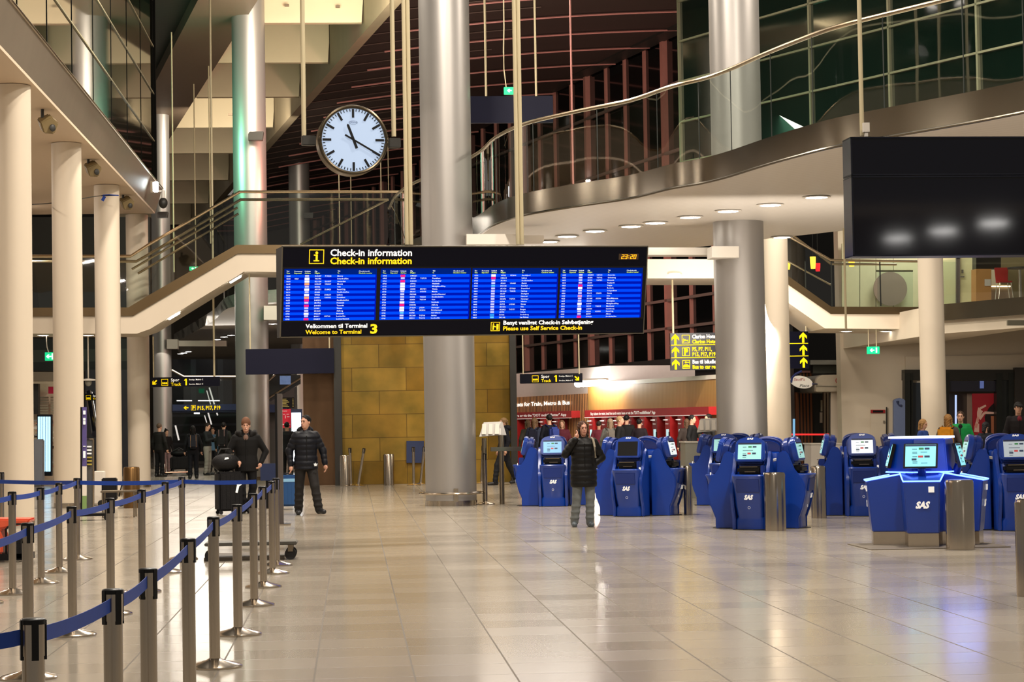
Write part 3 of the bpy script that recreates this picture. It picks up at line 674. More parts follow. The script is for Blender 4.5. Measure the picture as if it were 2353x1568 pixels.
mb = MB(); bf.text(mb, '3', 849, 769, 20.5, 16, bold=.035); mb.build('terminal_number', M_ylet, board, fixn=False, smooth=False)
mb = MB(); bf.ring(mb, 708, 573.5, 741, 606.5, 1.6); bf.rect(mb, 718.5, 585, 727, 587.5, .01, .014); bf.rect(mb, 722.5, 585, 727, 600, .01, .014); bf.rect(mb, 718, 598, 730.5, 600.6, .01, .014)
bf.poly(mb, [(724.7+3.2*math.cos(a), 581+3.2*math.sin(a)) for a in [2*PI*i/16 for i in range(16)]], .01, .014)
mb.build('info_symbol', M_ylet, board, smooth=False)
mb = MB(); bf.ring(mb, 1125, 745.5, 1146, 767, 1.3)
bf.poly(mb, [(1131+1.8*math.cos(a), 750.5+1.8*math.sin(a)) for a in [2*PI*i/12 for i in range(12)]], .01, .014)
bf.rect(mb, 1129, 753, 1132.5, 764, .01, .014); bf.poly(mb, [(1132, 754), (1137, 756), (1137, 758), (1132, 757)], .01, .014); bf.rect(mb, 1138, 750, 1143, 764, .01, .014)
mb.build('kiosk_symbol', M_ylet, board, smooth=False)
mb = MB(); bf.rect(mb, 1420, 584, 1467, 598, .004, .007); mb.build('clock_display', mat('amber_backing', S(66, 48, 30), .5, noise=0), board, smooth=False)
M_amber = mat('amber_digits', S(255, 165, 20), .5, emit=1.4, noise=0)
mb = MB()
SEG = {'2': 'abged', '3': 'abgcd', '0': 'abcdef'}
def seg7(ch, x, y, w_, h_, t_):
    P_ = {'a': (0, 0, w_, t_), 'g': (0, h_/2-t_/2, w_, h_/2+t_/2), 'd': (0, h_-t_, w_, h_), 'f': (0, 0, t_, h_/2), 'b': (w_-t_, 0, w_, h_/2), 'e': (0, h_/2, t_, h_), 'c': (w_-t_, h_/2, w_, h_)}
    for s_ in SEG[ch]:
        a, b, c, d = P_[s_]; sl = lambda yy: (h_-yy)*.14
        bf.poly(mb, [(x+a+sl(b), y+b), (x+c+sl(b), y+b), (x+c+sl(d), y+d), (x+a+sl(d), y+d)], .008, .011)
for ch, x in (('2', 1425.5), ('3', 1433.5), ('2', 1446.5), ('0', 1454.5)): seg7(ch, x, 585.8, 6.2, 10.8, 1.6)
bf.rect(mb, 1443, 588, 1444.6, 589.8, .008, .011); bf.rect(mb, 1442.6, 593, 1444.2, 594.8, .008, .011)
mb.build('time_digits', M_amber, board, smooth=False)
# screens
fl1 = [('2340', '', 'g', 'SU2497', 'F17233', 'Moscow'), ('0535', '0520', 'w', 'TK1786', '', 'Istanbul/Ist'), ('0600', '', 'w', 'KL1124', 'DL9377', 'Amsterdam'), ('0605', '', 'o', 'LH2447', 'UA8667', 'Munich'), ('0605', '', 'g', 'SK452', '', 'Oslo'), ('0610', '', 'w', 'AF1351', 'DL8423', 'Paris/Cdg'), ('0610', '', 'g', 'SK488', '', 'Stockholm/Arn'), ('0610', '', 'w', 'TP753', 'D48671', 'Lisbon'), ('0640', '', 'o', 'LH833', 'UA9303', 'Frankfurt'), ('0655', '', 'r', 'D83254', '', 'Stockholm/Arn'), ('0655', '', 'g', 'SK1706', '', 'Helsinki'), ('0700', '', 'r', 'D86475', '', 'Tenerife'), ('0700', '', 'g', 'LO460', '', 'Warsaw'), ('0700', '', 'g', 'SK1205', '', 'Aalborg'), ('0700', '', 'w', 'SN2268', '', 'Brussels'), ('0705', '', 'g', 'BA811', 'CX7160', 'London/Lhr'), ('0705', '', 'r', 'D82899', '', 'London/Gatwick')]
fl2 = [('0705', '', 'r', 'D83221', '', 'Oslo'), ('0705', '', 'g', 'SK639', 'TG7171', 'Frankfurt'), ('0710', '', 'r', 'D83300', '', 'Berlin/Sxf'), ('0715', '', 'w', 'AY962', '', 'Helsinki'), ('0715', '', 'w', 'DX075', '', 'Midtjylland/Hrp'), ('0715', '', 'w', 'OS308', 'SK9401', 'Vienna'), ('0715', '', 'g', 'SK661', 'OU5673', 'Munich'), ('0720', '', 'g', 'FR7383', '', 'London/Stansted'), ('0720', '', 'g', 'SK402', 'TG6220', 'Stockholm/Arn'), ('0720', '', 'g', 'SK454', 'TG7168', 'Oslo'), ('0730', '', 'w', 'DX650', '', 'Bornholm'), ('0735', '', 'r', 'D83082', '', 'Aalborg'), ('0735', '', 'w', 'JTG230', 'JG230', 'Stavanger'), ('0735', '', 'w', 'WF263', 'SK2816', 'Kristiansand'), ('0740', '', 'c', 'DK788', '', 'Sal Island'), ('0745', '', 'g', 'SK1243', 'TG7166', 'Aarhus'), ('0745', '', 'g', 'SK501', 'TG6112', 'London/Lhr')]
fl3 = [('0750', '', 'w', 'WF362', 'SK2804', 'Sandefjord'), ('0755', '', 'r', 'D83618', '', 'Lisbon'), ('0755', '', 'g', 'SK1416', '', 'Stockholm/Arn'), ('0755', '', 'g', 'SK601', 'UA6483', 'Zurich'), ('0800', '', 'c', 'DK1124', '', 'Funchal'), ('0800', '', 'g', 'SK1629', 'EY7423', 'Dusseldorf'), ('0800', '', 'g', 'SK1641', 'TG6232', 'Hamburg'), ('0800', '', 'g', 'SK657', '', 'Stuttgart'), ('0800', '', 'g', 'SK669', '', 'Hannover'), ('0805', '', 'g', 'SK1876', 'TG7176', 'Stavanger'), ('0805', '', 'g', 'SK744', '', 'Vilnius'), ('0805', '', 'g', 'SK751', 'LO5461', 'Warsaw'), ('0810', '', 'g', 'SK1462', '', 'Oslo'), ('0810', '', 'g', 'SK2862', 'TG7171', 'Bergen'), ('0810', '', 'g', 'SK755', '', 'Gdansk'), ('0815', '', 'b', 'KO202', '', 'Sonderborg'), ('0815', '', 'c', 'DK1146', '', 'Las Palmas')]
fl4 = [('0815', '', 'g', 'SK2551', 'UA7610', 'Amsterdam'), ('0815', '', 'g', 'SK434', 'TG7162', 'Gothenburg'), ('0815', '', 'g', 'SK593', 'UA7831', 'Brussels'), ('0815', '', 'g', 'SK595', '', 'Reykjavik'), ('0820', '', 'r', 'D83550', '', 'Prague'), ('0820', '', 'w', 'DX034', '', 'Bornholm'), ('0820', '', 'g', 'FR468', '', 'Cologne/Bonn'), ('0820', '', 'g', 'SK613', 'CX6890', 'Geneva'), ('0825', '', 'p', 'QR162', '', 'Doha'), ('0825', '', 'g', 'SK1685', 'A33306', 'Milan/Malpensa'), ('0825', '', 'g', 'SK2533', '', 'Birmingham'), ('0830', '', 'w', 'DX074', '', 'Midtjylland/Hrp'), ('0830', '', 'g', 'SK539', 'TG6218', 'Manchester'), ('0835', '', 'w', 'LG5434', '', 'Luxembourg'), ('0835', '', 'g', 'SK565', 'A33333', 'Paris/Cdg'), ('0840', '', 'g', 'SK777', '', 'Athens'), ('0840', '', 'r', 'DY4151', '', 'Stockholm/Arn')]
M_s = {'bg': mat('screen_blue', S(0, 16, 150), .6, emit=.95, noise=0, spec=.0), 'row': mat('screen_bright_blue', S(0, 62, 232), .6, emit=.85, noise=0, spec=.0), 'hd': mat('screen_header_blue', S(0, 26, 108), .6, emit=.8, noise=0, spec=.0)}
LOG = {'w': S(250, 252, 255), 'g': S(176, 180, 235), 'r': S(240, 30, 120), 'o': S(240, 150, 100), 'c': S(90, 180, 240), 'b': S(40, 130, 220), 'p': S(190, 130, 190)}
M_log = {k: mat('airline_patch_'+{'w': 'white', 'g': 'lilac', 'r': 'magenta', 'o': 'orange', 'c': 'cyan', 'b': 'azure', 'p': 'mauve'}[k], c, .4, emit=.75, noise=0, spec=0) for k, c in LOG.items()}
M_st = mat('screen_text', S(225, 240, 255), .5, emit=.7, noise=0); M_sty = mat('screen_text_yellow', S(220, 255, 90), .5, emit=.7, noise=0)
for (x0, x1, rows, ab) in ((654.5, 860, fl1, 0), (869, 1074, fl2, 1), (1078, 1278, fl3, 2), (1283.5, 1479, fl4, 3)):
    k = (x1-x0)/205.5
    mb = MB(); bf.rect(mb, x0, 618, x1, 737.5, .004, .010); s_ = mb.build('flight_screen', M_s['bg'], board, smooth=False)
    s_['label'] = f'blue flight screen, {nth[ab]} from the left on the board'
    mb = MB(); bf.rect(mb, x0, 618, x1, 631.3, .010, .0115); mb.build('header_bar', M_s['hd'], s_, smooth=False)
    mr = MB(); mt = MB(); my = MB(); ml = MB(); keys = sorted(LOG)
    for h, (dx, a, b) in enumerate(((4.5, 'Tid', 'Time'), (22, 'Forventet', 'Expected'), (44.5, 'Selskab', 'Airline'), (67, 'Fly', 'Flight'), (117.5, 'Til', 'To'), (164.5, 'Check-in pult', 'Check-in counter'))):
        bf.text(mt, a, x0+dx*k, 625, 2.7, len(a)*1.9*k, off=.0135, res=1); bf.text(my, b, x0+dx*k, 629.3, 2.7, len(b)*1.9*k, off=.0135, res=1)
    for r, (tm, ex, lg, f1, f2, dst) in enumerate(rows):
        y = 631.6+6.235*r
        if r % 2 == 0: bf.rect(mr, x0, y, x1-3, y+6.235, .010, .0115)
        bf.text(mt, tm, x0+4.5*k, y+4.6, 3.0, 9*k, off=.0135, res=1)
        if ex: bf.text(mt, ex, x0+22.5*k, y+4.6, 3.0, 9*k, off=.0135, res=1)
        bf.text(mt, f1, x0+67.5*k, y+4.6, 3.0, len(f1)*2.35*k, off=.0135, res=1)
        if f2: bf.text(mt, f2, x0+90*k, y+4.6, 3.0, len(f2)*2.3*k, off=.0135, res=1)
        bf.text(mt, dst, x0+117.5*k, y+4.6, 3.1, len(dst)*2.05*k, off=.0135, res=1)
        sc_ = .55 if lg in 'gc' else 1; bf.rect(ml, x0+(50-5.2*(.85 if lg in 'gc' else 1))*k, y+.7, x0+(50+5.2*(.85 if lg in 'gc' else 1))*k, y+.7+5*(.82 if lg in 'gc' else 1), .0115, .013, keys.index(lg))
    mr.build('row_stripe', M_s['row'], s_, smooth=False); mt.build('flight_text', M_st, s_, fixn=False, smooth=False); my.build('column_heading', M_sty, s_, fixn=False, smooth=False)
    ml.build('airline_patch', [M_log[c] for c in keys], s_, smooth=False)
for x, l in ((925.5, 'thin left rod of the pair holding the check-in board left of the middle column'), (935, 'thin right rod of the pair holding the check-in board left of the middle column'), (1184.5, 'left rod of the pair holding the check-in board right of the middle column'), (1194, 'right rod of the pair holding the check-in board right of the middle column')):
    D = 28.35+(.3 if x > 1000 else 0); q = bf.p(x+7 if x < 1000 else x+4, 566, -.15); o = MB().cyl((q.x, q.y, q.z), (q.x, q.y, 9.5), .027, n=12).build('hanging_rod', M_rodc); tag(o, l, 'rod', 'rods of the check-in board')

# --- big unlit double board at the right edge
t = thing('unlit_board', 'big black unlit double board at the right edge, reflecting balcony lights', 'information board')
uf = frame_flat(1955, 316, 21, math.radians(2), 0); uf.u = (uf.u+V((0, 0, .0))).normalized()
def ub(n, x0, y0, x1, y1, o0, o1, m, p=None): mb = MB(); uf.rect(mb, x0, y0, x1, y1, o0, o1); return mb.build(n, m, p or t, smooth=False)
ub('upper_box', 1955, 318, 2680, 403, -.28, 0, M_boxdark); ub('lower_box', 1955, 410, 2680, 592, -.28, 0, M_boxdark)
mb = MB()
for y in (315, 402, 407, 592): uf.rect(mb, 1953, y, 2682, y+3.5, -.29, .015)
for y0, y1 in ((315, 405), (408, 595)): uf.rect(mb, 1953, y0, 1957, y1, -.29, .015)
mb.build('frame', mat('dark_frame', S(34, 36, 46), .25, .6), t, smooth=False)
pole(1981, 9.5, 312, 21.2, .022, 'thick rod holding the big unlit board at right', group='rods of the unlit board')
# the lamps of the next balcony, behind the camera, that this board mirrors
def mirrored(px, py, z):
    P = uf.o+uf.u*0; r = ray(px, py); o_ = V((0, 0, HC)); k_ = (P-o_).dot(uf.n)/r.dot(uf.n); hit = o_+r*k_; d = r-uf.n*2*r.dot(uf.n); return hit+d*((z-hit.z)/d.z)
near = [mirrored(x, y, 5.2) for x, y in ((2063, 547), (2168, 530), (2283, 512))]
for i, q_ in enumerate(near): downlight(q_, .3, 'round downlight behind the camera, mirrored in the big unlit board', 'downlights mirrored in the unlit board', mat('strong_lamp', (1, .96, .92, 1), .5, emit=60, noise=0))
cx_ = sum(q_.x for q_ in near)/3; struct(MB().box((cx_+2, near[1].y-1.5, 5.32), (16, 9, .2)).build('ceiling_near', M_white, smooth=False))
cb = MB(); a = at(1990, 293, 21.1); cb.box(a, (.06, .05, .09)); cb.box(a+V((0, 0, -.06)), (.03, .03, .06)); tag(cb.build('sensor_box', M_white), 'small white sensor on the rod above the unlit board', 'sensor')

def signbox(name, label, x0, y0, x1, y1, D, m, dep=.14, cat='sign', group=None):
    t = thing(name, label, cat, group=group); fr = frame_flat(x0, y0, D); mb = MB(); fr.rect(mb, x0, y0, x1, y1, -dep, 0); mb.build('panel', m, t, smooth=False, bevel=.006); return t, fr
def arrow(fr, mb, x, y, s, ang):
    """an arrow in a box of size s centred on x, y; ang 0 = up, clockwise degrees"""
    pts = [(-.11, .5), (.11, .5), (.11, -.12), (.36, .14), (.36, -.14), (0, -.5), (-.36, -.14), (-.36, .14), (-.11, -.12)]
    a = math.radians(ang); R2 = lambda p: (x+s*(p[0]*math.cos(a)-p[1]*math.sin(a)), y+s*(p[0]*math.sin(a)+p[1]*math.cos(a)))
    P_ = [R2(p) for p in pts]
    for q_ in ((0, 1, 2, 8), (2, 3, 4, 5), (5, 6, 7, 8), (8, 2, 5)): fr.poly(mb, [P_[i] for i in q_], .008, .014)
def train(fr, mb, x, y, s):
    fr.ring(mb, x-s/2, y-s/2, x+s/2, y+s/2, s*.06)
    for k in (-.26, 0, .26): fr.poly(mb, [(x+s*(k-.11), y-.02*s), (x+s*(k+.04), y-.02*s), (x+s*(k+.13), y+.12*s), (x+s*(k+.09), y+.26*s), (x+s*(k-.12), y+.26*s)], .008, .014)
# unlit navy boards
signbox('unlit_sign', 'plain navy board hanging below the left end of the check-in board', 564, 803, 766, 861, 58.8, M_signb)
pole(575, 5.75, 803, 58.9, .02, 'thin rod from the stair down to the left end of the plain navy board'); pole(757, 5.75, 803, 58.9, .02, 'thin rod holding the right end of the plain navy board')
signbox('unlit_sign', 'plain dark board hanging high behind the balcony railing', 1080, 221, 1273, 283, 48, M_signb)
for x, l in ((1117, 'left rod of the plain dark board high behind the balcony'), (1232, 'right rod of the plain dark board high behind the balcony')): pole(x, 14.5, 221, 48, .024, l)
pole(1317.5, 14.9, 430, 49.5, .022, 'pinkish rod hanging behind the balcony glass, right of the dark board', M_rib)
# Track signs
def track(x0, y0, x1, y1, D, left, label):
    t, fr = signbox('track_sign', label, x0, y0, x1, y1, D, M_sign)
    Y_ = MB(); W_ = MB(); h = (y1-y0); k = h/22.
    if left: arrow(fr, Y_, x0+9, y0+11.5, 14, 225); xx = x0+28
    else: arrow(fr, Y_, x1-13, y0+12, 14, 135); xx = x0+31
    train(fr, Y_, xx+4, y0+11.5, 15); b = xx+18
    fr.text(W_, 'Spor', b, y0+9.5, 6.6, 19); fr.text(Y_, 'Track', b, y0+19.3, 6.6, 23); fr.poly(Y_, [(b+30, y0+7), (b+33, y0+4), (b+33, y0+18.6), (b+30.2, y0+18.6) if False else (b+33, y0+7.4), (b+30, y0+8.6)], .008, .014); fr.rect(Y_, b+33, y0+4, b+36.2, y0+18.8, .008, .014)
    fr.text(W_, 'Sverige, Malmö C', b+41, y0+7.6, 3, 32, res=1); fr.text(W_, 'Sweden, Malmö C', b+41, y0+17.8, 3, 32, res=1)
    Y_.build('yellow_lettering', M_yl, t, fixn=False, smooth=False); W_.build('white_lettering', M_wl, t, fixn=False, smooth=False)
track(346, 868, 503, 890, 60.6, True, 'Track 1 sign with arrow down left, hanging in front of the slim metal column')
track(1195, 860, 1340, 882, 64, False, 'Track 1 sign with arrow down right, hanging over the oak ticket wall')
pole(492.5, 13.9, 868, 60.7, .028, 'long thin rod crossing the stair glass down to the left Track 1 sign')
pole(353, 4.1, 868, 60.7, .02, 'short rod beside the cream column at the left end of the Track 1 sign')
for x, l in ((1202, 'left rod of the right Track 1 sign'), (1331, 'right rod of the right Track 1 sign')): pole(x, 5.4, 860, 64, .02, l)
t, fr = signbox('parking_sign', 'dark parking sign P15, P17, P19 with arrow left on the far landing', 396, 931, 545, 945, 87.9, M_navy)
Y_ = MB(); arrow(fr, Y_, 427, 938, 11, 270); fr.ring(Y_, 438.5, 932.5, 449, 944, .8); fr.text(Y_, 'P', 441.2, 942.5, 8, 5.5, bold=.05); fr.text(Y_, 'P15, P17, P19', 453, 943, 8.4, 52, bold=.03); Y_.build('lettering', M_yl, t, fixn=False, smooth=False)
# hotel and parking sign, three boards
t = thing('direction_sign', 'triple black and yellow sign to hotel, parking and car rental behind the metal column', 'sign')
fr = frame_flat(1540, 766, 61.6); W_ = MB(); Y_ = MB(); yl = MB()
for k, (a, b) in enumerate((('Clarion Hotel', 'Clarion Hotel'), ('P5, P7, P11,', 'P15, P17, P19'), ('Bus til biludlejning', 'Bus to car rental'))):
    y0 = 766+29.3*k; mb = MB(); fr.rect(mb, 1540, y0, 1865, y0+27.6, -.14, 0); mb.build('board', M_sign, t, smooth=False)
    for x in (1551.5, 1852.5): arrow(fr, Y_, x, y0+14, 24, 0)
    fr.ring(Y_, 1567, y0+4.5, 1585, y0+24, 1.2)
    wa = (57, 46, 74)[k]; wb = (57, 54, 68)[k]
    fr.text(W_ if k != 1 else Y_, a, 1591, y0+12.8, 8.4, wa, bold=.03); fr.text(Y_, b, 1591, y0+24.6, 8.4, wb, bold=.03)
    if k == 0: fr.rect(Y_, 1570, y0+16.5, 1582, y0+18.5, .008, .014); fr.rect(Y_, 1570, y0+13, 1571.5, y0+21.5, .008, .014); fr.rect(Y_, 1580.5, y0+16, 1582, y0+21.5, .008, .014); fr.rect(Y_, 1572, y0+14.6, 1576, y0+16, .008, .014)
    if k == 1: fr.text(Y_, 'P', 1571.5, y0+21, 13.5, 9.5, bold=.06)
    if k == 2: fr.poly(Y_, [(1569, y0+21), (1569, y0+17.5), (1572, y0+14.5), (1579, y0+14.5), (1583, y0+17.5), (1583, y0+21)], .008, .014); fr.poly(Y_, [(1575+2.2*math.cos(a_), y0+9.5+2.2*math.sin(a_)) for a_ in [2*PI*i/12 for i in range(12)]], .008, .014); fr.rect(Y_, 1577, y0+8.8, 1583, y0+10.2, .008, .014)
    r1, r2 = (('Udlejningsbus', 'Rental bus'), ('Metro og tog', 'Metro, train'), ('Metro', 'Metro'))[k][0], ('Arrivals bus', 'Train', 'Metro')[k]
    sfx = (('us', 'us'), ('og', 'ain'), ('Metro', 'Metro'))[k]; ww = ((9, 9), (9, 13), (26, 26))[k]; xr_ = ((1773, 1773), (1773, 1778), (1782, 1782))[k]
    fr.text(W_, sfx[0], xr_[0]-ww[0], y0+12.8, 8.4, ww[0], bold=.03); fr.text(Y_, sfx[1], xr_[1]-ww[1], y0+24.6, 8.4, ww[1], bold=.03)
for k in (1, 2): fr.rect(yl, 1542, 766+29.3*k-2.2, 1864, 766+29.3*k-.6, -.1, .006)
yl.build('divider_bar', M_yl, t, smooth=False); Y_.build('yellow_lettering', M_yl, t, fixn=False, smooth=False); W_.build('white_lettering', M_wl, t, fixn=False, smooth=False)
pole(1547, 5.6, 766, 61.7, .03, 'cream rod holding the left end of the hotel and parking sign'); pole(1852, 4.6, 766, 61.7, .02, 'thin rod holding the right end of the hotel and parking sign')
pole(1944, 5.5, 757, 45, .024, 'cream rod hanging down in front of the right landing')

for x, yb_, D in ((400, 626, 70), (450, 614, 80), (484, 560, 76), (781, 560, 92), (808, 560, 96), (876, 455, 92), (893, 440, 96)):
    p = at(x, yb_, D); o = MB().cyl((p.x, D, p.z if x > 700 else p.z), (p.x, D, 14.1), .022, n=8).build('hanging_rod', M_rodc); tag(o, {400: 'thin rod seen left of the stair glass under the roof fins', 450: 'thin rod down to the tiny exit sign behind the stair', 484: 'thin rod just left of the long rod in the stair glass', 781: 'thin rod behind the clock, left of two', 808: 'thin rod directly below the clock centre', 876: 'thin rod right below the clock rim', 893: 'thin rod between the clock and its right pole'}[x], 'rod', 'thin rods far behind')
for i, (x, y, D) in enumerate(((659, 12, 67.6), (776, 15, 67.6), (529, 263, 88))): tag(pxbox(MB(), x-5, y-3, x+5, y+2, D, .1).build('fin_sensor', mat('sensor_brown', S(110, 92, 70), .5), smooth=False), ['small brown box on the topmost roof fin, left one', 'small brown box on the topmost roof fin, right one', 'small brown box on a fin beside the metal column'][i], 'sensor')
# exit signs
M_exit = mat('exit_green', S(0, 170, 110), .4, emit=1.5, noise=0); M_exw = mat('exit_white', S(220, 255, 235), .4, emit=2.2, noise=0)
for (x0, y0, x1, y1, D, l) in ((1158, 200, 1191, 217, 44, 'small green exit sign high beside the double rod'), (103, 810, 126, 829, 59, 'green exit sign between two cream columns at left'), (435, 613, 455, 622, 80, 'tiny green exit sign seen through the stair glass'), (1993, 797, 2022, 814, 60.4, 'green exit sign under the right landing')):
    t, fr = signbox('exit_sign', l, x0, y0, x1, y1, D, M_exit, .08, 'exit sign'); mb = MB(); w_ = x1-x0; h_ = y1-y0
    cx_ = x0+w_*.38; cy_ = y0+h_*.5; s_ = h_*.62
    arrow(fr, mb, cx_, cy_, s_, 270)
    fr.rect(mb, x0+w_*.68, y0+h_*.15, x0+w_*.78, y0+h_*.85, .008, .014); mb.build('white_symbol', M_exw, t, smooth=False)
pts = [at(1157, -20, 44), at(1158, 60, 44), at(1157, 120, 44), at(1158, 160, 44), at(1163, 200, 44)]
tag(MB().tube(pts, .012, 6).build('cable', M_rodc), 'slightly curled cable down to the high green exit sign', 'cable')
pts = [at(107, 764, 59), at(107, 785, 59), at(108, 798, 59), at(112, 811, 59)]; tag(MB().tube(pts, .014, 6).build('cable', M_white), 'short white cable down to the left exit sign', 'cable')
for x in (1996, 2014): pole(x, at(x, 754, 60.4).z, 797, 60.44, .012, f'short rod over the {"left" if x < 2000 else "right"} end of the exit sign under the landing')

# ================================================================== CLOCK
cp = at(811, 322.5, 32); ck = thing('station_clock', 'round station clock with white lit dial showing twenty past eleven', 'clock', cp, math.radians(9))
R_ = .475; cm = MB().lathe([(R_*1.0, -.02), (R_*1.06, .0), (R_*1.06, .26), (R_*.98, .30)], n=64)
cm.v = [(x, z, y) for x, y, z in cm.v]; cm.build('case', M_brassf, ck)
dm = MB().lathe([(R_*.985, 0), (R_*.985, .012)], n=64); dm.v = [(x, -.025+z, y) for x, y, z in dm.v]; dm.build('dial', mat('clock_dial', S(120, 134, 152), .5, emit=.62, ecol=S(205, 224, 252), noise=0, spec=0), ck)
rm = MB().tube([(R_*1.02*math.cos(a), -.03, R_*1.02*math.sin(a)) for a in [2*PI*i/64 for i in range(64)]], .028, 8, closed=True); rm.build('rim', mat('clock_rim', S(84, 74, 58), .3, .8), ck)
mk_ = MB()
for i in range(60):
    a = 2*PI*i/60; big = i % 5 == 0; r1 = R_*.95; r0 = R_*(.68 if big else .87); wd_ = R_*(.072 if big else .026); M3 = Matrix.Rotation(a, 3, 'Y')
    mk_.box(M3 @ V((0, -.041, (r0+r1)/2)), (wd_, .006, r1-r0), M=M3)
mk_.build('hour_marks', M_black, ck, smooth=False)
def hand(name, ang, ln, tail, w0, w1):
    M3 = Matrix.Rotation(math.radians(ang), 3, 'Y'); P_ = [(-w0, -tail), (w0, -tail), (w1, ln-.02), (0, ln), (-w1, ln-.02)]
    MB().poly([M3 @ V((x, -.062, z)) for x, z in P_], (0, .008, 0)).build(name, M_black, ck, smooth=False)
hand('hour_hand', -20.5, R_*.52, R_*.28, .020, .018); hand('minute_hand', 120, R_*.93, R_*.3, .013, .013)
mb = MB(); fr = Frame((0, -.042, 0), (1, 0, 0), (0, 0, -1), (0, -1, 0), 1, 1, 0, 0)
fr.text(mb, 'Eltime', -.055, -.245, .03, .11, off=.002, slant=.3); mb.tube([(.065*math.cos(a), -.044, .253+.026*math.sin(a)) for a in [2*PI*i/24 for i in range(24)]], .0018, 4, closed=True); mb.build('maker_mark', mat('mark_blue', S(70, 90, 130), .5), ck, fixn=False)
mb = MB(); mb.box((-.63, .12, .0), (.2, .14, .14)); mb.box((.63, .12, -.02), (.17, .14, .14)); mb.build('side_arm', M_dark, ck, bevel=.008)
for x, l in ((698.5, 'cream pole holding the left arm of the clock'), (905, 'cream pole holding the right arm of the clock')): pole(x, 10.5, 314, 32.12+(.1 if x > 800 else -.1), .034, l, group='poles of the clock')
# speakers and spots
def spot(x, y, D, label, s=1.):
    p = at(x, y, D); t = thing('ceiling_speaker', label, 'speaker', p, .5, 'speakers under the left soffit'); M3 = Matrix.Rotation(.5, 3, 'X') @ Matrix.Rotation(-.35, 3, 'Y')
    mb = MB(); mb.poly([M3 @ V(v) for v in ((-.15, 0, .12), (.09, 0, .15), (.19, 0, .0), (.07, 0, -.19), (-.12, 0, -.12))], M3 @ V((0, .22, 0))); mb.build('body', mat('speaker_beige', S(130, 112, 76), .5), t, bevel=.02)
    MB().ell((.06, -.015, -.03), (.06, .02, .07), 14, 8).build('grille', M_dark, t); MB().cyl((-.09, .1, .10), (-.09, .1, 7.53-p.z), .03).build('bracket', M_dark, t)
spot(113, 290, 41, 'beige speaker hanging under the left soffit, nearest of the row'); spot(216, 392, 48.7, 'beige speaker under the left soffit, second of the row'); spot(294, 470, 56.2, 'beige speaker under the left soffit, farthest of the row')
def flood(x, y, D, w_, h_, label, rz_=0):
    p = at(x, y, D); t = thing('flood_lamp', label, 'lamp', p, rz_, 'dark flood lamps on the columns'); MB().poly([(-w_/2, 0, -h_/2), (w_/2*.85, 0, -h_/2), (w_/2, 0, h_/2), (-w_/2*.8, 0, h_/2), (-w_/2, 0, h_*.2)], (0, .3, 0)).build('housing', mat('flood_brown', S(48, 38, 30), .5), t, bevel=.01); MB().box((0, .42, 0), (.1, .3, .08)).build('bracket', M_dark, t)
flood(588, 312, 66, .46, .26, 'dark flood lamp on the green-pink metal column'); flood(373, 493, 60, .30, .15, 'small dark flood lamp below the corner of the left building'); flood(709, 495, 104, .46, .26, 'dark flood lamp on the distant metal column behind the stair glass')
p = at(375, 465, 59.5); t = thing('dome_camera', 'dark dome camera at the corner of the left building', 'security camera', p); MB().ell((0, 0, -.02), (.12, .12, .15), 18, 10).build('dome', M_dark, t); MB().cyl((0, 0, .05), (0, 0, .32), .05).build('stem', M_white, t); MB().box((-.1, 0, .3), (.25, .06, .05)).build('arm', M_white, t)
p = at(348, 430, 58.0); t = thing('spot_lamp', 'small cold white lamp shining on the steel edge of the left building', 'lamp', p+V((.1, 0, 0))); MB().box((0, 0, 0), (.16, .1, .28)).build('lens', mat('cold_lamp', (.75, .9, 1, 1), .5, emit=14, noise=0), t, bevel=.02); MB().box((-.07, .02, 0), (.1, .14, .3)).build('housing', M_steeld, t)
# cable hung between the columns at left
pts = [at(75, 470, 45), at(110, 468, 46), at(165, 461, 47.5), at(215, 452, 49.5), at(232, 450, 53.2), at(272, 449, 53.2)]
tag(MB().tube(pts, .012, 6).build('cable', M_black), 'thin dark cable slung between the left cream columns', 'cable')
p = at(236, 449, 53.2); t = thing('cable_tie', 'blue tie and tag on the cable at the third cream column', 'tag', p); MB().box((.02, -.02, -.08), (.07, .03, .12), M=Matrix.Rotation(.5, 3, 'Y')).build('tag', M_belt, t); MB().tube([(0, -.02, 0), (.15, -.03, .01), (.38, -.02, -.01)], .013, 6).build('strap', M_belt, t)
# ================================================================== QUEUE POSTS
def yh(px): return 977-.0165*(px-810)
def Dtop(px, py, z=1.0): return onz(px, py, z) if abs(py-yh(px)) > 1 else None
mpole = MB().cyl((0, 0, .03), (0, 0, .90), .036, n=20, cap=False).mesh('post_tube'); 
def meshobj(me, name, m, par):
    if not me.materials: me.materials.append(m); me.shade_smooth(); me.set_sharp_from_angle(angle=.6)
    o = bpy.data.objects.new(name, me); C.objects.link(o); o.parent = par; return o
mbase = MB().lathe([(.185, .0), (.185, .012), (.17, .022), (.06, .05), (.038, .062)], n=32).mesh('base')
hm = MB(); hm.lathe([(.038, .885), (.038, .985)], n=20); mhead = hm.mesh('head')
cm = MB(); cm.lathe([(.040, .985), (.040, 1.0), (.034, 1.004)], n=20)
for k in range(4): a = PI/2*k+.3; cm.box((.037*math.cos(a), .037*math.sin(a), .935), (.008, .022, .125), a)
mcap = cm.mesh('cap')
POST = {}
def post(key, px, py, label, group, rz=0, lean=0, loc=None):
    p = loc or onz(px, py, 1.0); t = thing('queue_post', label, 'queue barrier post', (p.x, p.y, 0), rz, group)
    meshobj(mpole, 'pole', M_steel, t); meshobj(mbase, 'base', M_steel, t); meshobj(mhead, 'head', M_steel, t); meshobj(mcap, 'belt_cap', M_black, t)
    POST[key] = t; return t
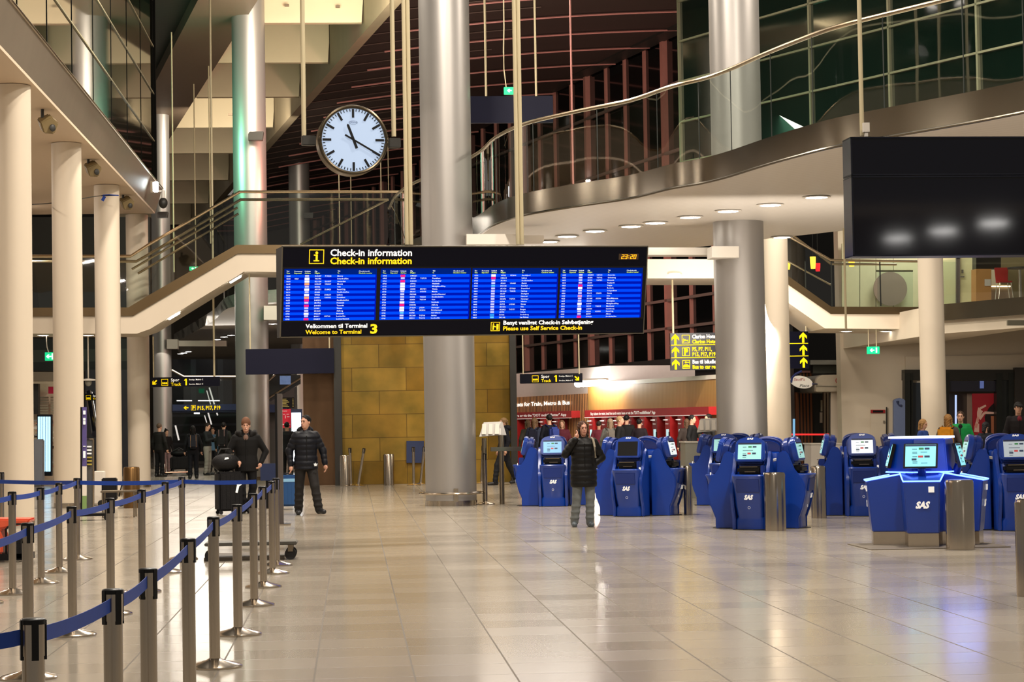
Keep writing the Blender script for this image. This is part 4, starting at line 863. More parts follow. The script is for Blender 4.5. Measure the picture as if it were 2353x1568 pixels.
def belt(a, b, par, z=.945, sag=.012):
    """belt from a to b (ground points), a part of the post it is pulled out of"""
    a, b = V(a), V(b); d = (b-a); d.z = 0; L_ = d.length; d.normalize(); nrm = V((-d.y, d.x, 0))*.0015; a2 = a+d*.04; b2 = b-d*.04; mb = MB(); A_ = []; B_ = []
    for i in range(9):
        s = i/8; p = a2.lerp(b2, s); zz = z-sag*4*s*(1-s); A_.append(V((p.x, p.y, zz+.025))); B_.append(V((p.x, p.y, zz-.025)))
    mb.slab(A_, B_, nrm*2); o = mb.build('belt', M_belt, par, smooth=False); o.matrix_parent_inverse = Matrix.Translation(par.location).inverted() if not par.rotation_euler.z else (Matrix.Translation(par.location) @ Matrix.Rotation(par.rotation_euler.z, 4, 'Z')).inverted()
rowD = [(76, 1424), (259, 1356), (340, 1308), (432, 1239), (490, 1189), (544, 1160.6), (581.5, 1135), (603, 1119), (624, 1107), (634, 1100)]
rowC = [(63, 1203), (164.5, 1165), (252.6, 1146), (325, 1126), (379.6, 1108.6), (417.7, 1097)]
rowB = [(27.5, 1131), (93, 1121), (135, 1111), (176.5, 1099.5)]
rowA = [(3, 1086)]
rn = ['nearest', 'second', 'third', 'fourth', 'fifth', 'sixth', 'seventh', 'eighth', 'ninth', 'last']
for i, (x, y) in enumerate(rowD): post(('D', i), x, y, f'steel queue post with blue belt, {rn[i]} from the camera in the long front row' if i < 9 else 'last steel queue post of the front row, beside the navy sign stand', 'queue posts of the long front row', rz=.35*i)
for i, (x, y) in enumerate(rowC): post(('C', i), x, y, f'steel queue post, {rn[i]} from the camera in the middle row behind the front one', 'queue posts of the middle row', rz=.5*i)
for i, (x, y) in enumerate(rowB): post(('B', i), x, y, f'steel queue post, {rn[i]} from the left in the short rear row', 'queue posts of the rear row', rz=.4*i)
post(('A', 0), 3, 1086, 'steel queue post half cut off at the left edge of the photo', 'queue posts at the left edge')
def chain(keys):
    for a, b in zip(keys, keys[1:]): belt(POST[a].location, POST[b].location, POST[a])
chain([('D', i) for i in range(9)]); chain([('C', i) for i in range(6)]); chain([('B', i) for i in range(4)])
belt(onz(-160, 1457, .97), POST[('D', 0)].location, POST[('D', 0)]); belt(onz(-60, 1255, .97), POST[('C', 0)].location, POST[('C', 0)]); belt(onz(-40, 1147, .97), POST[('B', 0)].location, POST[('B', 0)])
belt(onz(-60, 1100, .97), POST[('B', 3)].location, POST[('B', 3)]); belt(POST[('B', 3)].location, POST[('C', 5)].location, POST[('B', 3)])
for k_, (x, y, l_) in enumerate(((-160, 1457, 'front'), (-60, 1255, 'middle'), (-40, 1147, 'short rear'))): post(('X', k_), x, y+8, f'queue post just outside the left edge, where the {l_} row goes on', 'queue posts outside the left edge', loc=onz(x, y, .97))
sp_ = onz(604, 1085, 1.06); belt(POST[('C', 5)].location, V((sp_.x-.05, sp_.y, 0)), POST[('C', 5)])
post(('A', 1), 0, 0, 'steel queue post in the queue lane behind the second front post', 'queue posts of the middle row', loc=onz(650, 1101, 1.0)) if False else None
# leaning and spare posts by the brass tower
def spare(x, yb, label, lean):
    p = fl(x, yb); t = thing('queue_post', label, 'queue barrier post', (p.x, p.y, 0), 0, 'spare queue posts at the brass tower')
    for me, nm, m in ((mpole, 'pole', M_steel), (mhead, 'head', M_steel), (mcap, 'belt_cap', M_black)): o = meshobj(me, nm, m, t); o.rotation_euler = (0, lean, 0)
    meshobj(mbase, 'base', M_steel, t)
spare(807, 1118, 'upright spare queue post beside the left bin at the brass tower', -.02); spare(823, 1118, 'leaning spare queue post right of the left bin at the brass tower', .17)
spare(951, 1116, 'upright spare queue post in front of the square blue panel', 0); spare(966, 1114, 'leaning spare queue post touching the left side of the middle column', .12)
spare(1106, 1112, 'leaning spare queue post right of the middle column', .06); spare(1116, 1160, 'spare queue post standing beside the brochure stand', 0)

# navy sign stand + tall dark flat post
p = onz(612, 1170, 0); t = thing('sign_stand', 'navy sign stand at the end of the front queue row', 'sign stand', (p.x, p.y, 0))
fr = frame_flat(597, 1066, p.y); mb = MB(); fr.rect(mb, 598, 1066, 634, 1105, -.03, .01); mb.build('panel', M_navy, t, smooth=False).matrix_parent_inverse = Matrix.Translation(t.location).inverted()
mb = MB(); fr.rect(mb, 610, 1105, 620, 1185, -.03, .0); mb.build('stem', M_black, t, smooth=False).matrix_parent_inverse = Matrix.Translation(t.location).inverted(); 
pz = fr.p(615, 1185, 0); MB().lathe([(.2, 0), (.2, .015), (.05, .03)], (pz.x-p.x, pz.y-p.y, 0)).build('base', M_steel, t)
D_ = 36.0; fr = frame_flat(632, 905, D_); t = thing('advert_frame', 'tall slim black and grey stand in front of the walking man', 'stand'); mb = MB(); fr.rect(mb, 631, 905, 636, 1228, -.25, 0); mb.build('black_edge', M_black, t, smooth=False); mb = MB(); fr.rect(mb, 636, 905, 647.5, 1228, -.22, -.03); mb.build('grey_face', mat('stand_grey', S(84, 76, 72), .4), t, smooth=False)
fp = fr.p(639, 1229, -.1); MB().box((fp.x, fp.y, .012), (.35, .5, .024)).build('foot', M_steel, t)

# flat platform trolley lying at the front row
p = fl(640, 1285); t = thing('platform_trolley', 'flat grey platform trolley standing behind the front queue posts', 'trolley', (p.x, p.y, 0))
MB().box((-.32, 0, .2), (1.1, .55, .04)).build('platform', mat('trolley_grey', S(92, 90, 84), .4, .5), t, bevel=.01)
for x, y in ((-.8, -.2), (-.8, .2), (.15, -.2), (.15, .2)):
    wv = MB().cyl((x, y-.02, .07), (x, y+.02, .07), .07, n=16).build('wheel', M_rubber, t); MB().box((x, y, .14), (.06, .07, .08)).build('fork', M_steeld, wv)
# low dark floor mat
p = fl(565, 1283); o = MB().box((p.x, p.y, .02), (.95, 1.0, .04)).build('floor_plate', mat('plate_dark', S(78, 68, 56), .5)); tag(o, 'thin dark plate lying on the floor behind the front queue posts', 'plate')

# ================================================================== BINS
def bin_(px, yb, w_, ytop, label, m=None, D=None):
    D = D or 8128/(yb-yh(px)); r = w_*D/FPX/2; zt_ = 1.6-(ytop-yh(px))*D/FPX; p = at(px, yh(px), D)
    t = thing('steel_bin', label, 'bin', (p.x, D+r, 0), group='round steel bins'); MB().lathe([(r, .0), (r, zt_-.03), (r-.012, zt_)], n=40).build('shell', m or M_steel, t)
    MB().lathe([(r-.02, zt_), (r-.04, zt_+.006)], n=32).build('lid', M_black, t); return t
bin_(1781.5, 1223, 50, 1088, 'round steel bin between two front blue kiosks'); bin_(1881, 1194, 36, 1073, 'round steel bin behind the kiosk pair, left of the white-screen kiosk')
bin_(2209, 1269, 67, 1106, 'round steel bin in front of the angular blue kiosk island'); bin_(1579, 1188, 20, 1072, 'slim round steel bin half hidden behind the blue kiosk', D=36.9)
bin_(2372, 1380, 72, 1153, 'round steel bin cut off at the right edge of the photo'); bin_(792, 1119, 25, 1046, 'round steel bin at the left corner of the brass tower', D=58.0); bin_(892, 1116, 25, 1044, 'round steel bin standing alone in front of the brass tower', D=58.3)
bin_(299, 1166, 37, 1073, 'round brown bin behind the rear queue belt, beside a cream column', mat('brown_bin', S(132, 100, 62), .3, .9, stretch=(8, 8, .2)))

# ================================================================== OLD STYLE KIOSKS
def kiosk_proto():
    t = thing('check_in_kiosk', 'x', 'check-in kiosk')
    # body: cross sections (z, half width, front y, back y); the front looks along -y
    sec = [(0, .235, -.20, .13), (.14, .235, -.20, .13), (.18, .205, -.20, .13), (.34, .225, -.26, .13), (.55, .24, -.31, .13), (.72, .25, -.34, .13), (.775, .25, -.37, .13), (.79, .245, -.36, .13), (.80, .22, -.12, .13), (1.0, .21, -.08, .12), (1.08, .20, -.03, .10), (1.10, .18, .0, .06)]
    vs = []; n = 20
    for z, w_, yf, yb in sec:
        cy = (yf+yb)/2; hy = (yb-yf)/2
        for i in range(n):
            a = 2*PI*i/n; ca, sa = math.cos(a), math.sin(a); e = .42
            vs.append((w_*math.copysign(abs(ca)**e, ca), cy+hy*math.copysign(abs(sa)**e, sa), z))
    fs = [(k*n+i, k*n+(i+1) % n, (k+1)*n+(i+1) % n, (k+1)*n+i) for k in range(len(sec)-1) for i in range(n)]+[tuple(range(n-1, -1, -1)), tuple(range((len(sec)-1)*n, len(sec)*n))]
    MB().add(vs, fs).build('body', M_blue, t)
    # leaf-shaped side shells
    prof = [(-.19, 0), (.13, 0), (.13, .9), (.12, 1.02), (.08, 1.10), (.0, 1.13), (-.05, 1.08), (-.09, .98), (-.14, .86), (-.22, .76), (-.29, .64), (-.30, .50), (-.25, .3), (-.19, .15)]
    for s in (-1, 1):
        MB().poly([(s*.225, y, z) for y, z in prof], (s*.05, 0, 0)).build('side_shell', M_blue, t, bevel=.012)
    # head: domed back plate leaning back, with the screen
    M3 = Matrix.Rotation(-.22, 3, 'X'); o0 = V((0, -.20, .98))
    def hp(x, z, y=0): return o0+M3 @ V((x, y, z))
    out = [(-.20, 0), (.20, 0), (.225, .06), (.215, .28)]+[(.205*math.cos(a), .28+.085*math.sin(a)) for a in [PI*i/12 for i in range(1, 12)]]+[(-.215, .28), (-.225, .06)]
    hd = MB().poly([hp(x, z) for x, z in out], M3 @ V((0, .08, 0))).build('head', M_blue, t, bevel=.014)
    bp_ = [(-.19, -.05), (.19, -.05), (.235, .1), (.235, .24)]+[(.235*math.cos(a), .24+.13*math.sin(a)) for a in [PI*i/12 for i in range(1, 12)]]+[(-.235, .24), (-.235, .1)]
    bh = MB().poly([hp(x, z, .08) for x, z in bp_], M3 @ V((0, .12, 0))).build('rear_hood', M_blued, t, bevel=.03)
    MB().ell(hp(0, .31, .205), (.009, .009, .009), 8, 6).build('lock', M_steel, bh)
    fr = Frame(hp(0, 0, 0), (1, 0, 0), M3 @ V((0, 0, -1)), M3 @ V((0, -1, 0)), 1, 1, 0, 0)
    mb = MB(); fr.rect(mb, -.172, -.275, .172, -.035, .0, .006); s = mb.build('screen', mat('kiosk_screen', S(150, 205, 205), .3, emit=.62, noise=0), t, smooth=False)
    mb = MB(); fr.rect(mb, -.172, -.275, .172, -.25, .006, .008); mb.build('screen_header', mat('ui_navy', S(24, 36, 70), .4, emit=.1, noise=0), s, smooth=False)
    mb = MB(); fr.rect(mb, -.02, -.225, .03, -.205, .006, .008); fr.rect(mb, .045, -.225, .10, -.205, .006, .008, 1); fr.rect(mb, -.03, -.13, .02, -.105, .006, .008, 2); fr.rect(mb, .04, -.13, .095, -.105, .006, .008, 1); fr.rect(mb, -.10, -.10, -.045, -.08, .006, .008, 1)
    for z in (-.215, -.165, -.118, -.062): fr.rect(mb, -.10, z, -.05+(.1 if z == -.165 else 0), z+.006, .006, .008, 1)
    mb.build('screen_button', [mat('ui_green', S(50, 130, 70), .4, emit=.2, noise=0), mat('ui_dark', S(40, 60, 90), .4, emit=.1, noise=0), mat('ui_red', S(190, 60, 60), .4, emit=.3, noise=0)], s, smooth=False)
    mb = MB(); fr.text(mb, 'SAS', -.045, -.325, .022, .09, off=.003, bold=.05, slant=.25); mb.build('head_logo', M_wl, hd, fixn=False, smooth=False)
    # printer recess
    MB().box((0, -.16, .86), (.36, .14, .11)).build('printer', M_black, t, bevel=.03)
    mb = MB().box((.0, -.235, .905), (.26, .02, .012)); mb.box((.02, -.24, .835), (.16, .02, .01)); mb.build('printer_slot', M_steeld, t)
    MB().box((.195, -.19, .86), (.05, .1, .13)).build('card_reader', M_blued, t, bevel=.01)
    fr = Frame((0, -.312, .5), (1, 0, 0), (0, .14, -1), (0, -1, 0), 1, 1, 0, 0)
    mb = MB(); fr.text(mb, 'SAS', -.06, .06, .062, .125, off=.012, bold=.055, slant=.28); mb.build('logo', M_wl, t, fixn=False, smooth=False)
    mb = MB(); mb.tube([(.018*math.cos(a), -.262, .32+.018*math.sin(a)) for a in [2*PI*i/10 for i in range(10)]], .002, 4, closed=True); mb.build('star_emblem', M_wl, t)
    mb = MB(); mb.hexa([(-.17, -.322, .54), (.17, -.322, .54), (.17, -.350, .73), (-.17, -.350, .73)], [(-.17, -.30, .54), (.17, -.30, .54), (.17, -.33, .73), (-.17, -.33, .73)]); mb.build('service_flap', M_blued, t, bevel=.006)
    mb = MB(); mb.box((.235, -.26, .80), (.03, .012, .04)); mb.build('sticker', M_wl, t)
    mb = MB().lathe([(.30, 0), (.30, .008)], n=32); mb.build('floor_plate', M_dark, t)
    return t
kp = kiosk_proto(); used = False
clusters = [('C4', 1745, 32.1, -25), ('C2', 1466, 37.2, -25), ('C1', 1272, 42.3, -8), ('C3', 1680, 40.8, -25), ('C5', 1972, 35.7, -8), ('C6', 2314, 30.4, -6)]
KL = {('C4', 0): 'front blue self-service kiosk with pale green screen left of the round bin', ('C4', 1): 'front blue kiosk turned right, just right of the round bin', ('C4', 2): 'blue kiosk seen from behind, back right of the front kiosk group', ('C4', 3): 'blue kiosk turned left behind the front kiosk left of the bin',
      ('C2', 0): 'blue kiosk with a black screen, right of the woman on the phone', ('C2', 1): 'blue kiosk turned right with a white tilted screen, second group from the left', ('C2', 2): 'blue kiosk seen from behind, back of the second group from the left', ('C2', 3): 'blue kiosk turned left behind the black-screen kiosk',
      ('C1', 0): 'blue kiosk with light blue screen at the far left of all kiosks', ('C1', 1): 'blue kiosk turned right, partly hidden by the woman on the phone', ('C1', 2): 'blue kiosk seen from behind in the leftmost group, hood beside the woman', ('C1', 3): 'blue kiosk turned left at the outer left edge of the kiosks',
      ('C3', 0): 'blue kiosk half hidden left of the front group, in the rear row', ('C3', 1): 'blue kiosk in the rear row with a beige tilted screen between the front pair', ('C3', 2): 'blue kiosk of the rear group seen from behind, hood above the front pair', ('C3', 3): 'blue kiosk turned left at the left edge of the rear group',
      ('C5', 0): 'blue kiosk with bright white screen, right of the slim bin', ('C5', 1): 'blue kiosk turned right behind the angular kiosk island', ('C5', 2): 'blue kiosk seen from behind, hood right of the bright white screen', ('C5', 3): 'blue kiosk turned left whose hood stands left of the bright white screen',
      ('C6', 0): 'blue kiosk with grey screen at the right, beside the angular island', ('C6', 1): 'blue kiosk turned right, cut off by the right edge of the photo', ('C6', 2): 'blue kiosk seen from behind at the right edge of the photo', ('C6', 3): 'blue kiosk turned left between the angular island and the rightmost kiosk'}
for nm, px, D, a0 in clusters:
    c = at(px, yh(px), D)
    for k in range(4):
        a = math.radians(a0+90*k); loc = (c.x+.43*math.sin(a), D-.43*math.cos(a), 0); lb = KL[(nm, k)]
        if not used: kp.location = loc; kp.rotation_euler = (0, 0, a); kp['label'] = lb; kp['group'] = 'blue curved self-service kiosks'; used = True; u_ = kp
        else: u_ = dup(kp, loc, a, lb)
        for ch in u_.children:
            if ch.name.startswith('screen') and (nm, k) in (('C2', 0), ('C5', 0), ('C6', 0), ('C1', 0), ('C2', 1), ('C3', 1)):
                ch.data = ch.data.copy(); ch.data.materials.clear()
                ch.data.materials.append({('C2', 0): M_black, ('C5', 0): mat('kiosk_screen_white', S(225, 235, 240), .3, emit=.8, noise=0), ('C6', 0): mat('kiosk_screen_grey', S(170, 182, 190), .3, emit=.45, noise=0), ('C1', 0): mat('kiosk_screen_sky', S(120, 175, 215), .3, emit=.5, noise=0), ('C2', 1): mat('kiosk_screen_white', S(225, 235, 240), .3, emit=.8), ('C3', 1): mat('kiosk_screen_beige', S(170, 160, 145), .3, emit=.3, noise=0)}[(nm, k)])
                if (nm, k) == ('C2', 0):
                    for g in list(ch.children): bpy.data.objects.remove(g)
# cream caps between the kiosks of a group
for nm, px, D, a0 in clusters:
    c = at(px, yh(px), D); t = thing('kiosk_hub', {'C4': 'white star-shaped cap between the front kiosks', 'C2': 'white cap between the kiosks right of the woman', 'C1': 'white cap in the leftmost kiosk group', 'C3': 'white cap inside the rear kiosk group', 'C5': 'white cap behind the bright-screen kiosk', 'C6': 'white cap of the kiosk group at the right edge'}[nm], 'kiosk hub', (c.x, D, 0), math.radians(a0+45), 'white hubs in the middle of the kiosk groups')
    MB().cyl((0, 0, 0), (0, 0, .92), .10, n=16).build('stem', M_black, t)
    P_ = []
    for i in range(8): a = PI/4*i; r = .36 if i % 2 == 0 else .12; P_.append((r*math.sin(a), -r*math.cos(a), .98 if i % 2 else 1.02))
    mb = MB(); mb.add([(0, 0, .93)]+P_+[(x, y, z-.03) for x, y, z in P_]+[(0, 0, .90)], [(0, i+1, (i+1) % 8+1) for i in range(8)]+[(17, (i+1) % 8+9, i+9) for i in range(8)]+[(i+1, i+9, (i+1) % 8+9, (i+1) % 8+1) for i in range(8)]); mb.build('cap', M_white, t, smooth=False)

# ================================================================== ANGULAR KIOSK ISLAND
D_ = 26.9; c = at(2128, yh(2128), D_); t = thing('kiosk_island', 'angular blue kiosk island with glowing blue light strips and a large tablet screen', 'check-in kiosk', (c.x, D_+.25, 0))
M_led = mat('led_strip', S(120, 150, 255), .4, emit=3.2, ecol=(.12, .25, 1, 1), noise=0); M_ledw = mat('led_strip_pale', S(215, 225, 255), .4, emit=2.2, ecol=(.55, .68, 1, 1), noise=0)
def fru(mb, P0, z0, P1, z1): mb.hexa([(x, y, z0) for x, y in P0], [(x, y, z1) for x, y in P1])
ns = lambda r, rot=0, n=6: [(r*math.cos(2*PI*i/n+rot), r*math.sin(2*PI*i/n+rot)) for i in range(n)]
def prism(mb, A_, z0, B_, z1): n = len(A_); mb.add([(x, y, z0) for x, y in A_]+[(x, y, z1) for x, y in B_], [tuple(range(n-1, -1, -1)), tuple(range(n, 2*n))]+[(i, (i+1) % n, n+(i+1) % n, n+i) for i in range(n)])
mb = MB(); prism(mb, ns(.40, 0), .17, ns(.42, 0), .9); prism(mb, ns(.44, 0), .9, ns(.40, 0), 1.32); mb.build('tower', M_blue, t, bevel=.015)
mb = MB(); prism(mb, ns(.38, 0), 0, ns(.38, 0), .17); mb.build('tower_foot', M_steel, t, smooth=False)
mb = MB(); prism(mb, ns(.42, 0), 1.32, ns(.42, 0), 1.345); mb.build('top_light', M_ledw, t, smooth=False)
mb = MB()
for i in range(6):
    a0_, a1_ = 2*PI*i/6, 2*PI*(i+1)/6; mb.tube([(.455*math.cos(a0_), .455*math.sin(a0_), .905), (.455*math.cos(a1_), .455*math.sin(a1_), .905)], .011, 6)
mb.build('waist_light', M_led, t)
def pedestal(ang, rr, big=True, lab=None):
    M3 = Matrix.Rotation(ang, 3, 'Z'); tr = lambda x, y, z: M3 @ V((x, y-rr, z))
    P0 = [(-.20, -.22), (.18, -.22), (.24, .22), (-.24, .22)]; P1 = [(-.24, -.28), (.20, -.28), (.27, .25), (-.28, .25)]
    mb = MB(); mb.hexa([tr(x, y, .17) for x, y in P0], [tr(x, y, .80+(.10 if y > 0 else 0)) for x, y in P1]); b = mb.build('pedestal', M_blue, t, bevel=.012)
    if lab: b['label'] = lab
    mb = MB(); mb.hexa([tr(x*.96, y*.96, 0) for x, y in P0], [tr(x*.96, y*.96, .17) for x, y in P0]); mb.build('foot', M_steel, b, smooth=False)
    mb = MB(); mb.tube([tr(-.28, .25, .905), tr(-.24, -.285, .805), tr(.20, -.285, .805), tr(.27, .25, .905)], .011, 6); mb.build('light_strip', M_led, b)
    fr = Frame(tr(0, -.256, .5), M3 @ V((1, 0, 0)), M3 @ V((0, .05, -1)), M3 @ V((0, -1, 0)), 1, 1, 0, 0); mb = MB(); fr.text(mb, 'SAS', -.10, .02, .075, .16, off=.012, bold=.055, slant=.28); fr.rect(mb, .06, -.24, .13, -.17, .008, .018); mb.build('logo', M_wl, b, fixn=False, smooth=False)
    M4 = M3 @ Matrix.Rotation(-.25, 3, 'X'); o0 = tr(-.02, -.02, .96); hp = lambda x, z, y=0: o0+M4 @ V((x, y, z))
    mb = MB(); mb.hexa([hp(-.215, 0), hp(.20, 0), hp(.215, .31), hp(-.20, .31)], [hp(-.215, 0, .04), hp(.20, 0, .04), hp(.215, .31, .04), hp(-.20, .31, .04)]); tb = mb.build('tablet', M_black, t, bevel=.006)
    mb = MB(); mb.hexa([hp(-.19, .02, -.004), hp(.175, .02, -.004), hp(.19, .295, -.004), hp(-.178, .295, -.004)], [hp(-.19, .02, .002), hp(.175, .02, .002), hp(.19, .295, .002), hp(-.178, .295, .002)]); mb.build('tablet_screen', mat('island_screen', S(130, 215, 220), .3, emit=.85, noise=0), tb, smooth=False)
    fr = Frame(hp(0, 0, -.004), M4 @ V((1, 0, 0)), M4 @ V((0, 0, -1)), M4 @ V((0, -1, 0)), 1, 1, 0, 0); mb = MB(); fr.rect(mb, -.178, -.293, .188, -.272, 0, .003, 1); fr.rect(mb, -.02, -.255, .04, -.23, 0, .003, 0); fr.rect(mb, .05, -.255, .11, -.23, 0, .003, 1); fr.rect(mb, -.03, -.155, .03, -.13, 0, .003, 2); fr.rect(mb, .045, -.155, .11, -.13, 0, .003, 1); fr.rect(mb, -.11, -.12, -.05, -.095, 0, .003, 1)
    for z in (-.24, -.2, -.185, -.145, -.08, -.065): fr.rect(mb, -.10, z, -.04, z+.006, 0, .003, 1); fr.rect(mb, .0, z, .08, z+.006, 0, .003, 1) if z in (-.2, -.065) else None
    mb.build('screen_button', [MATS['ui_green'], MATS['ui_dark'], MATS['ui_red']], tb, smooth=False)
    mb = MB(); mb.cyl(tr(0, .1, .84), hp(0, .05, .05), .05, n=10); mb.build('tablet_neck', M_blued, tb)
pedestal(math.radians(-14), .50); pedestal(math.radians(66), .50); pedestal(math.radians(-100), .42)
mb = MB(); mb.poly([(.0, -.44, 1.0), (.07, -.44, 1.0), (.09, -.44, 1.18), (.05, -.44, 1.24), (-.02, -.44, 1.22), (-.04, -.44, 1.16)], (0, .04, 0)); mb.build('phone_receiver', mat('pale_lilac', S(175, 170, 225), .4), t, bevel=.01)
o = MB().box((c.x-.05, D_-.1, .006), (1.7, 1.3, .008)).build('floor_mat', mat('mat_brown', S(112, 102, 88), .5)); tag(o, 'thin dark floor plate under the angular kiosk island', 'mat')
l = bpy.data.lights.new('island_glow', 'POINT'); l.energy = 7; l.color = (.2, .3, 1); l.shadow_soft_size = .25; lo = bpy.data.objects.new('island_glow', l); C.objects.link(lo); lo.location = (c.x+.3, D_-.5, 1.1)

# brochure racks
def rack(px, yb, label, D=None, k=1.):
    D = D or 8128/(yb-yh(px)); p = at(px, yh(px), D); t = thing('brochure_rack', label, 'brochure rack', (p.x, D, 0), .15)
    mb = MB(); mb.cyl((.07, 0, 0), (.07, 0, 1.35), .05, n=16); mb.build('post', M_steeld, t); mb = MB(); mb.cyl((-.25, .1, 0), (-.25, .1, 1.3), .05, n=16); mb.build('post', M_steeld, t)
    mb = MB(); mb.box((.22, -.05, 1.08), (.75, .05, .08)); mb.build('cross_bar', M_steeld, t)
    mb = MB(); mb.poly([(.18, 0, 1.35), (-.04, 0, 1.35), (.08, 0, 1.62), (.10, 0, 1.62)], (0, .3, 0)); mb.poly([(-.38, -.06, 1.33), (.06, -.06, 1.36), (.08, .06, 1.62), (-.26, .06, 1.61)], (0, .03, 0)); mb.build('holder', mat('rack_acrylic', S(200, 196, 190), .3), t, bevel=.005)
    for i in range(3): mb = MB(); mb.poly([(-.34+.13*i, -.10, 1.38), (-.25+.13*i, -.10, 1.38), (-.22+.13*i, .02, 1.58), (-.30+.13*i, .02, 1.58)], (0, .01, 0)); mb.build('leaflet', M_white, t, smooth=False)
rack(1143, 1159, 'brochure rack on two steel posts right of the middle column')
rack(1640, 1150, 'brochure rack behind the kiosks, left of the right metal column', D=45)
# grey counters behind the kiosks
for (x0, y0, x1, yb, l) in ((1575, 1018, 1640, 1146, 'grey counter behind the kiosks, left of the right metal column'), (1864, 1022, 1935, 1140, 'white counter behind the slim bin')):
    D = 8128/(yb-yh(x0)); t = thing('counter', l, 'counter'); pxbox(MB(), x0, y0, x1, yb, D, .7).build('body', M_grey if x0 < 1800 else M_white, t, smooth=False); pxbox(MB(), x0-2, y0-3, x1+2, y0, D-.03, .78).build('top', M_white, t, smooth=False)
# ================================================================== LEFT BACKGROUND
def pb(name, label, cat, x0, y0, x1, y1, D, dep, m, group=None, bevel=0):
    o = pxbox(MB(), x0, y0, x1, y1, D, dep).build(name, m, smooth=False, bevel=bevel); return tag(o, label, cat, group)
def ps(name, x0, y0, x1, y1, D, dep, m): return struct(pxbox(MB(), x0, y0, x1, y1, D, dep).build(name, m, smooth=False))
def setp(o, par): o.parent = par; return o
# shop seen between the first two columns
t = thing('shop_facade', 'small shop front with shutters seen between the two nearest cream columns', 'shop')
setp(pxbox(MB(), 60, 862, 132, 1101, 74, .3).build('wall', mat('shop_wall', S(190, 172, 148), .6), smooth=False), t)
setp(pxbox(MB(), 60, 855, 132, 876, 72.6, .6).build('canopy', mat('shop_canopy', S(120, 106, 90), .4), smooth=False), t)
setp(pxbox(MB(), 76, 882, 88, 952, 73, .4).build('dark_pillar', M_dark, smooth=False), t)
mb = MB()
for k in range(7): y = 912+6*k; pxbox(mb, 90, y, 111, y+4, 73.6, .1); pxbox(mb, 116, y, 130, y+4, 73.6, .1)
setp(mb.build('shutter', mat('shutter_beige', S(140, 130, 110), .5), smooth=False), t)
setp(pxbox(MB(), 111, 889, 132, 905, 73.2, .1).build('lit_sign', mat('sign_maroon', S(120, 0, 30), .4, emit=.5), smooth=False), t)
mb = MB(); random.seed(3)
for k in range(46):
    x = random.choice([random.uniform(74, 82), random.uniform(114, 128)]); y = random.uniform(960, 1080); w_ = random.uniform(2, 7); h_ = random.uniform(2, 6); pxbox(mb, x, y, x+w_, y+h_, 73.3-random.random()*.3, .25, random.randrange(4))
setp(mb.build('shelf_goods', [M_white, mat('goods_brown', S(90, 66, 54), .5), mat('goods_grey', S(150, 148, 150), .5), mat('goods_pink', S(190, 140, 120), .5)], smooth=False), t)
t = thing('light_display', 'tall display of bright white and cyan light tubes in the shop', 'light display')
setp(pxbox(MB(), 85, 953, 118, 1094, 66, .3).build('cabinet', M_black, smooth=False), t)
M_tube = mat('display_tube', (.45, .78, 1, 1), .4, emit=1.3, noise=0)
for k in range(5):
    x = 87+6*k; o = pxbox(MB(), x, 958, x+4.2, 1084 if k > 1 else 1012, 65.9, .08).build('tube', M_tube, smooth=False); o.parent = t
pb('vending_machine', 'grey ticket machine with two small lit screens beside the light display', 'machine', 76, 1010, 96, 1116, 64, .6, mat('machine_grey', S(150, 156, 166), .4), bevel=.03)
pb('black_box', 'black box on the floor under the grey ticket machine', 'box', 77, 1092, 97, 1113, 66, .4, M_black, bevel=.02)
ps('wall_shop_beam', 60, 778, 300, 852, 82, 1.0, slat_mat('beam_bands', S(62, 70, 62), S(30, 36, 34), (0, 0, 1), 1.1, .5))
ps('wall_shop_beam', 60, 499, 345, 762, 84, .6, slat_mat('dark_bands', S(44, 40, 34), S(20, 18, 16), (1, 0, .1), .7, .5, duty=.3))
ps('wall_dark_partition', 196, 850, 300, 1104, 76, .3, mat('partition_dark', S(34, 34, 42), .4))
tag(MB().cyl(at(205, 905, 70), at(219, 998, 66), .11, n=12).build('escalator_rail', mat('esc_rail', S(60, 60, 74), .15, .8)), 'dark shiny escalator rail between the second and third cream columns', 'rail')
t, fr = signbox('track_sign', 'partly hidden small Track sign between the second and third cream columns', 195, 905, 231, 921, 68, M_sign); Y_ = MB(); W_ = MB(); train(fr, Y_, 203, 914, 11); fr.text(W_, 'Spor', 213, 912, 4, 13); fr.text(Y_, 'Track', 213, 919, 4, 15); Y_.build('yellow_lettering', M_yl, t, fixn=False, smooth=False); W_.build('white_lettering', M_wl, t, fixn=False, smooth=False)
p = at(203, 877, 59.5); t = thing('ceiling_camera', 'white dome camera between the second and third cream columns', 'security camera', p); MB().lathe([(.2, .02), (.2, .05), (.05, .08)], n=24).build('mount', M_white, t); MB().ell((0, 0, -.02), (.09, .09, .11), 14, 8).build('dome', M_grey, t); MB().cyl((0, 0, .05), (0, 0, 1.38), .02).build('stem', M_white, t)
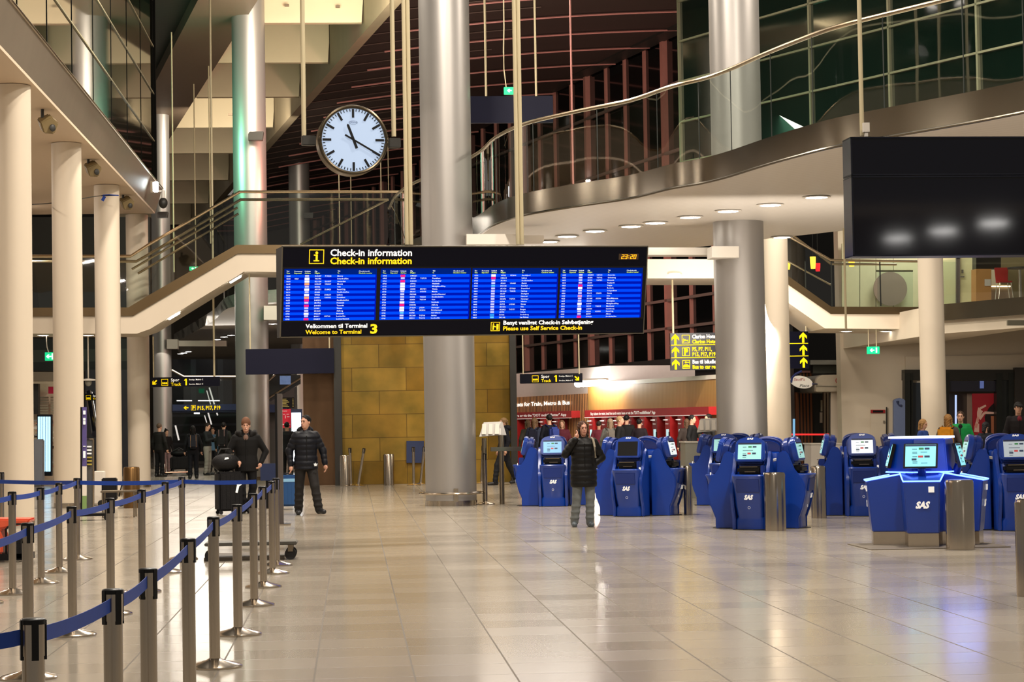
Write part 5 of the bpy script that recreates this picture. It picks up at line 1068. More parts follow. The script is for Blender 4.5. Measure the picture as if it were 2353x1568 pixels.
# purple totem and info boards
t = thing('totem', 'tall narrow purple totem with white lettering beside the second cream column', 'totem')
setp(pxbox(MB(), 184.5, 936, 189, 1179, 42.6, .55).build('black_side', M_black, smooth=False), t); setp(pxbox(MB(), 189, 936, 198, 1072, 42.6, .1).build('purple_face', mat('totem_purple', S(84, 74, 134), .4), smooth=False), t); setp(pxbox(MB(), 189, 1072, 198, 1140, 42.6, .1).build('white_face', M_white, smooth=False), t); setp(pxbox(MB(), 189, 1140, 198, 1179, 42.6, .1).build('green_foot', mat('totem_green', S(120, 150, 90), .4), smooth=False), t)
mb = MB()
for y0, y1 in ((944, 953), (961, 967), (968, 976), (1025, 1027), (1037, 1053)): pxbox(mb, 191, y0, 196, y1, 42.55, .04)
setp(mb.build('lettering', M_wl, smooth=False), t)
t = thing('info_board', 'grey opening-hours board with white and yellow lines right of the purple totem', 'board')
setp(pxbox(MB(), 198, 1010, 214, 1177, 42.9, .12).build('board', mat('board_grey', S(84, 82, 80), .5), smooth=False), t); mb = MB(); m2 = MB()
for k, y in enumerate((1025, 1033, 1041)): pxbox(mb, 200, y, 210, y+3.5, 42.85, .03)
for y in (1050, 1058, 1066): pxbox(m2, 200, y, 211, y+3.5, 42.85, .03)
setp(mb.build('white_lines', M_wl, smooth=False), t); setp(m2.build('yellow_lines', mat('board_yellow', S(190, 170, 70), .5), smooth=False), t); mb = MB(); pxbox(mb, 213, 1009, 215, 1165, 42.88, .14); pxbox(mb, 198, 1008, 215, 1010.5, 42.88, .14); setp(mb.build('frame', M_steel, smooth=False), t)
pb('white_box', 'white square box on a stand behind the rear queue belt', 'box', 214, 1084, 237, 1158, 47, .45, M_white, bevel=.01)
t = thing('stool_frame', 'low metal frame table behind the rear queue belt', 'table'); mb = MB(); a = fl(226, 1190); b = a+V((.75, 0, 0)); mb.box(((a.x+b.x)/2, a.y, .47), (.62, .4, .03)); setp(mb.build('top', M_steeld), t)
for dx, dy in ((.1, -.18), (.1, .18), (.66, -.18), (.66, .18)): setp(MB().cyl((a.x+dx, a.y+dy, 0), (a.x+dx, a.y+dy, .46), .014).build('leg', M_steeld), t)
def wheels(t, xs, ys, r, m=None):
    for x in xs:
        for y in ys: w_ = MB().cyl((x, y-.012, r), (x, y+.012, r), r, n=14).build('wheel', m or M_rubber, t)
def suitcase(loc, rz, w_, d_, h_, m, label, tilt=0, handle=.4, group=None):
    t = thing('suitcase', label, 'suitcase', loc, rz, group); s = MB().box((0, 0, .06+h_/2), (w_, d_, h_)).build('shell', m, t, bevel=.035)
    mb = MB()
    for k in range(5): mb.box((-w_*.36+w_*.18*k, -d_/2-.002, .06+h_/2), (.012, .01, h_*.84))
    mb.build('rib', m, t)
    mb = MB(); mb.box((0, 0, .06+h_*.5), (w_+.004, .012, h_+.002)); mb.build('zip_line', M_rubber, t)
    wheels(t, (-w_/2+.05, w_/2-.05), (-d_/2+.04, d_/2-.04), .035)
    if handle: mb = MB(); mb.tube([(-.10, 0, .06+h_), (-.10, 0, .06+h_+handle), (.10, 0, .06+h_+handle), (.10, 0, .06+h_)], .01, 8); mb.build('pull_handle', M_steel, t)
    mb = MB(); mb.tube([(-.08, -.03, .06+h_), (-.07, -.03, .09+h_), (.07, -.03, .09+h_), (.08, -.03, .06+h_)], .012, 8); mb.build('carry_handle', M_black, t); return t
M_case = mat('black_nylon', S(15, 14, 16), .6, noise=.15, scale=60, bump=.3, spec=.25)
p = fl(526, 1182); sc1 = suitcase((p.x, p.y, 0), .35, .46, .30, .72, M_case, 'large black suitcase with a white tag, pushed by the woman in the brown cap', handle=.32)
mb = MB(); mb.poly([(.10, -.165, .55), (.17, -.165, .60), (.20, -.165, .54), (.14, -.165, .50)], (0, .005, 0)); mb.poly([(.11, -.166, .53), (.08, -.166, .40), (.12, -.166, .39), (.15, -.166, .50)], (0, .005, 0)); mb.build('luggage_tag', M_wl, sc1, smooth=False)
t = thing('travel_bag', 'bulging black travel bag lying on top of the large black suitcase', 'bag', (p.x-.06, p.y, .80), .3); mb = MB(); mb.ell((0, 0, .15), (.25, .16, .17), 20, 12); mb.build('body', M_case, t); MB().tube([(-.15, 0, .27), (-.08, 0, .40), (.1, 0, .40), (.17, 0, .27)], .014, 8).build('strap', M_black, t); MB().poly([(-.05, -.165, .2), (.03, -.17, .22), (.02, -.17, .25), (-.04, -.165, .24)], (0, .004, 0)).build('label_print', M_wl, t, smooth=False)
p = fl(661, 1172); suitcase((p.x, p.y+.25, 0), .05, .40, .26, .60, mat('blue_case', S(30, 72, 122), .35, noise=.1), 'blue hard suitcase standing left of the walking man', handle=.0)
t = [o for o in C.objects if o.get('label', '').startswith('blue hard suitcase')][0]; MB().tube([(-.02, 0, .66), (.02, 0, 1.12)], .012, 8).build('pull_handle', M_steel, t); mb = MB(); mb.box((0, -.135, .56), (.38, .01, .06)); mb.build('band', mat('pale_blue', S(130, 180, 215), .4), t, smooth=False)
# trolleys with luggage in the far left group
def trolley(px, yb, label, rz_=0.):
    p = fl(px, yb); t = thing('luggage_trolley', label, 'luggage trolley', (p.x, p.y, 0), rz_, 'luggage trolleys')
    mb = MB(); mb.tube([(-.42, -.22, .12), (.5, -.18, .12), (.5, .18, .12), (-.42, .22, .12)], .018, 8, closed=True); mb.tube([(-.42, -.22, .12), (-.50, -.22, .9), (-.58, -.22, 1.0), (-.58, .22, 1.0), (-.50, .22, .9), (-.42, .22, .12)], .018, 8); mb.build('frame', M_steel, t); wheels(t, (-.4, .45), (-.2, .2), .07)
    MB().box((-.5, 0, .75), (.03, .36, .26)).build('advert_plate', mat('plate_sky', S(110, 170, 210), .4), t, bevel=.005); return t
p = fl(410, 1092); trolley(405, 1094, 'luggage trolley with a black suitcase and hat in the far left group', .3)
suitcase((p.x+.05, p.y-.02, .13), .3, .62, .36, .42, M_case, 'black suitcase lying on the luggage trolley in the far left group', handle=0)
t = thing('travel_bag', 'round dark bag on top of the luggage trolley in the far left group', 'bag', (p.x+.03, p.y, .62), .2); MB().ell((0, 0, .12), (.3, .18, .12), 18, 8).build('body', M_case, t); MB().tube([(-.2, 0, .2), (0, 0, .3), (.2, 0, .2)], .02).build('strap', M_black, t)
p = fl(508, 1090); trolley(517, 1078, 'luggage trolley half hidden behind the person with the big backpack', 1.3)
# dark gear seen through posts at x 230-260, and the orange crate at the left edge
t = thing('hand_cart', 'low black wheeled cart behind the second front queue post', 'cart', fl(208, 1196)); mb = MB(); mb.box((0, 0, .1), (.7, .4, .05)); mb.build('deck', M_black, t); wheels(t, (-.3, .3), (-.16, .16), .05)
p = fl(268, 1164); t = thing('equipment_cart', 'dark equipment cart between the third cream column and the brown bin', 'cart', p); MB().box((-.14, 0, .36), (.30, .3, .46)).build('box', M_case, t, bevel=.02); MB().tube([(.05, 0, .2), (.14, 0, .55), (.3, 0, .5)], .015).build('arm', M_black, t); wheels(t, (-.3, .1), (-.15, .15), .07)
p = fl(30, 1292); t = thing('scooter_box', 'orange-red box on a black frame at the left edge of the photo', 'box', (p.x-.1, p.y, 0)); MB().poly([(-.5, 0, .10), (-.02, 0, .10), (-.02, 0, .30), (-.06, 0, .40), (.28, 0, .46), (.32, 0, .52), (-.5, 0, .54)], (0, .5, 0)).build('shell', mat('orange_shell', S(226, 92, 60), .35, noise=.04), t, bevel=.02)
MB().tube([(.02, -.02, .03), (.02, -.02, .40), (.08, -.02, .46), (.3, -.02, .46), (.3, -.02, .03)], .015, 8).build('frame', M_black, t); mb = MB(); mb.box((.16, .1, .16), (.24, .3, .26)); mb.build('crate', M_case, t, bevel=.01); MB().box((-.1, .2, .06), (.8, .5, .08)).build('foot', M_black, t)

# far landing with glass rail, dark stairs behind
t = thing('landing', 'far landing with glass railing behind the Track 1 sign', 'landing')
D = 88; z = at(450, 930, D).z
setp(pxbox(MB(), 396, 930, 660, 948, D, 8).build('slab', M_navy, smooth=False), t)
setp(MB().strip([at(396, 930, D), at(545, 930, D)], [at(396, 866, D), at(545, 866, D)]).build('railing_glass', M_glassr, fixn=False), t)
mb = MB(); mb.tube([at(395, 851, D), at(423, 866, D), at(660, 866, D)], .05, 8); setp(mb.build('handrail', M_steel), t)
mb = MB(); pxbox(mb, 406, 920, 441, 922.5, D-.1, .05); pxbox(mb, 455, 920, 505, 922.5, D-.1, .05); setp(mb.build('light_line', mat('soft_line', S(220, 225, 230), .4, emit=.8, noise=0), smooth=False), t)
for (a, b, r, l) in (((481, 891), (500, 955), .03, 'bright slanting stair light line behind the parking sign, upper right'), ((475, 898), (484, 930), .02, 'thin slanting light line behind the landing glass'), ((478, 948), (486, 976), .03, 'short bright slanting line under the parking sign'), ((470, 955), (476, 975), .02, 'second short slanting line under the parking sign'), ((403, 978), (411, 1012), .035, 'slanting white line behind the far left group')):
    tag(MB().cyl(at(*a, 92), at(*b, 92), r, n=8).build('stair_light', mat('stair_line', S(235, 228, 220), .4, emit=.8, noise=0)), l, 'light')
ps('wall_escalator_wall', 396, 946, 545, 1060, 98, .4, slat_mat('dark_steps', S(16, 17, 22), S(56, 58, 66), (0, 0, 1), 2.4, .35, duty=.25))
ps('wall_escalator_wall', 396, 826, 560, 930, 104, .4, slat_mat('dark_panels', S(24, 28, 34), S(54, 60, 66), (1, 0, 0), .8, .3, duty=.2))
pb('round_ceiling_lamp', 'small lamp lit under the parking sign', 'lamp', 446, 948.5, 457, 951.5, 90, .4, M_lampw)
# between the metal column and the brown wall: escalator, advert, red poster
t = thing('escalator', 'dark escalator rising behind the plain navy board', 'escalator')
D = 84; q = lambda x, y: at(x, y, D)
setp(MB().poly([q(615, 925), q(690, 882), q(690, 862), q(615, 862)], (0, .6, 0)).build('side_panel', mat('escalator_dark', S(54, 56, 56), .3, .5), smooth=False), t)
mb = MB(); mb.tube([q(615, 917), q(690, 870)], .05, 8); mb.tube([q(612, 880), q(632, 862)], .05, 8); setp(mb.build('handrail', M_steel), t)
pb('wall_poster', 'pale blue pattern panel above the escalator', 'poster', 643, 864, 668, 884, 83, .05, mat('pattern_blue', S(110, 140, 190), .4, emit=.3, scale=6, noise=.5))
ps('wall_escalator_wall', 615, 882, 676, 1085, 90, .3, mat('grey_dark_wall', S(84, 80, 76), .5))
t, fr = signbox('departure_list', 'small dark list board above the red poster', 646, 914, 676, 938, 80, M_black, cat='sign'); mb = MB()
for k in range(6): fr.rect(mb, 649, 917+3.4*k, 658+k % 3*3, 918.6+3.4*k, .002, .01); fr.rect(mb, 672, 917+3.4*k, 674, 918.6+3.4*k, .002, .01)
mb.build('lines', mat('list_gold', S(190, 170, 90), .4, emit=.3), t, smooth=False)
t, fr = signbox('red_poster', 'red advert poster with white sketch behind the walking man', 645, 941, 668, 984, 78, mat('poster_red', S(205, 26, 50), .4, emit=.45), cat='poster'); mb = MB(); fr.text(mb, 'Movember', 648, 946, 2, 12, off=.01); 
for a in ((650, 952, 655, 953), (655, 955, 656, 962), (658, 952, 664, 953), (659, 958, 665, 959), (646, 975, 666, 976)): fr.rect(mb, *a, .002, .01)
mb.build('white_print', M_wl, t, fixn=False, smooth=False)
t, fr = signbox('light_screen', 'bright white lit screen behind the walking man', 668, 941, 694, 1070, 77.5, M_navy, cat='screen'); mb = MB(); fr.rect(mb, 669.5, 949, 691, 1060, .002, .02); mb.build('lit_face', mat('white_screen', S(235, 245, 255), .4, emit=2.6, noise=0), t, smooth=False)

# ================================================================== RIGHT BACKGROUND
# shop strip between the cream pier and the cream wall
ps('wall_shop_recess', 1800, 856, 1936, 1120, 74, .3, mat('shop_recess_dark', S(38, 26, 22), .6))
t = thing('shop_interior', 'orange-brown slatted shop wall under the oval sign', 'shop'); setp(pxbox(MB(), 1812, 857, 1868, 1110, 72.5, .15).build('slats', M_slat2, smooth=False), t); setp(pxbox(MB(), 1828, 857, 1835, 1060, 72.2, .1).build('orange_post', mat('orange_post', S(150, 84, 34), .5), smooth=False), t); setp(pxbox(MB(), 1811, 852, 1867, 857, 72.4, .3).build('pink_beam', M_rib, smooth=False), t)
for k, (x0, y0, x1, y1, c) in enumerate(((1820, 893, 1823.5, 940, (170, 110, 96)), (1813, 910, 1820, 926, (140, 96, 40)), (1821, 945, 1823.5, 985, (140, 84, 70)), (1886, 920, 1891.5, 946, (190, 178, 150)), (1884, 948, 1891.5, 972, (200, 182, 160)))):
    pb('notice_sheet', f'small coloured sheet in the shop under the oval sign, {nth[k]} of five from the left', 'notice', x0, y0, x1, y1, 71.5, .04, mat(f'sheet_{k}', S(*c), .5), 'sheets in the shop window')
pb('blue_column_light', 'thin light blue upright bar rising above the kiosks', 'light bar', 1823, 963, 1827, 1139, 46, .06, mat('sky_bar', S(120, 180, 225), .4, emit=.7, noise=0))
t = thing('shop_pavilion', 'white shop pavilion with rounded roof corner beside the cream wall', 'kiosk building'); D = 69
mb = MB(); P_ = [(1876, 901), (1876, 880), (1878, 872), (1883, 866), (1890, 862), (1940, 861), (1940, 901)]; mb.poly([at(x, y, D) for x, y in P_], (0, 3, 0)); setp(mb.build('roof', mat('pavilion_white', S(222, 212, 190), .4), bevel=.02), t)
mb = MB(); pxbox(mb, 1876, 887, 1940, 888.5, D-.03, .04); setp(mb.build('groove', M_grey, smooth=False), t)
for x in (1893, 1900): setp(pxbox(MB(), x, 901, x+4.5, 1100, D+.1, .2).build('post', M_steel, smooth=False), t)
setp(pxbox(MB(), 1909, 901, 1940, 1100, D+.1, .2).build('panel', M_cream, smooth=False), t)
mb = MB(); a = at(1930, 875, D-.02); mb.tube([(a.x+.13*math.cos(u), a.y, a.z+.12*math.sin(u)) for u in [2*PI*i/20 for i in range(20)]], .012, 6, closed=True); mb.box((a.x, a.y, a.z), (.16, .02, .02)); setp(mb.build('red_emblem', mat('emblem_red', S(190, 50, 46), .5)), t)
ps('wall_steel_beam', 1868, 831, 1936, 858, 71, .4, mat('beam_greygreen', S(78, 78, 66), .5, .3)); ps('wall_steel_beam', 1862, 828, 1936, 838, 70.5, .6, M_grey)
ps('wall_dark_wall_panel', 1867, 838, 1893, 1110, 73, .3, M_dark)
t = thing('oval_sign', "white oval hanging sign reading Stuff's Place", 'sign', (0, 0, 0)); D = 67.5; fr = frame_flat(1840, 876, D); mb = MB()
ell = [(1842+26.5*math.cos(a)*math.cos(.22)-14.2*math.sin(a)*math.sin(.22), 878.5+26.5*math.cos(a)*math.sin(.22)+14.2*math.sin(a)*math.cos(.22)) for a in [2*PI*i/40 for i in range(40)]]
fr.poly(mb, ell, -.1, 0); mb.build('board', mat('oval_white', S(232, 224, 210), .4, emit=.25, noise=0), t, smooth=False)
mb = MB(); fr.text(mb, "Stuff's", 1823, 875.5, 6.5, 26, off=.01, slant=.3, bold=.0); mb.build('red_script', mat('script_red', S(170, 40, 30), .5), t, fixn=False, smooth=False); mb = MB(); fr.text(mb, 'Place', 1837, 890, 6.5, 22, off=.01, slant=.3, bold=.0); mb.build('black_script', M_black, t, fixn=False, smooth=False)
mb = MB(); mb.tube([at(1818, 880, D), at(1820, 868, D), at(1828, 860, D), at(1842, 853, D)], .035, 8); mb.cyl(at(1866, 883, D), at(1880, 883, D+2), .03); setp(mb.build('holder', mat('holder_blue', S(20, 40, 110), .4)), t)
t = thing('red_barrier', 'red tape line behind the kiosks in front of the shop', 'barrier'); setp(pxbox(MB(), 1812, 997, 1905, 1001, 60, .03).build('tape', mat('tape_red', S(190, 20, 24), .5), smooth=False), t)
for x in (1815, 1902): a = at(x, 999, 60.03); setp(MB().cyl((a.x, a.y+.03, 0), (a.x, a.y+.03, a.z+.03), .03).build('post', M_steel), t)
# cream wall things
t = thing('wall_hatch', 'flush service door in the cream wall with a small dark and red label', 'door'); D = 66.9
setp(pxbox(MB(), 2001, 936, 2036, 1110, D, .06).build('leaf', M_cream, smooth=False, bevel=.01), t); setp(pxbox(MB(), 2036.5, 936, 2038.5, 1110, D-.02, .05).build('shadow_gap', M_dark, smooth=False), t)
setp(pxbox(MB(), 2001, 942, 2034, 950, D-.05, .04).build('red_label', M_red, smooth=False), t); setp(pxbox(MB(), 2006, 943.5, 2029, 948.5, D-.07, .03).build('dark_label', M_black, smooth=False), t); setp(pxbox(MB(), 2030, 967, 2033, 973, D-.08, .06).build('lock', M_steel, smooth=False), t)
t = thing('phone_totem', 'blue-grey phone totem with handset symbol beside the black shopfront', 'phone totem'); D = 64
mb = MB(); mb.poly([at(x, y, D) for x, y in [(2054, 1110), (2054, 921), (2058, 917), (2067, 915), (2076, 917), (2080, 921), (2080, 1110)]], (0, .15, 0)); setp(mb.build('body', mat('totem_bluegrey', S(92, 104, 136), .4), smooth=False), t)
mb = MB(); mb.tube([at(2062, 922, D-.02), at(2063, 928, D-.02), at(2066, 932, D-.02), at(2071, 933, D-.02)], [.04, .02, .02, .04], 8); setp(mb.build('phone_symbol', mat('phone_navy', S(24, 34, 70), .5)), t)
# black shopfront
t = thing('shop_facade', 'black steel shopfront with glass doors behind the right cream column', 'shop'); D = 66.6
setp(pxbox(MB(), 2079, 850, 2420, 874, D, .5).build('lintel', M_dark, smooth=False), t)
mb = MB()
for x0, x1 in ((2079, 2092), (2094, 2098), (2173, 2181), (2290, 2303), (2318, 2332)): pxbox(mb, x0, 858, x1, 1110, D-.02, .3)
setp(mb.build('jamb', mat('jamb_black', S(34, 36, 32), .4, .3), smooth=False), t)
setp(pxbox(MB(), 2181, 876, 2292, 900, D+.1, .2).build('header_glass', mat('header_dark', S(40, 38, 52), .2), smooth=False), t)
setp(pxbox(MB(), 2332, 845, 2420, 1110, D-.1, .2).build('dark_panel', mat('warm_black', S(52, 46, 42), .5), smooth=False), t)
setp(pxbox(MB(), 2092, 880, 2173, 1110, D+.2, .1).build('dark_door', mat('door_bluegrey', S(44, 52, 62), .3), smooth=False), t)
setp(pxbox(MB(), 2303, 860, 2320, 1110, D+.1, .1).build('dark_door', mat('door_black', S(30, 32, 30), .3), smooth=False), t)
setp(pxbox(MB(), 2252, 876, 2261, 893, D+.05, .03).build('blue_notice', mat('notice_blue', S(110, 130, 200), .4, emit=.3), smooth=False), t)
setp(pxbox(MB(), 2195, 908, 2198.5, 990, D+.4, .05).build('lit_edge', mat('edge_light', S(170, 190, 235), .4, emit=1.2, noise=0), smooth=False), t)
for x0, x1, c in ((2181, 2195, (92, 84, 74)), (2199, 2222, (80, 70, 58)), (2222, 2234, (168, 152, 130))): setp(pxbox(MB(), x0, 905, x1, 1110, D+.8, .05).build('inner_wall', mat(f'inner_{x0}', S(*c), .5), smooth=False), t)
t, fr = signbox('hand_poster', 'red poster showing a pale open hand, inside the black shopfront', 2234, 905, 2290, 1110, 66.9, mat('poster_crimson', S(150, 26, 36), .4, emit=.15), .05, 'poster')
mb = MB()
def strip(pts_, w_): 
    for i in range(len(pts_)-1):
        (xa_, ya_), (xb_, yb_) = pts_[i], pts_[i+1]; dx, dy = xb_-xa_, yb_-ya_; L_ = math.hypot(dx, dy); nx, ny = -dy/L_*w_, dx/L_*w_
        fr.poly(mb, [(xa_-nx, ya_-ny), (xa_+nx, ya_+ny), (xb_+nx*.8, yb_+ny*.8), (xb_-nx*.8, yb_-ny*.8)], .004, .012+.001*i)
strip([(2240, 985), (2247, 960), (2256, 945)], 3.4); strip([(2247, 960), (2252, 940), (2266, 933)], 2.6); strip([(2250, 965), (2262, 950), (2284, 951)], 3); strip([(2246, 972), (2246, 950), (2249, 938)], 2); strip([(2242, 995), (2244, 975)], 6)
mb.build('hand_print', mat('print_skin', S(226, 180, 160), .5, emit=.1), t, smooth=False); mb = MB(); fr.poly(mb, [(2272, 940), (2288, 925), (2290, 1000), (2268, 1000), (2262, 960)], .003, .0045); mb.build('dark_print', mat('print_dark', S(40, 26, 26), .5), t, smooth=False)
mb = MB(); fr.rect(mb, 2277, 958, 2289, 1000, .004, .03); mb.build('bottle_print', mat('bottle_orange', S(206, 128, 92), .4), t, smooth=False)
# upper room behind the right landing
D = 67.0; t = thing('room_panels', 'tall pale yellow-green wall panels of the upper room on the right', 'wall panels')
for x0, x1 in ((1935, 1975), (1976.5, 2012), (2013.5, 2052), (2053.5, 2110)): setp(pxbox(MB(), x0, 560, x1, 716, D-.3, .1).build('panel', mat('panel_pale', S(196, 194, 160), .5), smooth=False), t)
for x0, x1 in ((2165, 2204), (2206, 2243)): setp(pxbox(MB(), x0, 560, x1, 716, D-2, .1).build('panel', mat('panel_yellow', S(222, 216, 170), .5), smooth=False), t)
setp(pxbox(MB(), 2198, 560, 2206, 716, D-2.1, .1).build('dark_joint', M_black, smooth=False), t)
mb = MB(); pxbox(mb, 2210, 620, 2214, 628, D-2.1, .05); pxbox(mb, 2206, 635, 2216, 638, D-2.15, .05); setp(mb.build('door_handle', M_steel, smooth=False), t)
p = at(2046, 664, D-.6); o = MB().lathe([(.52, 0), (.52, .05)], n=48); o.v = [(x, z, y) for x, y, z in o.v]; o = o.build('round_table_top', mat('disc_brown', S(140, 120, 108), .5)); o.location = p; tag(o, 'large round brown disc leaning in the glass room above the right landing', 'disc')
t = thing('glass_screen', 'glass screen with metal top around the round brown disc', 'glass screen'); setp(MB().strip([at(2016, 705, D-1.5), at(2098, 705, D-1.5)], [at(2016, 624, D-1.5), at(2098, 624, D-1.5)]).build('pane', M_glassc, fixn=False), t); setp(pxbox(MB(), 2014, 621, 2098, 625, D-1.5, .05).build('top_bar', mat('olive_bar', S(96, 92, 64), .4, .6), smooth=False), t)
pb('orange_counter', 'orange wooden counter in the upper room on the right', 'counter', 2243, 618, 2278, 730, 62, .5, mat('counter_orange', S(196, 142, 78), .5)); pb('back_counter', 'pale counter with strip light in the upper room', 'counter', 2277, 655, 2325, 732, 63, .5, mat('counter_pale', S(150, 128, 104), .5)); pb('strip_light', 'thin warm strip light over the pale upper counter', 'lamp', 2279, 657, 2322, 659.5, 62.95, .1, mat('strip_warm', (1, .85, .6, 1), .5, emit=4, noise=0)); pb('dark_cabinet', 'dark cabinet at the top of the upper room', 'cabinet', 2243, 560, 2300, 618, 62.0, .4, M_black); ps('wall_side_wall', 2300, 560, 2420, 700, 64, .4, mat('wall_olive', S(150, 138, 100), .5)); pb('wall_switch', 'white switch panel beside the red chair', 'switch', 2263, 642, 2277, 657, 61.96, .05, M_white)
p = at(2304, 703, 57.5); t = thing('bar_chair', 'red bar chair with steel legs in the upper room', 'chair', p); MB().poly([(-.16, 0, .62), (.16, 0, .62), (.19, .03, 1.02), (-.19, .03, 1.02)], (0, .04, 0)).build('backrest', M_red, t, bevel=.015); MB().box((0, -.18, .62), (.36, .36, .04)).build('seat', M_red, t, bevel=.015)
for x, y in ((-.15, -.3), (.15, -.3), (-.15, 0), (.15, 0)): MB().cyl((x, y, .6), (x*1.4, y*1.1, 0), .012, n=8).build('leg', M_steel, t)
p = at(2345, 703, 57.2); t = thing('bar_table', 'small dark bar table with steel column in the upper room', 'table', p); MB().cyl((0, 0, .98), (0, 0, 1.02), .32, n=32).build('top', M_dark, t); MB().cyl((0, 0, 0), (0, 0, .98), .04).build('column', M_steel, t); MB().cyl((0, 0, 0), (0, 0, .03), .22, n=24).build('foot', M_steel, t)
def pendant(px, y0, y1, D, w_, c, label, em=2.2):
    p = at(px, (y0+y1)/2, D); h_ = (y1-y0)*D/FPX; r = w_*D/FPX/2; t = thing('pendant_lamp', label, 'lamp', p, group='small pendant lamps in the upper room')
    MB().lathe([(r*1.05, h_/2), (r, 0), (r*.8, -h_/2)], n=20).build('shade', mat('shade_'+c[0], c[1], .4, emit=em, noise=0), t); MB().cyl((0, 0, h_/2), (0, 0, 8.42-p.z), .008, n=6).build('cord', M_black, t)
YEL = ('amber', S(255, 190, 60)); RED = ('red', S(220, 24, 34))
pendant(1868, 590, 618, 64.5, 13, YEL, 'yellow lamp shade seen between the stair rails'); pendant(1879, 605, 624, 66, 12, RED, 'red lamp shade beside the yellow one between the stair rails', 1.2); pendant(1957, 597, 613, 63.5, 14, YEL, 'yellow lamp shade just under the big unlit board'); pendant(1808, 603, 620, 65, 16, YEL, 'yellow lamp glow low beside the right metal column'); pendant(1776, 572, 592, 66, 22, RED, 'red lamp glow right beside the right metal column', 1.2)
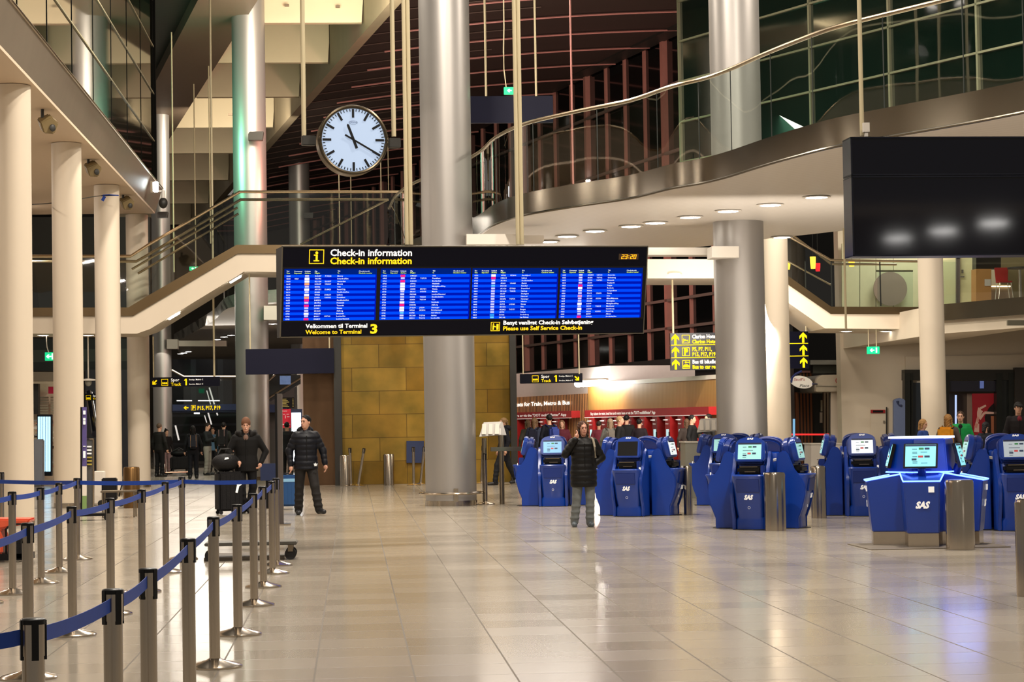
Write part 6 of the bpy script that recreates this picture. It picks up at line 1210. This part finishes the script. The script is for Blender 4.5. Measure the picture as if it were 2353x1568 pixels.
# ================================================================== PEOPLE
# Each figure is a distance field turned into one continuous surface per garment (surface nets).
class Field:
    def __init__(s, lo, hi, h):
        s.h = h; s.lo = np.array(lo, float); n = np.ceil((np.array(hi)-s.lo)/h).astype(int)+1
        s.ax = [s.lo[i]+h*np.arange(n[i]) for i in range(3)]; s.D = np.full(n, 1.0, np.float32)
    def sl(s, lo, hi):
        r = []
        for i in range(3):
            a = int(max(0, math.floor((lo[i]-s.lo[i])/s.h))); b = int(min(len(s.ax[i]), math.ceil((hi[i]-s.lo[i])/s.h)+1)); r.append(slice(a, max(a, b)))
        return tuple(r)
    def grid(s, q): return np.meshgrid(s.ax[0][q[0]], s.ax[1][q[1]], s.ax[2][q[2]], indexing='ij', sparse=True)
    def mix(s, q, d, k):
        A = s.D[q]
        if A.size == 0: return
        if k > 0: h = np.clip(.5+.5*(A-d)/k, 0, 1); s.D[q] = A*(1-h)+d*h-k*h*(1-h)
        else: s.D[q] = np.minimum(A, d)
    def cone(s, a, b, ra, rb, k=.02, sx=1., quilt=None):
        a, b = np.array(a, float), np.array(b, float); m = max(ra, rb)*max(1, sx)+k+.03; q = s.sl(np.minimum(a, b)-m, np.maximum(a, b)+m); X, Y, Z = s.grid(q)
        ab = b-a; L2 = max(1e-9, (ab**2).sum()); t = np.clip(((X-a[0])*ab[0]+(Y-a[1])*ab[1]+(Z-a[2])*ab[2])/L2, 0, 1)
        d = np.sqrt(((X-a[0]-t*ab[0])/sx)**2+(Y-a[1]-t*ab[1])**2+(Z-a[2]-t*ab[2])**2)-(ra+(rb-ra)*t)
        if quilt: d = d+quilt[0]*(1-np.abs(np.sin(PI*t*math.sqrt(L2)/quilt[1])))
        s.mix(q, d, k)
    def ell(s, c, r, k=.02, M=None, neg=False):
        c = np.array(c, float); m = max(r)+k+.02; q = s.sl(c-m, c+m); X, Y, Z = s.grid(q); X, Y, Z = X-c[0], Y-c[1], Z-c[2]
        if M is not None: X, Y, Z = M[0][0]*X+M[1][0]*Y+M[2][0]*Z, M[0][1]*X+M[1][1]*Y+M[2][1]*Z, M[0][2]*X+M[1][2]*Y+M[2][2]*Z
        k0 = np.sqrt((X/r[0])**2+(Y/r[1])**2+(Z/r[2])**2); k1 = np.sqrt((X/r[0]**2)**2+(Y/r[1]**2)**2+(Z/r[2]**2)**2)+1e-6
        d = k0*(k0-1)/k1
        if neg: s.D[q] = np.maximum(s.D[q], -d)
        else: s.mix(q, d, k)
    def trunk(s, prof, k=.03, quilt=None, zc=None):
        """stack of ellipses: (z, rx, ry, cx, cy)"""
        z = np.array([p[0] for p in prof]); hi = np.array([max(p[1]+abs(p[3]) for p in prof)+.06, max(p[2]+abs(p[4]) for p in prof)+.06, z[-1]+.05]); lo = np.array([-hi[0], -hi[1], z[0]-.05])
        q = s.sl(lo, hi); X, Y, Z = s.grid(q); zz = s.ax[2][q[2]]
        f = lambda i: np.interp(zz, z, [p[i] for p in prof])[None, None, :]
        rx, ry, cx, cy = f(1), f(2), f(3), f(4)
        if quilt: g = quilt[0]*np.abs(np.sin(PI*zz/quilt[1]))[None, None, :]; rx, ry = rx+g, ry+g
        k0 = np.sqrt(((X-cx)/rx)**2+((Y-cy)/ry)**2); d = (k0-1)*np.minimum(rx, ry); d = np.maximum(d, np.maximum(z[0]-Z, Z-z[-1])); s.mix(q, d.astype(np.float32), k)
    def cutz(s, zlo=None, zhi=None):
        Z = s.ax[2][None, None, :]
        if zlo is not None: s.D = np.maximum(s.D, zlo-Z)
        if zhi is not None: s.D = np.maximum(s.D, Z-zhi)
    def mesh(s, name):
        D = s.D; D[0] = D[-1] = 1; D[:, 0] = D[:, -1] = 1; D[:, :, 0] = D[:, :, -1] = 1
        ins = D < 0; c = [ins[i:ins.shape[0]-1+i, j:ins.shape[1]-1+j, k:ins.shape[2]-1+k] for i in (0, 1) for j in (0, 1) for k in (0, 1)]
        allc = c[0]; anyc = c[0]
        for x in c[1:]: allc = allc & x; anyc = anyc | x
        act = anyc & ~allc; I, J, K = np.nonzero(act); idx = -np.ones(act.shape, int); idx[I, J, K] = np.arange(len(I))
        P = np.zeros((len(I), 3)); N = np.zeros(len(I)); cs = [(i, j, k) for i in (0, 1) for j in (0, 1) for k in (0, 1)]
        for a in range(8):
            for b in range(a+1, 8):
                A, B = cs[a], cs[b]
                if sum(abs(A[i]-B[i]) for i in range(3)) != 1: continue
                da = D[I+A[0], J+A[1], K+A[2]]; db = D[I+B[0], J+B[1], K+B[2]]; m = (da < 0) != (db < 0); t = np.where(m, da/np.where(m, da-db, 1), 0)
                for i in range(3): P[:, i] += np.where(m, A[i]+t*(B[i]-A[i]), 0)
                N += m
        P = (P/np.maximum(N, 1)[:, None]+np.stack([I, J, K], 1))*s.h+s.lo
        F = []
        for ax in range(3):
            sh = [slice(0, -1) if i == ax else slice(1, -1) for i in range(3)]; sh2 = [slice(1, None) if i == ax else slice(1, -1) for i in range(3)]
            a = ins[tuple(sh)]; b = ins[tuple(sh2)]; q = np.nonzero(a != b); fl_ = a[q]
            g = [q[i]+(0 if i == ax else 1) for i in range(3)]; u, v = [i for i in range(3) if i != ax]
            def cell(du, dv): r = [g[0].copy(), g[1].copy(), g[2].copy()]; r[u] = r[u]-du; r[v] = r[v]-dv; return idx[r[0], r[1], r[2]]
            Q = np.stack([cell(1, 1), cell(0, 1), cell(0, 0), cell(1, 0)], 1)
            if ax == 1: Q = Q[:, ::-1]
            Q[~fl_] = Q[~fl_][:, ::-1]; F.append(Q)
        F = np.concatenate(F); me = bpy.data.meshes.new(name)
        me.vertices.add(len(P)); me.vertices.foreach_set('co', P.astype(np.float32).ravel()); me.loops.add(len(F)*4); me.loops.foreach_set('vertex_index', F.astype(np.int32).ravel())
        me.polygons.add(len(F)); me.polygons.foreach_set('loop_start', np.arange(0, len(F)*4, 4, dtype=np.int32)); me.update(calc_edges=True); me.validate(); me.shade_smooth(); return me
def fobj(F, name, m, par):
    me = F.mesh(name)
    if not len(me.vertices): return None
    me.materials.append(m); o = bpy.data.objects.new(name, me); C.objects.link(o); o.parent = par; return o
def R3z(a): return np.array(Matrix.Rotation(a, 3, 'Z'))
def cloth(name, c, rough=.75): return mat('cloth_'+name, S(*[x*(.62 if max(c) < 60 else .92) for x in c]), rough, noise=.22, scale=14, bump=.2, spec=.25)

def person(label, px, yb, face=0, H=1.72, D=None, coat='black', coatc=(28, 27, 28), coat_len=.84, puff=0, pants=(40, 42, 48), shoes=(24, 22, 22), hair='short', hairc=(44, 32, 24), skin=(206, 158, 132),
           arms=None, legs=None, head=0, tilt=0, h=.014, lean=0, wide=1., fine=False, inner=None, pantsw=1., loc=None, group=None, hood=False, parent_extra=None, quiltz=.095):
    """face: 0 looks at the camera, + turns to the viewer's right. arms: {'R': (elbow, wrist), 'L': ...} in a 1.75 m frame, R = the person's right = viewer's left when facing us"""
    D = D or 8128/(yb-yh(px)); p = loc or at(px, yh(px), D); k = H/1.75
    t = thing('person', label, 'person', (p.x, p.y, 0), face, group); h = h/k
    arms = arms or {}; legs = legs or {}
    ar = {}; side = {'R': -1, 'L': 1}
    for s_, sg in side.items():
        e, w_ = arms.get(s_, ((sg*.255, .03, 1.14), (sg*.27, -.05, .90))); ar[s_] = (np.array((sg*.175*wide, 0+lean, 1.42)), np.array(e, float), np.array(w_, float))
    lg = {}
    for s_, sg in side.items(): lg[s_] = [np.array(v, float) for v in legs.get(s_, ((sg*.095, 0, .92), (sg*.10, -.02, .50), (sg*.105, .02, .09)))]
    toe = lambda s_: lg[s_][3] if len(lg[s_]) > 3 else lg[s_][2]+np.array((side[s_]*.03, -.17, -.055))
    # --- body: head, neck, hands, and the limbs under the clothes, one surface
    F = Field((-.55, -.50, -.01), (.55, .42, 1.84), h)
    hc = np.array((0, -.015+lean, 1.625)); Mh = R3z(head) @ np.array(Matrix.Rotation(tilt, 3, 'X')); hp = lambda x, y, z: hc+Mh @ np.array((x, y, z))
    F.trunk([(.86, .15, .10, 0, 0), (1.05, .13, .09, 0, lean*.5), (1.35, .15, .10, 0, lean), (1.44, .10, .07, 0, lean)], .02)
    F.cone((0, .01+lean, 1.40), hp(0, .02, -.03), .058, .052, .03)
    F.ell(hp(0, .012, .035), (.074, .092, .088), .02, Mh); F.ell(hp(0, -.018, -.03), (.058, .070, .082), .03, Mh); F.ell(hp(0, -.05, -.085), (.030, .028, .024), .025, Mh)
    F.cone(hp(0, -.088, .015), hp(0, -.106, -.022), .008, .014, .012)
    F.ell(hp(0, -.086, .035), (.045, .012, .010), .015, Mh); F.ell(hp(0, -.088, -.055), (.024, .010, .009), .008, Mh)
    for sg in (-1, 1):
        F.ell(hp(sg*.074, .015, -.005), (.010, .020, .032), .006, Mh); F.ell(hp(sg*.028, -.088, .012), (.016, .010, .009), neg=True, M=Mh)
    for s_, (sh_, e, w_) in ar.items():
        F.cone(sh_, e, .045, .036, .02); F.cone(e, w_, .034, .024, .02)
        if np.allclose(w_, e): continue
        hd_ = arms.get(s_+'h'); d = (w_-e)/np.linalg.norm(w_-e); d = np.array(hd_) if hd_ is not None else d; d = d/np.linalg.norm(d)
        sd = np.cross(d, (side[s_], 0, 0)); sd = sd/max(1e-6, np.linalg.norm(sd)) if np.linalg.norm(sd) > .2 else np.array((0, -1., 0)); nrm_ = np.cross(d, sd)
        pal = w_+d*.052; F.cone(w_, pal, .024, .032, .015); F.ell(pal, (.036, .036, .042), .012)
        cur = -nrm_*side[s_]*np.sign(np.dot(nrm_, (side[s_], 0, 0)) or 1)
        for i, ln in enumerate((.060, .070, .066, .050)):
            b0 = pal+d*.028+sd*(.026-.0175*i); b1 = b0+d*ln*.55+cur*.012; b2 = b1+d*ln*.30+cur*.026
            F.cone(b0, b1, .0105, .0095, .004); F.cone(b1, b2, .0095, .008, .004)
        tb = w_+d*.03+sd*.028; F.cone(tb, tb+sd*.030+d*.030, .012, .010, .008); F.cone(tb+sd*.030+d*.030, tb+sd*.034+d*.055+cur*.01, .010, .008, .004)
    for s_, L_ in lg.items(): F.cone(L_[0], L_[1], .07, .05, .02); F.cone(L_[1], L_[2], .048, .030, .02)
    F.D = F.D.astype(np.float32); body = fobj(F, 'body', mat('skin_%d_%d_%d' % skin, S(*skin), .5, noise=.05, scale=20), t)
    # --- face features
    if fine:
        for sg in (-1, 1):
            q = hp(sg*.030, -.083, .011); MB().ell(q, (.012, .008, .0065), 12, 8).build('eye', mat('eye_dark', S(40, 30, 28), .3, noise=0), t)
            q0, q1 = hp(sg*.014, -.096, .030), hp(sg*.046, -.086, .031); MB().cyl(q0, q1, .004, .003, n=6).build('eyebrow', cloth('hair%d' % sum(hairc), hairc), t)
        q0, q1 = hp(-.022, -.095, -.056), hp(.022, -.095, -.056); MB().cyl(q0, q1, .0048, n=8).build('lips', mat('lips', S(160, 92, 84), .5, noise=0), t)
    # --- trousers
    F = Field((-.42, -.50, .0), (.42, .42, 1.06), h); F.trunk([(.80, .15*wide, .115, 0, .0), (.90, .168*wide, .125, 0, .0), (1.02, .15*wide, .115, 0, lean*.4)], .03)
    for s_, L_ in lg.items():
        F.cone(L_[0]+np.array((0, 0, -.04)), L_[1], .098*pantsw, .076*pantsw, .03); F.cone(L_[1], L_[2]+np.array((0, 0, -.01)), .074*pantsw, .066*pantsw, .02)
        for zf in (.35, .6, .85): q = L_[1]*(1-zf)+L_[2]*zf; F.ell(q, (.073*pantsw, .072*pantsw, .02), .03)
    F.cutz(.045, 1.02); fobj(F, 'trousers', cloth('pants_%d_%d_%d' % pants, pants), t)
    # --- shoes
    for s_, L_ in lg.items():
        F = Field(np.minimum(L_[2], toe(s_))-.09, np.maximum(L_[2], toe(s_))+.11, min(h, .010)); a = L_[2]; b = toe(s_)
        F.cone(a+np.array((0, .04, -.035)), b, .050, .044, .02); F.cone(a+np.array((0, .01, .035)), a+np.array((0, .03, -.04)), .052, .052, .02)
        if len(L_) < 4: F.cutz(.001)
        fobj(F, 'shoe', mat('shoe_%d_%d_%d' % shoes, S(*shoes), .5, noise=.1), t)
    # --- coat or jumper
    F = Field((-.58, -.46, coat_len-.06), (.58, .42, 1.64), h); th = .018 if not puff else .034; W = wide
    q_ = (puff, quiltz) if puff else None; hem = coat_len
    pr = [(hem, .165*W+th*1.1, .125+th, 0, 0), (.92, .172*W+th, .128+th, 0, 0)] if hem < .9 else [(hem, .165*W+th, .12+th, 0, 0)]
    F.trunk(pr+[(1.08, .150*W+th, .112+th, 0, lean*.5), (1.25, .168*W+th, .122+th, 0, lean*.8), (1.37, .178*W+th, .118+th*.8, 0, lean), (1.435, .135*W+th*.7, .088+th*.6, 0, lean), (1.475, .075+th*.5, .070+th*.5, 0, lean+.01)], .03, q_)
    for s_, (sh_, e, w_) in ar.items():
        ws = e+(w_-e)*.93; F.cone(sh_-np.array((side[s_]*.012, 0, .012)), e, .058+th*.5, .050+th*.5, .04, quilt=(puff*.8, .085) if puff else None); F.cone(e, ws, .050+th*.5, .038+th*.45, .02, quilt=(puff*.8, .085) if puff else None)
    if puff or hood: F.cone((0, .015+lean, 1.45), (0, .03+lean, 1.52), .085, .09, .02, sx=1.05)
    F.cutz(hem, 1.56)
    if puff or hood: F.cone((0, -.03+lean, 1.52), (0, -.05+lean, 1.62), .04, .06, 0) if False else None; F.ell(hp(0, -.04, -.04), (.075, .085, .10), neg=True, M=Mh)
    co = fobj(F, 'coat' if coat_len < .9 else 'jacket', cloth('coat_%d_%d_%d' % coatc, coatc, .5 if puff else .8), t)
    if puff or fine: MB().box((0, -(.118+th)-.006+lean*.8, (hem+1.42)/2), (.014, .012, (1.42-hem)*.9)).build('zip', M_black, co)
    if hood: F = Field((-.25, -.15, 1.38), (.25, .32, 1.72), h); F.ell((0, .10+lean, 1.48), (.15, .10, .09), .02); F.ell((0, -.0+lean, 1.56), (.10, .10, .12), neg=True); fobj(F, 'hood', cloth('hood_%d' % sum(coatc), tuple(max(0, c-4) for c in coatc)), t)
    if inner: MB().ell((0, -.10-th*.3+lean, 1.40), (.05, .035, .07), 12, 8).build('shirt', cloth('inner_%d' % sum(inner), inner), t)
    # --- hair
    F = Field(hc-.27, hc+.27, min(h, .011)); hm_ = cloth('hair%d' % sum(hairc), hairc, .6)
    if hair == 'beanie':
        F.ell(hp(0, .018, .055), (.088, .104, .092), .02, Mh); F.ell(hp(0, .03, .10), (.07, .08, .07), .03, Mh); F.ell(hp(0, -.105, -.035), (.078, .075, .082), neg=True, M=Mh)
        fobj(F, 'beanie', hm_, t)
    elif hair == 'bald': pass
    else:
        F.ell(hp(0, .022, .042), (.081 if hair == 'short' else .086, .098, .092), .02, Mh)
        if hair in ('long', 'bob'):
            ln = .17 if hair == 'bob' else .21
            for sg in (-1, 1): F.cone(hp(sg*.070, .0, .03), hp(sg*.080, -.005, -ln*.62), .026, .020, .02)
            F.cone(hp(0, .07, .02), hp(0, .07, -ln*.8), .062, .05, .03)
        if hair == 'bun': F.ell(hp(0, .07, .13), (.04, .04, .04), .01)
        if hair == 'tail': F.cone(hp(0, .11, .05), hp(0, .14, -.12), .03, .018, .01)
        F.ell(hp(0, -.10, -.03), (.060 if hair in ('long', 'bob') else .10, .090, .108), neg=True, M=Mh)
        if hair == 'short': F.ell(hp(0, .0, -.13), (.12, .12, .10), neg=True, M=Mh)
        if hair != 'cap':
            G = np.meshgrid(*F.ax, indexing='ij', sparse=True); F.D = F.D+(.0035*np.sin(G[0]*150+G[2]*60)*np.sin(G[1]*130)+.003*np.sin(G[2]*110+G[0]*90)).astype(np.float32)
        if hair == 'cap': F.cone(hp(-.02, -.09, .06), hp(.02, -.15, .045), .03, .03, .01, sx=1.8)
        fobj(F, 'hair' if hair != 'cap' else 'cap', hm_, t)
    for ch in t.children: ch.scale = (k, k, k)
    t['_k'] = k
    return t
def on(t, o):        # hang a garment detail on a figure
    o.parent = t; kk = t['_k']; o.scale = (kk, kk, kk); return o
def backpack(t, c, z=1.22, w_=.30, h_=.44, back=.2, trim=None):
    o = MB().box((0, back+.06, z), (w_, .18, h_)).build('backpack', cloth('pack_%d_%d_%d' % c, c, .6), bevel=.05); on(t, o)
    s = MB().box((0, back+.155, z-.06), (w_*.72, .05, h_*.5)).build('pocket', cloth('pack_%d_%d_%d' % c, c, .6), o, bevel=.02)
    mb = MB()
    for sg in (-1, 1): mb.tube([(sg*.11, back-.02, z+.2), (sg*.125, .02, 1.485), (sg*.12, -.155, 1.38), (sg*.13, -.15, 1.1)], .018, 8)
    if trim: mb2 = MB(); mb2.box((-.09, back+.155, z+.02), (.015, .02, h_*.9)); mb2.box((.09, back+.155, z+.02), (.015, .02, h_*.9)); mb2.build('trim', cloth('trim_%d' % sum(trim), trim), o)
    mb.build('strap', cloth('strap_%d' % sum(c), tuple(int(x*.6) for x in c)), o); return o

# the woman on the phone
wm = person('woman in a long black quilted coat and grey jeans talking on a phone', 1339, 1211, .05, 1.60, coatc=(26, 24, 24), coat_len=.66, puff=.009, pants=(112, 116, 116), shoes=(70, 78, 84), hair='bob', hairc=(78, 50, 38), h=.0085, fine=True, skin=(204, 150, 128), wide=1.06, pantsw=1.0,
            arms={'R': ((-.31, -.05, 1.20), (-.14, -.14, 1.46)), 'Rh': (.35, .25, .9), 'L': ((.32, .06, 1.14), (.13, -.02, 1.00))}, legs={'R': ((-.095, 0, .88), (-.125, -.02, .48), (-.165, .02, .09), (-.19, -.16, .035)), 'L': ((.09, 0, .88), (.10, -.02, .48), (.095, .02, .09), (.10, -.15, .035))}, head=.12)
on(wm, MB().box((-.090, -.10, 1.56), (.022, .045, .14), M=Matrix.Rotation(.25, 3, 'Y')).build('phone', M_black, bevel=.006))
on(wm, MB().tube([(.15, .05, 1.47), (.155, -.10, 1.44), (.165, -.185, 1.32), (.175, -.17, 1.14)], .019, 8).build('shoulder_strap', cloth('strap_grey', (150, 140, 122))))
# the man walking
mn = person('young man in a dark navy puffer jacket and faded jeans walking with his head turned', 702, 1182, .12, 1.79, coatc=(16, 20, 34), coat_len=.80, puff=.009, pants=(52, 48, 46), shoes=(26, 25, 28), hair='short', hairc=(26, 20, 18), h=.0085, fine=True, skin=(196, 146, 122), wide=1.02, hood=True, pantsw=1.05,
            arms={'R': ((-.29, .03, 1.13), (-.27, -.02, .87)), 'L': ((.30, .0, 1.13), (.33, -.07, .88))}, legs={'R': ((-.095, 0, .90), (-.12, .02, .50), (-.13, .10, .09), (-.15, -.07, .04)), 'L': ((.095, 0, .90), (.14, -.12, .50), (.20, -.15, .11), (.27, -.31, .06))}, head=-.75)
on(mn, MB().poly([(.135, -.185, .87), (.15, -.185, .905), (.163, -.185, .87)], (0, -.004, 0)).build('white_emblem', M_wl, smooth=False))
mb = MB()
for a, b in (((.13, .878), (.123, .90)), ((.149, .878), (.149, .915)), ((.168, .878), (.176, .90))): mb.cyl((a[0], -.187, a[1]), (b[0], -.187, b[1]), .009, .006, n=6)
mb.box((.149, -.188, .862), (.05, .004, .008)); on(mn, mb.build('emblem', M_wl))
# woman in the brown cap
w2 = person('person in a brown knitted cap and black parka pushing a black suitcase', 565, 1178, .02, 1.74, coatc=(22, 20, 20), coat_len=.78, puff=0, pants=(26, 26, 30), shoes=(24, 22, 22), hair='beanie', hairc=(112, 74, 52), h=.009, fine=True, skin=(206, 156, 132), wide=1.22, hood=True, inner=(122, 96, 84),
            arms={'R': ((-.33, -.03, 1.14), (-.14, -.20, .97)), 'Rh': (.3, -.6, -.5), 'L': ((.36, .04, 1.14), (.27, -.06, .93))}, legs={'R': ((-.095, 0, .90), (-.09, -.05, .50), (-.06, .06, .09)), 'L': ((.095, 0, .90), (.12, .03, .50), (.04, .10, .09), (.05, -.06, .035))}, tilt=.05)
F = Field((-.30, -.22, 1.36), (.30, .26, 1.62), .012)
for i in range(26): a = 2*PI*i/26; F.ell((.165*math.cos(a), .04+.12*math.sin(a), 1.475+.018*math.sin(7*a)), (.05, .045, .055+.012*math.sin(11*a)), .01)
F.ell((0, -.10, 1.48), (.075, .08, .12), neg=True); on(w2, fobj(F, 'fur_collar', cloth('fur_black', (30, 26, 24)), None))
# far left group
def far(label, px, yb, face, H, **k): return person(label, px, yb, face, H, h=k.pop('h', .016), **k)
far('grey-haired man in a dark jacket standing with his back to us beside the cream column', 366, 1095, PI-.6, 1.76, coatc=(46, 46, 44), coat_len=.86, hairc=(92, 74, 58), pants=(30, 30, 34))
far('small person with a hair bun partly hidden behind the dark-jacketed man', 382, 1092, .6, 1.56, coatc=(40, 32, 32), hair='bun', hairc=(30, 22, 20), pants=(140, 112, 112), D=78)
q = far('person with a navy backpack with tan straps seen from behind', 443, 1099, PI+.1, 1.66, coatc=(24, 24, 32), hair='long', hairc=(22, 20, 22), pants=(28, 30, 42)); backpack(q, (34, 38, 56), trim=(170, 130, 96))
far('man in grey trousers and dark jacket looking down at his phone', 476, 1091, 1.2, 1.75, coatc=(44, 50, 52), coat_len=.98, pants=(150, 146, 136), shoes=(20, 20, 22), tilt=.25, arms={'L': ((.24, -.10, 1.16), (.08, -.30, 1.24)), 'R': ((-.24, -.10, 1.16), (-.08, -.30, 1.22))}, hairc=(50, 38, 30))
far('person in blue glimpsed between the two men of the far left group', 489, 1090, 0, 1.60, coatc=(96, 130, 160), hairc=(60, 40, 30), D=80)
q = far('man with a large black backpack seen from behind, right of the far left group', 514, 1092, PI-.15, 1.76, coatc=(44, 48, 38), hairc=(28, 24, 20), pants=(24, 24, 26)); backpack(q, (30, 30, 32), w_=.36, h_=.60, trim=(150, 120, 116))
far('person in a dark cap behind the slim stand, seen from behind', 659, 1096, PI, 1.72, coatc=(46, 46, 52), hairc=(28, 26, 28), pants=(28, 28, 30), D=66)
q = far('blonde person in a long dark coat with fur collar walking left at the brass tower', 1157, 1115, -1.25, 1.72, coatc=(34, 36, 50), coat_len=.62, hood=True, hairc=(150, 118, 80), hair='tail', legs={'R': ((-.095, 0, .90), (-.10, -.16, .52), (-.10, -.22, .09)), 'L': ((.095, 0, .90), (.10, .10, .50), (.10, .30, .13))})
# travellers at the ticket machines
crowd = [
 (1213, 66, PI+.2, 1.66, (66, 60, 50), 'long', (110, 84, 62), 'person in an olive coat at the far left ticket machine', None),
 (1228, 61, PI-.3, 1.72, (52, 58, 78), 'long', (120, 92, 66), 'brown-haired person in a dark blue coat with a dark backpack at the ticket machines', (40, 42, 60)),
 (1262, 60, PI+.4, 1.80, (32, 34, 52), 'short', (36, 28, 26), 'tall dark-haired man with a blue backpack at the ticket machines', (52, 70, 150)),
 (1291, 63, -.2, 1.64, (96, 36, 50), 'long', (130, 96, 70), 'woman in a wine-red top facing us near the ticket machines', None),
 (1376, 64, PI-.3, 1.60, (120, 46, 60), 'short', (60, 46, 40), 'person in red and grey behind the woman on the phone', None),
 (1402, 60, PI, 1.66, (110, 108, 102), 'long', (150, 126, 104), 'blonde person with a striped backpack right of the woman on the phone', (120, 112, 104)),
 (1424, 59, 1.3, 1.72, (30, 28, 30), 'short', (176, 144, 104), 'blond man in a black coat turned right at the ticket machines', None),
 (1440, 63, PI-.4, 1.76, (34, 32, 34), 'short', (34, 26, 22), 'dark-haired man in black behind the blond man', None),
 (1469, 61, PI-.5, 1.64, (44, 30, 40), 'short', (30, 24, 24), 'person in a dark plum coat using a ticket machine', None),
 (1590, 60, 1.1, 1.72, (28, 28, 30), 'short', (32, 26, 24), 'man in black holding a hand to his mouth left of the metal column', None),
 (1578, 61.8, PI, 1.62, (60, 50, 46), 'long', (100, 76, 58), 'person in brown half hidden behind the man in black', None),
 (1628, 59.8, -1.2, 1.74, (30, 28, 28), 'short', (30, 24, 22), 'dark-haired person in black right next to the metal column', None)]
for px, D, fc, H, cc, hr, hc_, lb, bp in crowd:
    q = person(lb, px, 0, fc, H, D=D, coatc=cc, hair=hr, hairc=hc_, h=.017, pants=(36, 36, 44), arms={'L': ((.24, -.12, 1.16), (.08, -.30, 1.40))} if 'mouth' in lb else None)
    if bp: backpack(q, bp, w_=.27, h_=.40)
# people on the right behind the kiosks
q = person('child with a blond bowl haircut in a blue and purple jacket looking down right', 2120, 0, .9, 1.52, D=47, coatc=(44, 70, 140), hair='bob', hairc=(176, 134, 84), h=.012, tilt=.2, fine=True)
q = person('person with long wavy blond hair and an orange backpack seen from behind', 2178, 0, PI-.5, 1.62, D=45, coatc=(84, 74, 72), hair='long', hairc=(168, 124, 70), h=.012); backpack(q, (236, 160, 30), z=1.24, w_=.34, h_=.46)
person('smiling woman in a green jacket beside the orange backpack', 2207, 0, -.35, 1.68, D=47, coatc=(24, 150, 74), hair='tail', hairc=(70, 52, 40), h=.012, fine=True, inner=(30, 30, 32))
person('person bending down with dark hair, right of the green jacket', 2264, 0, PI-.8, 1.44, D=46, coatc=(40, 44, 58), hair='bob', hairc=(46, 42, 46), h=.014, tilt=.4)
person('man in a backwards grey cap, dark jacket and wine-red shirt at the right edge', 2340, 0, -.1, 1.86, D=47, coatc=(34, 26, 28), hair='cap', hairc=(56, 52, 50), h=.012, fine=True, inner=(110, 26, 38), wide=1.1)
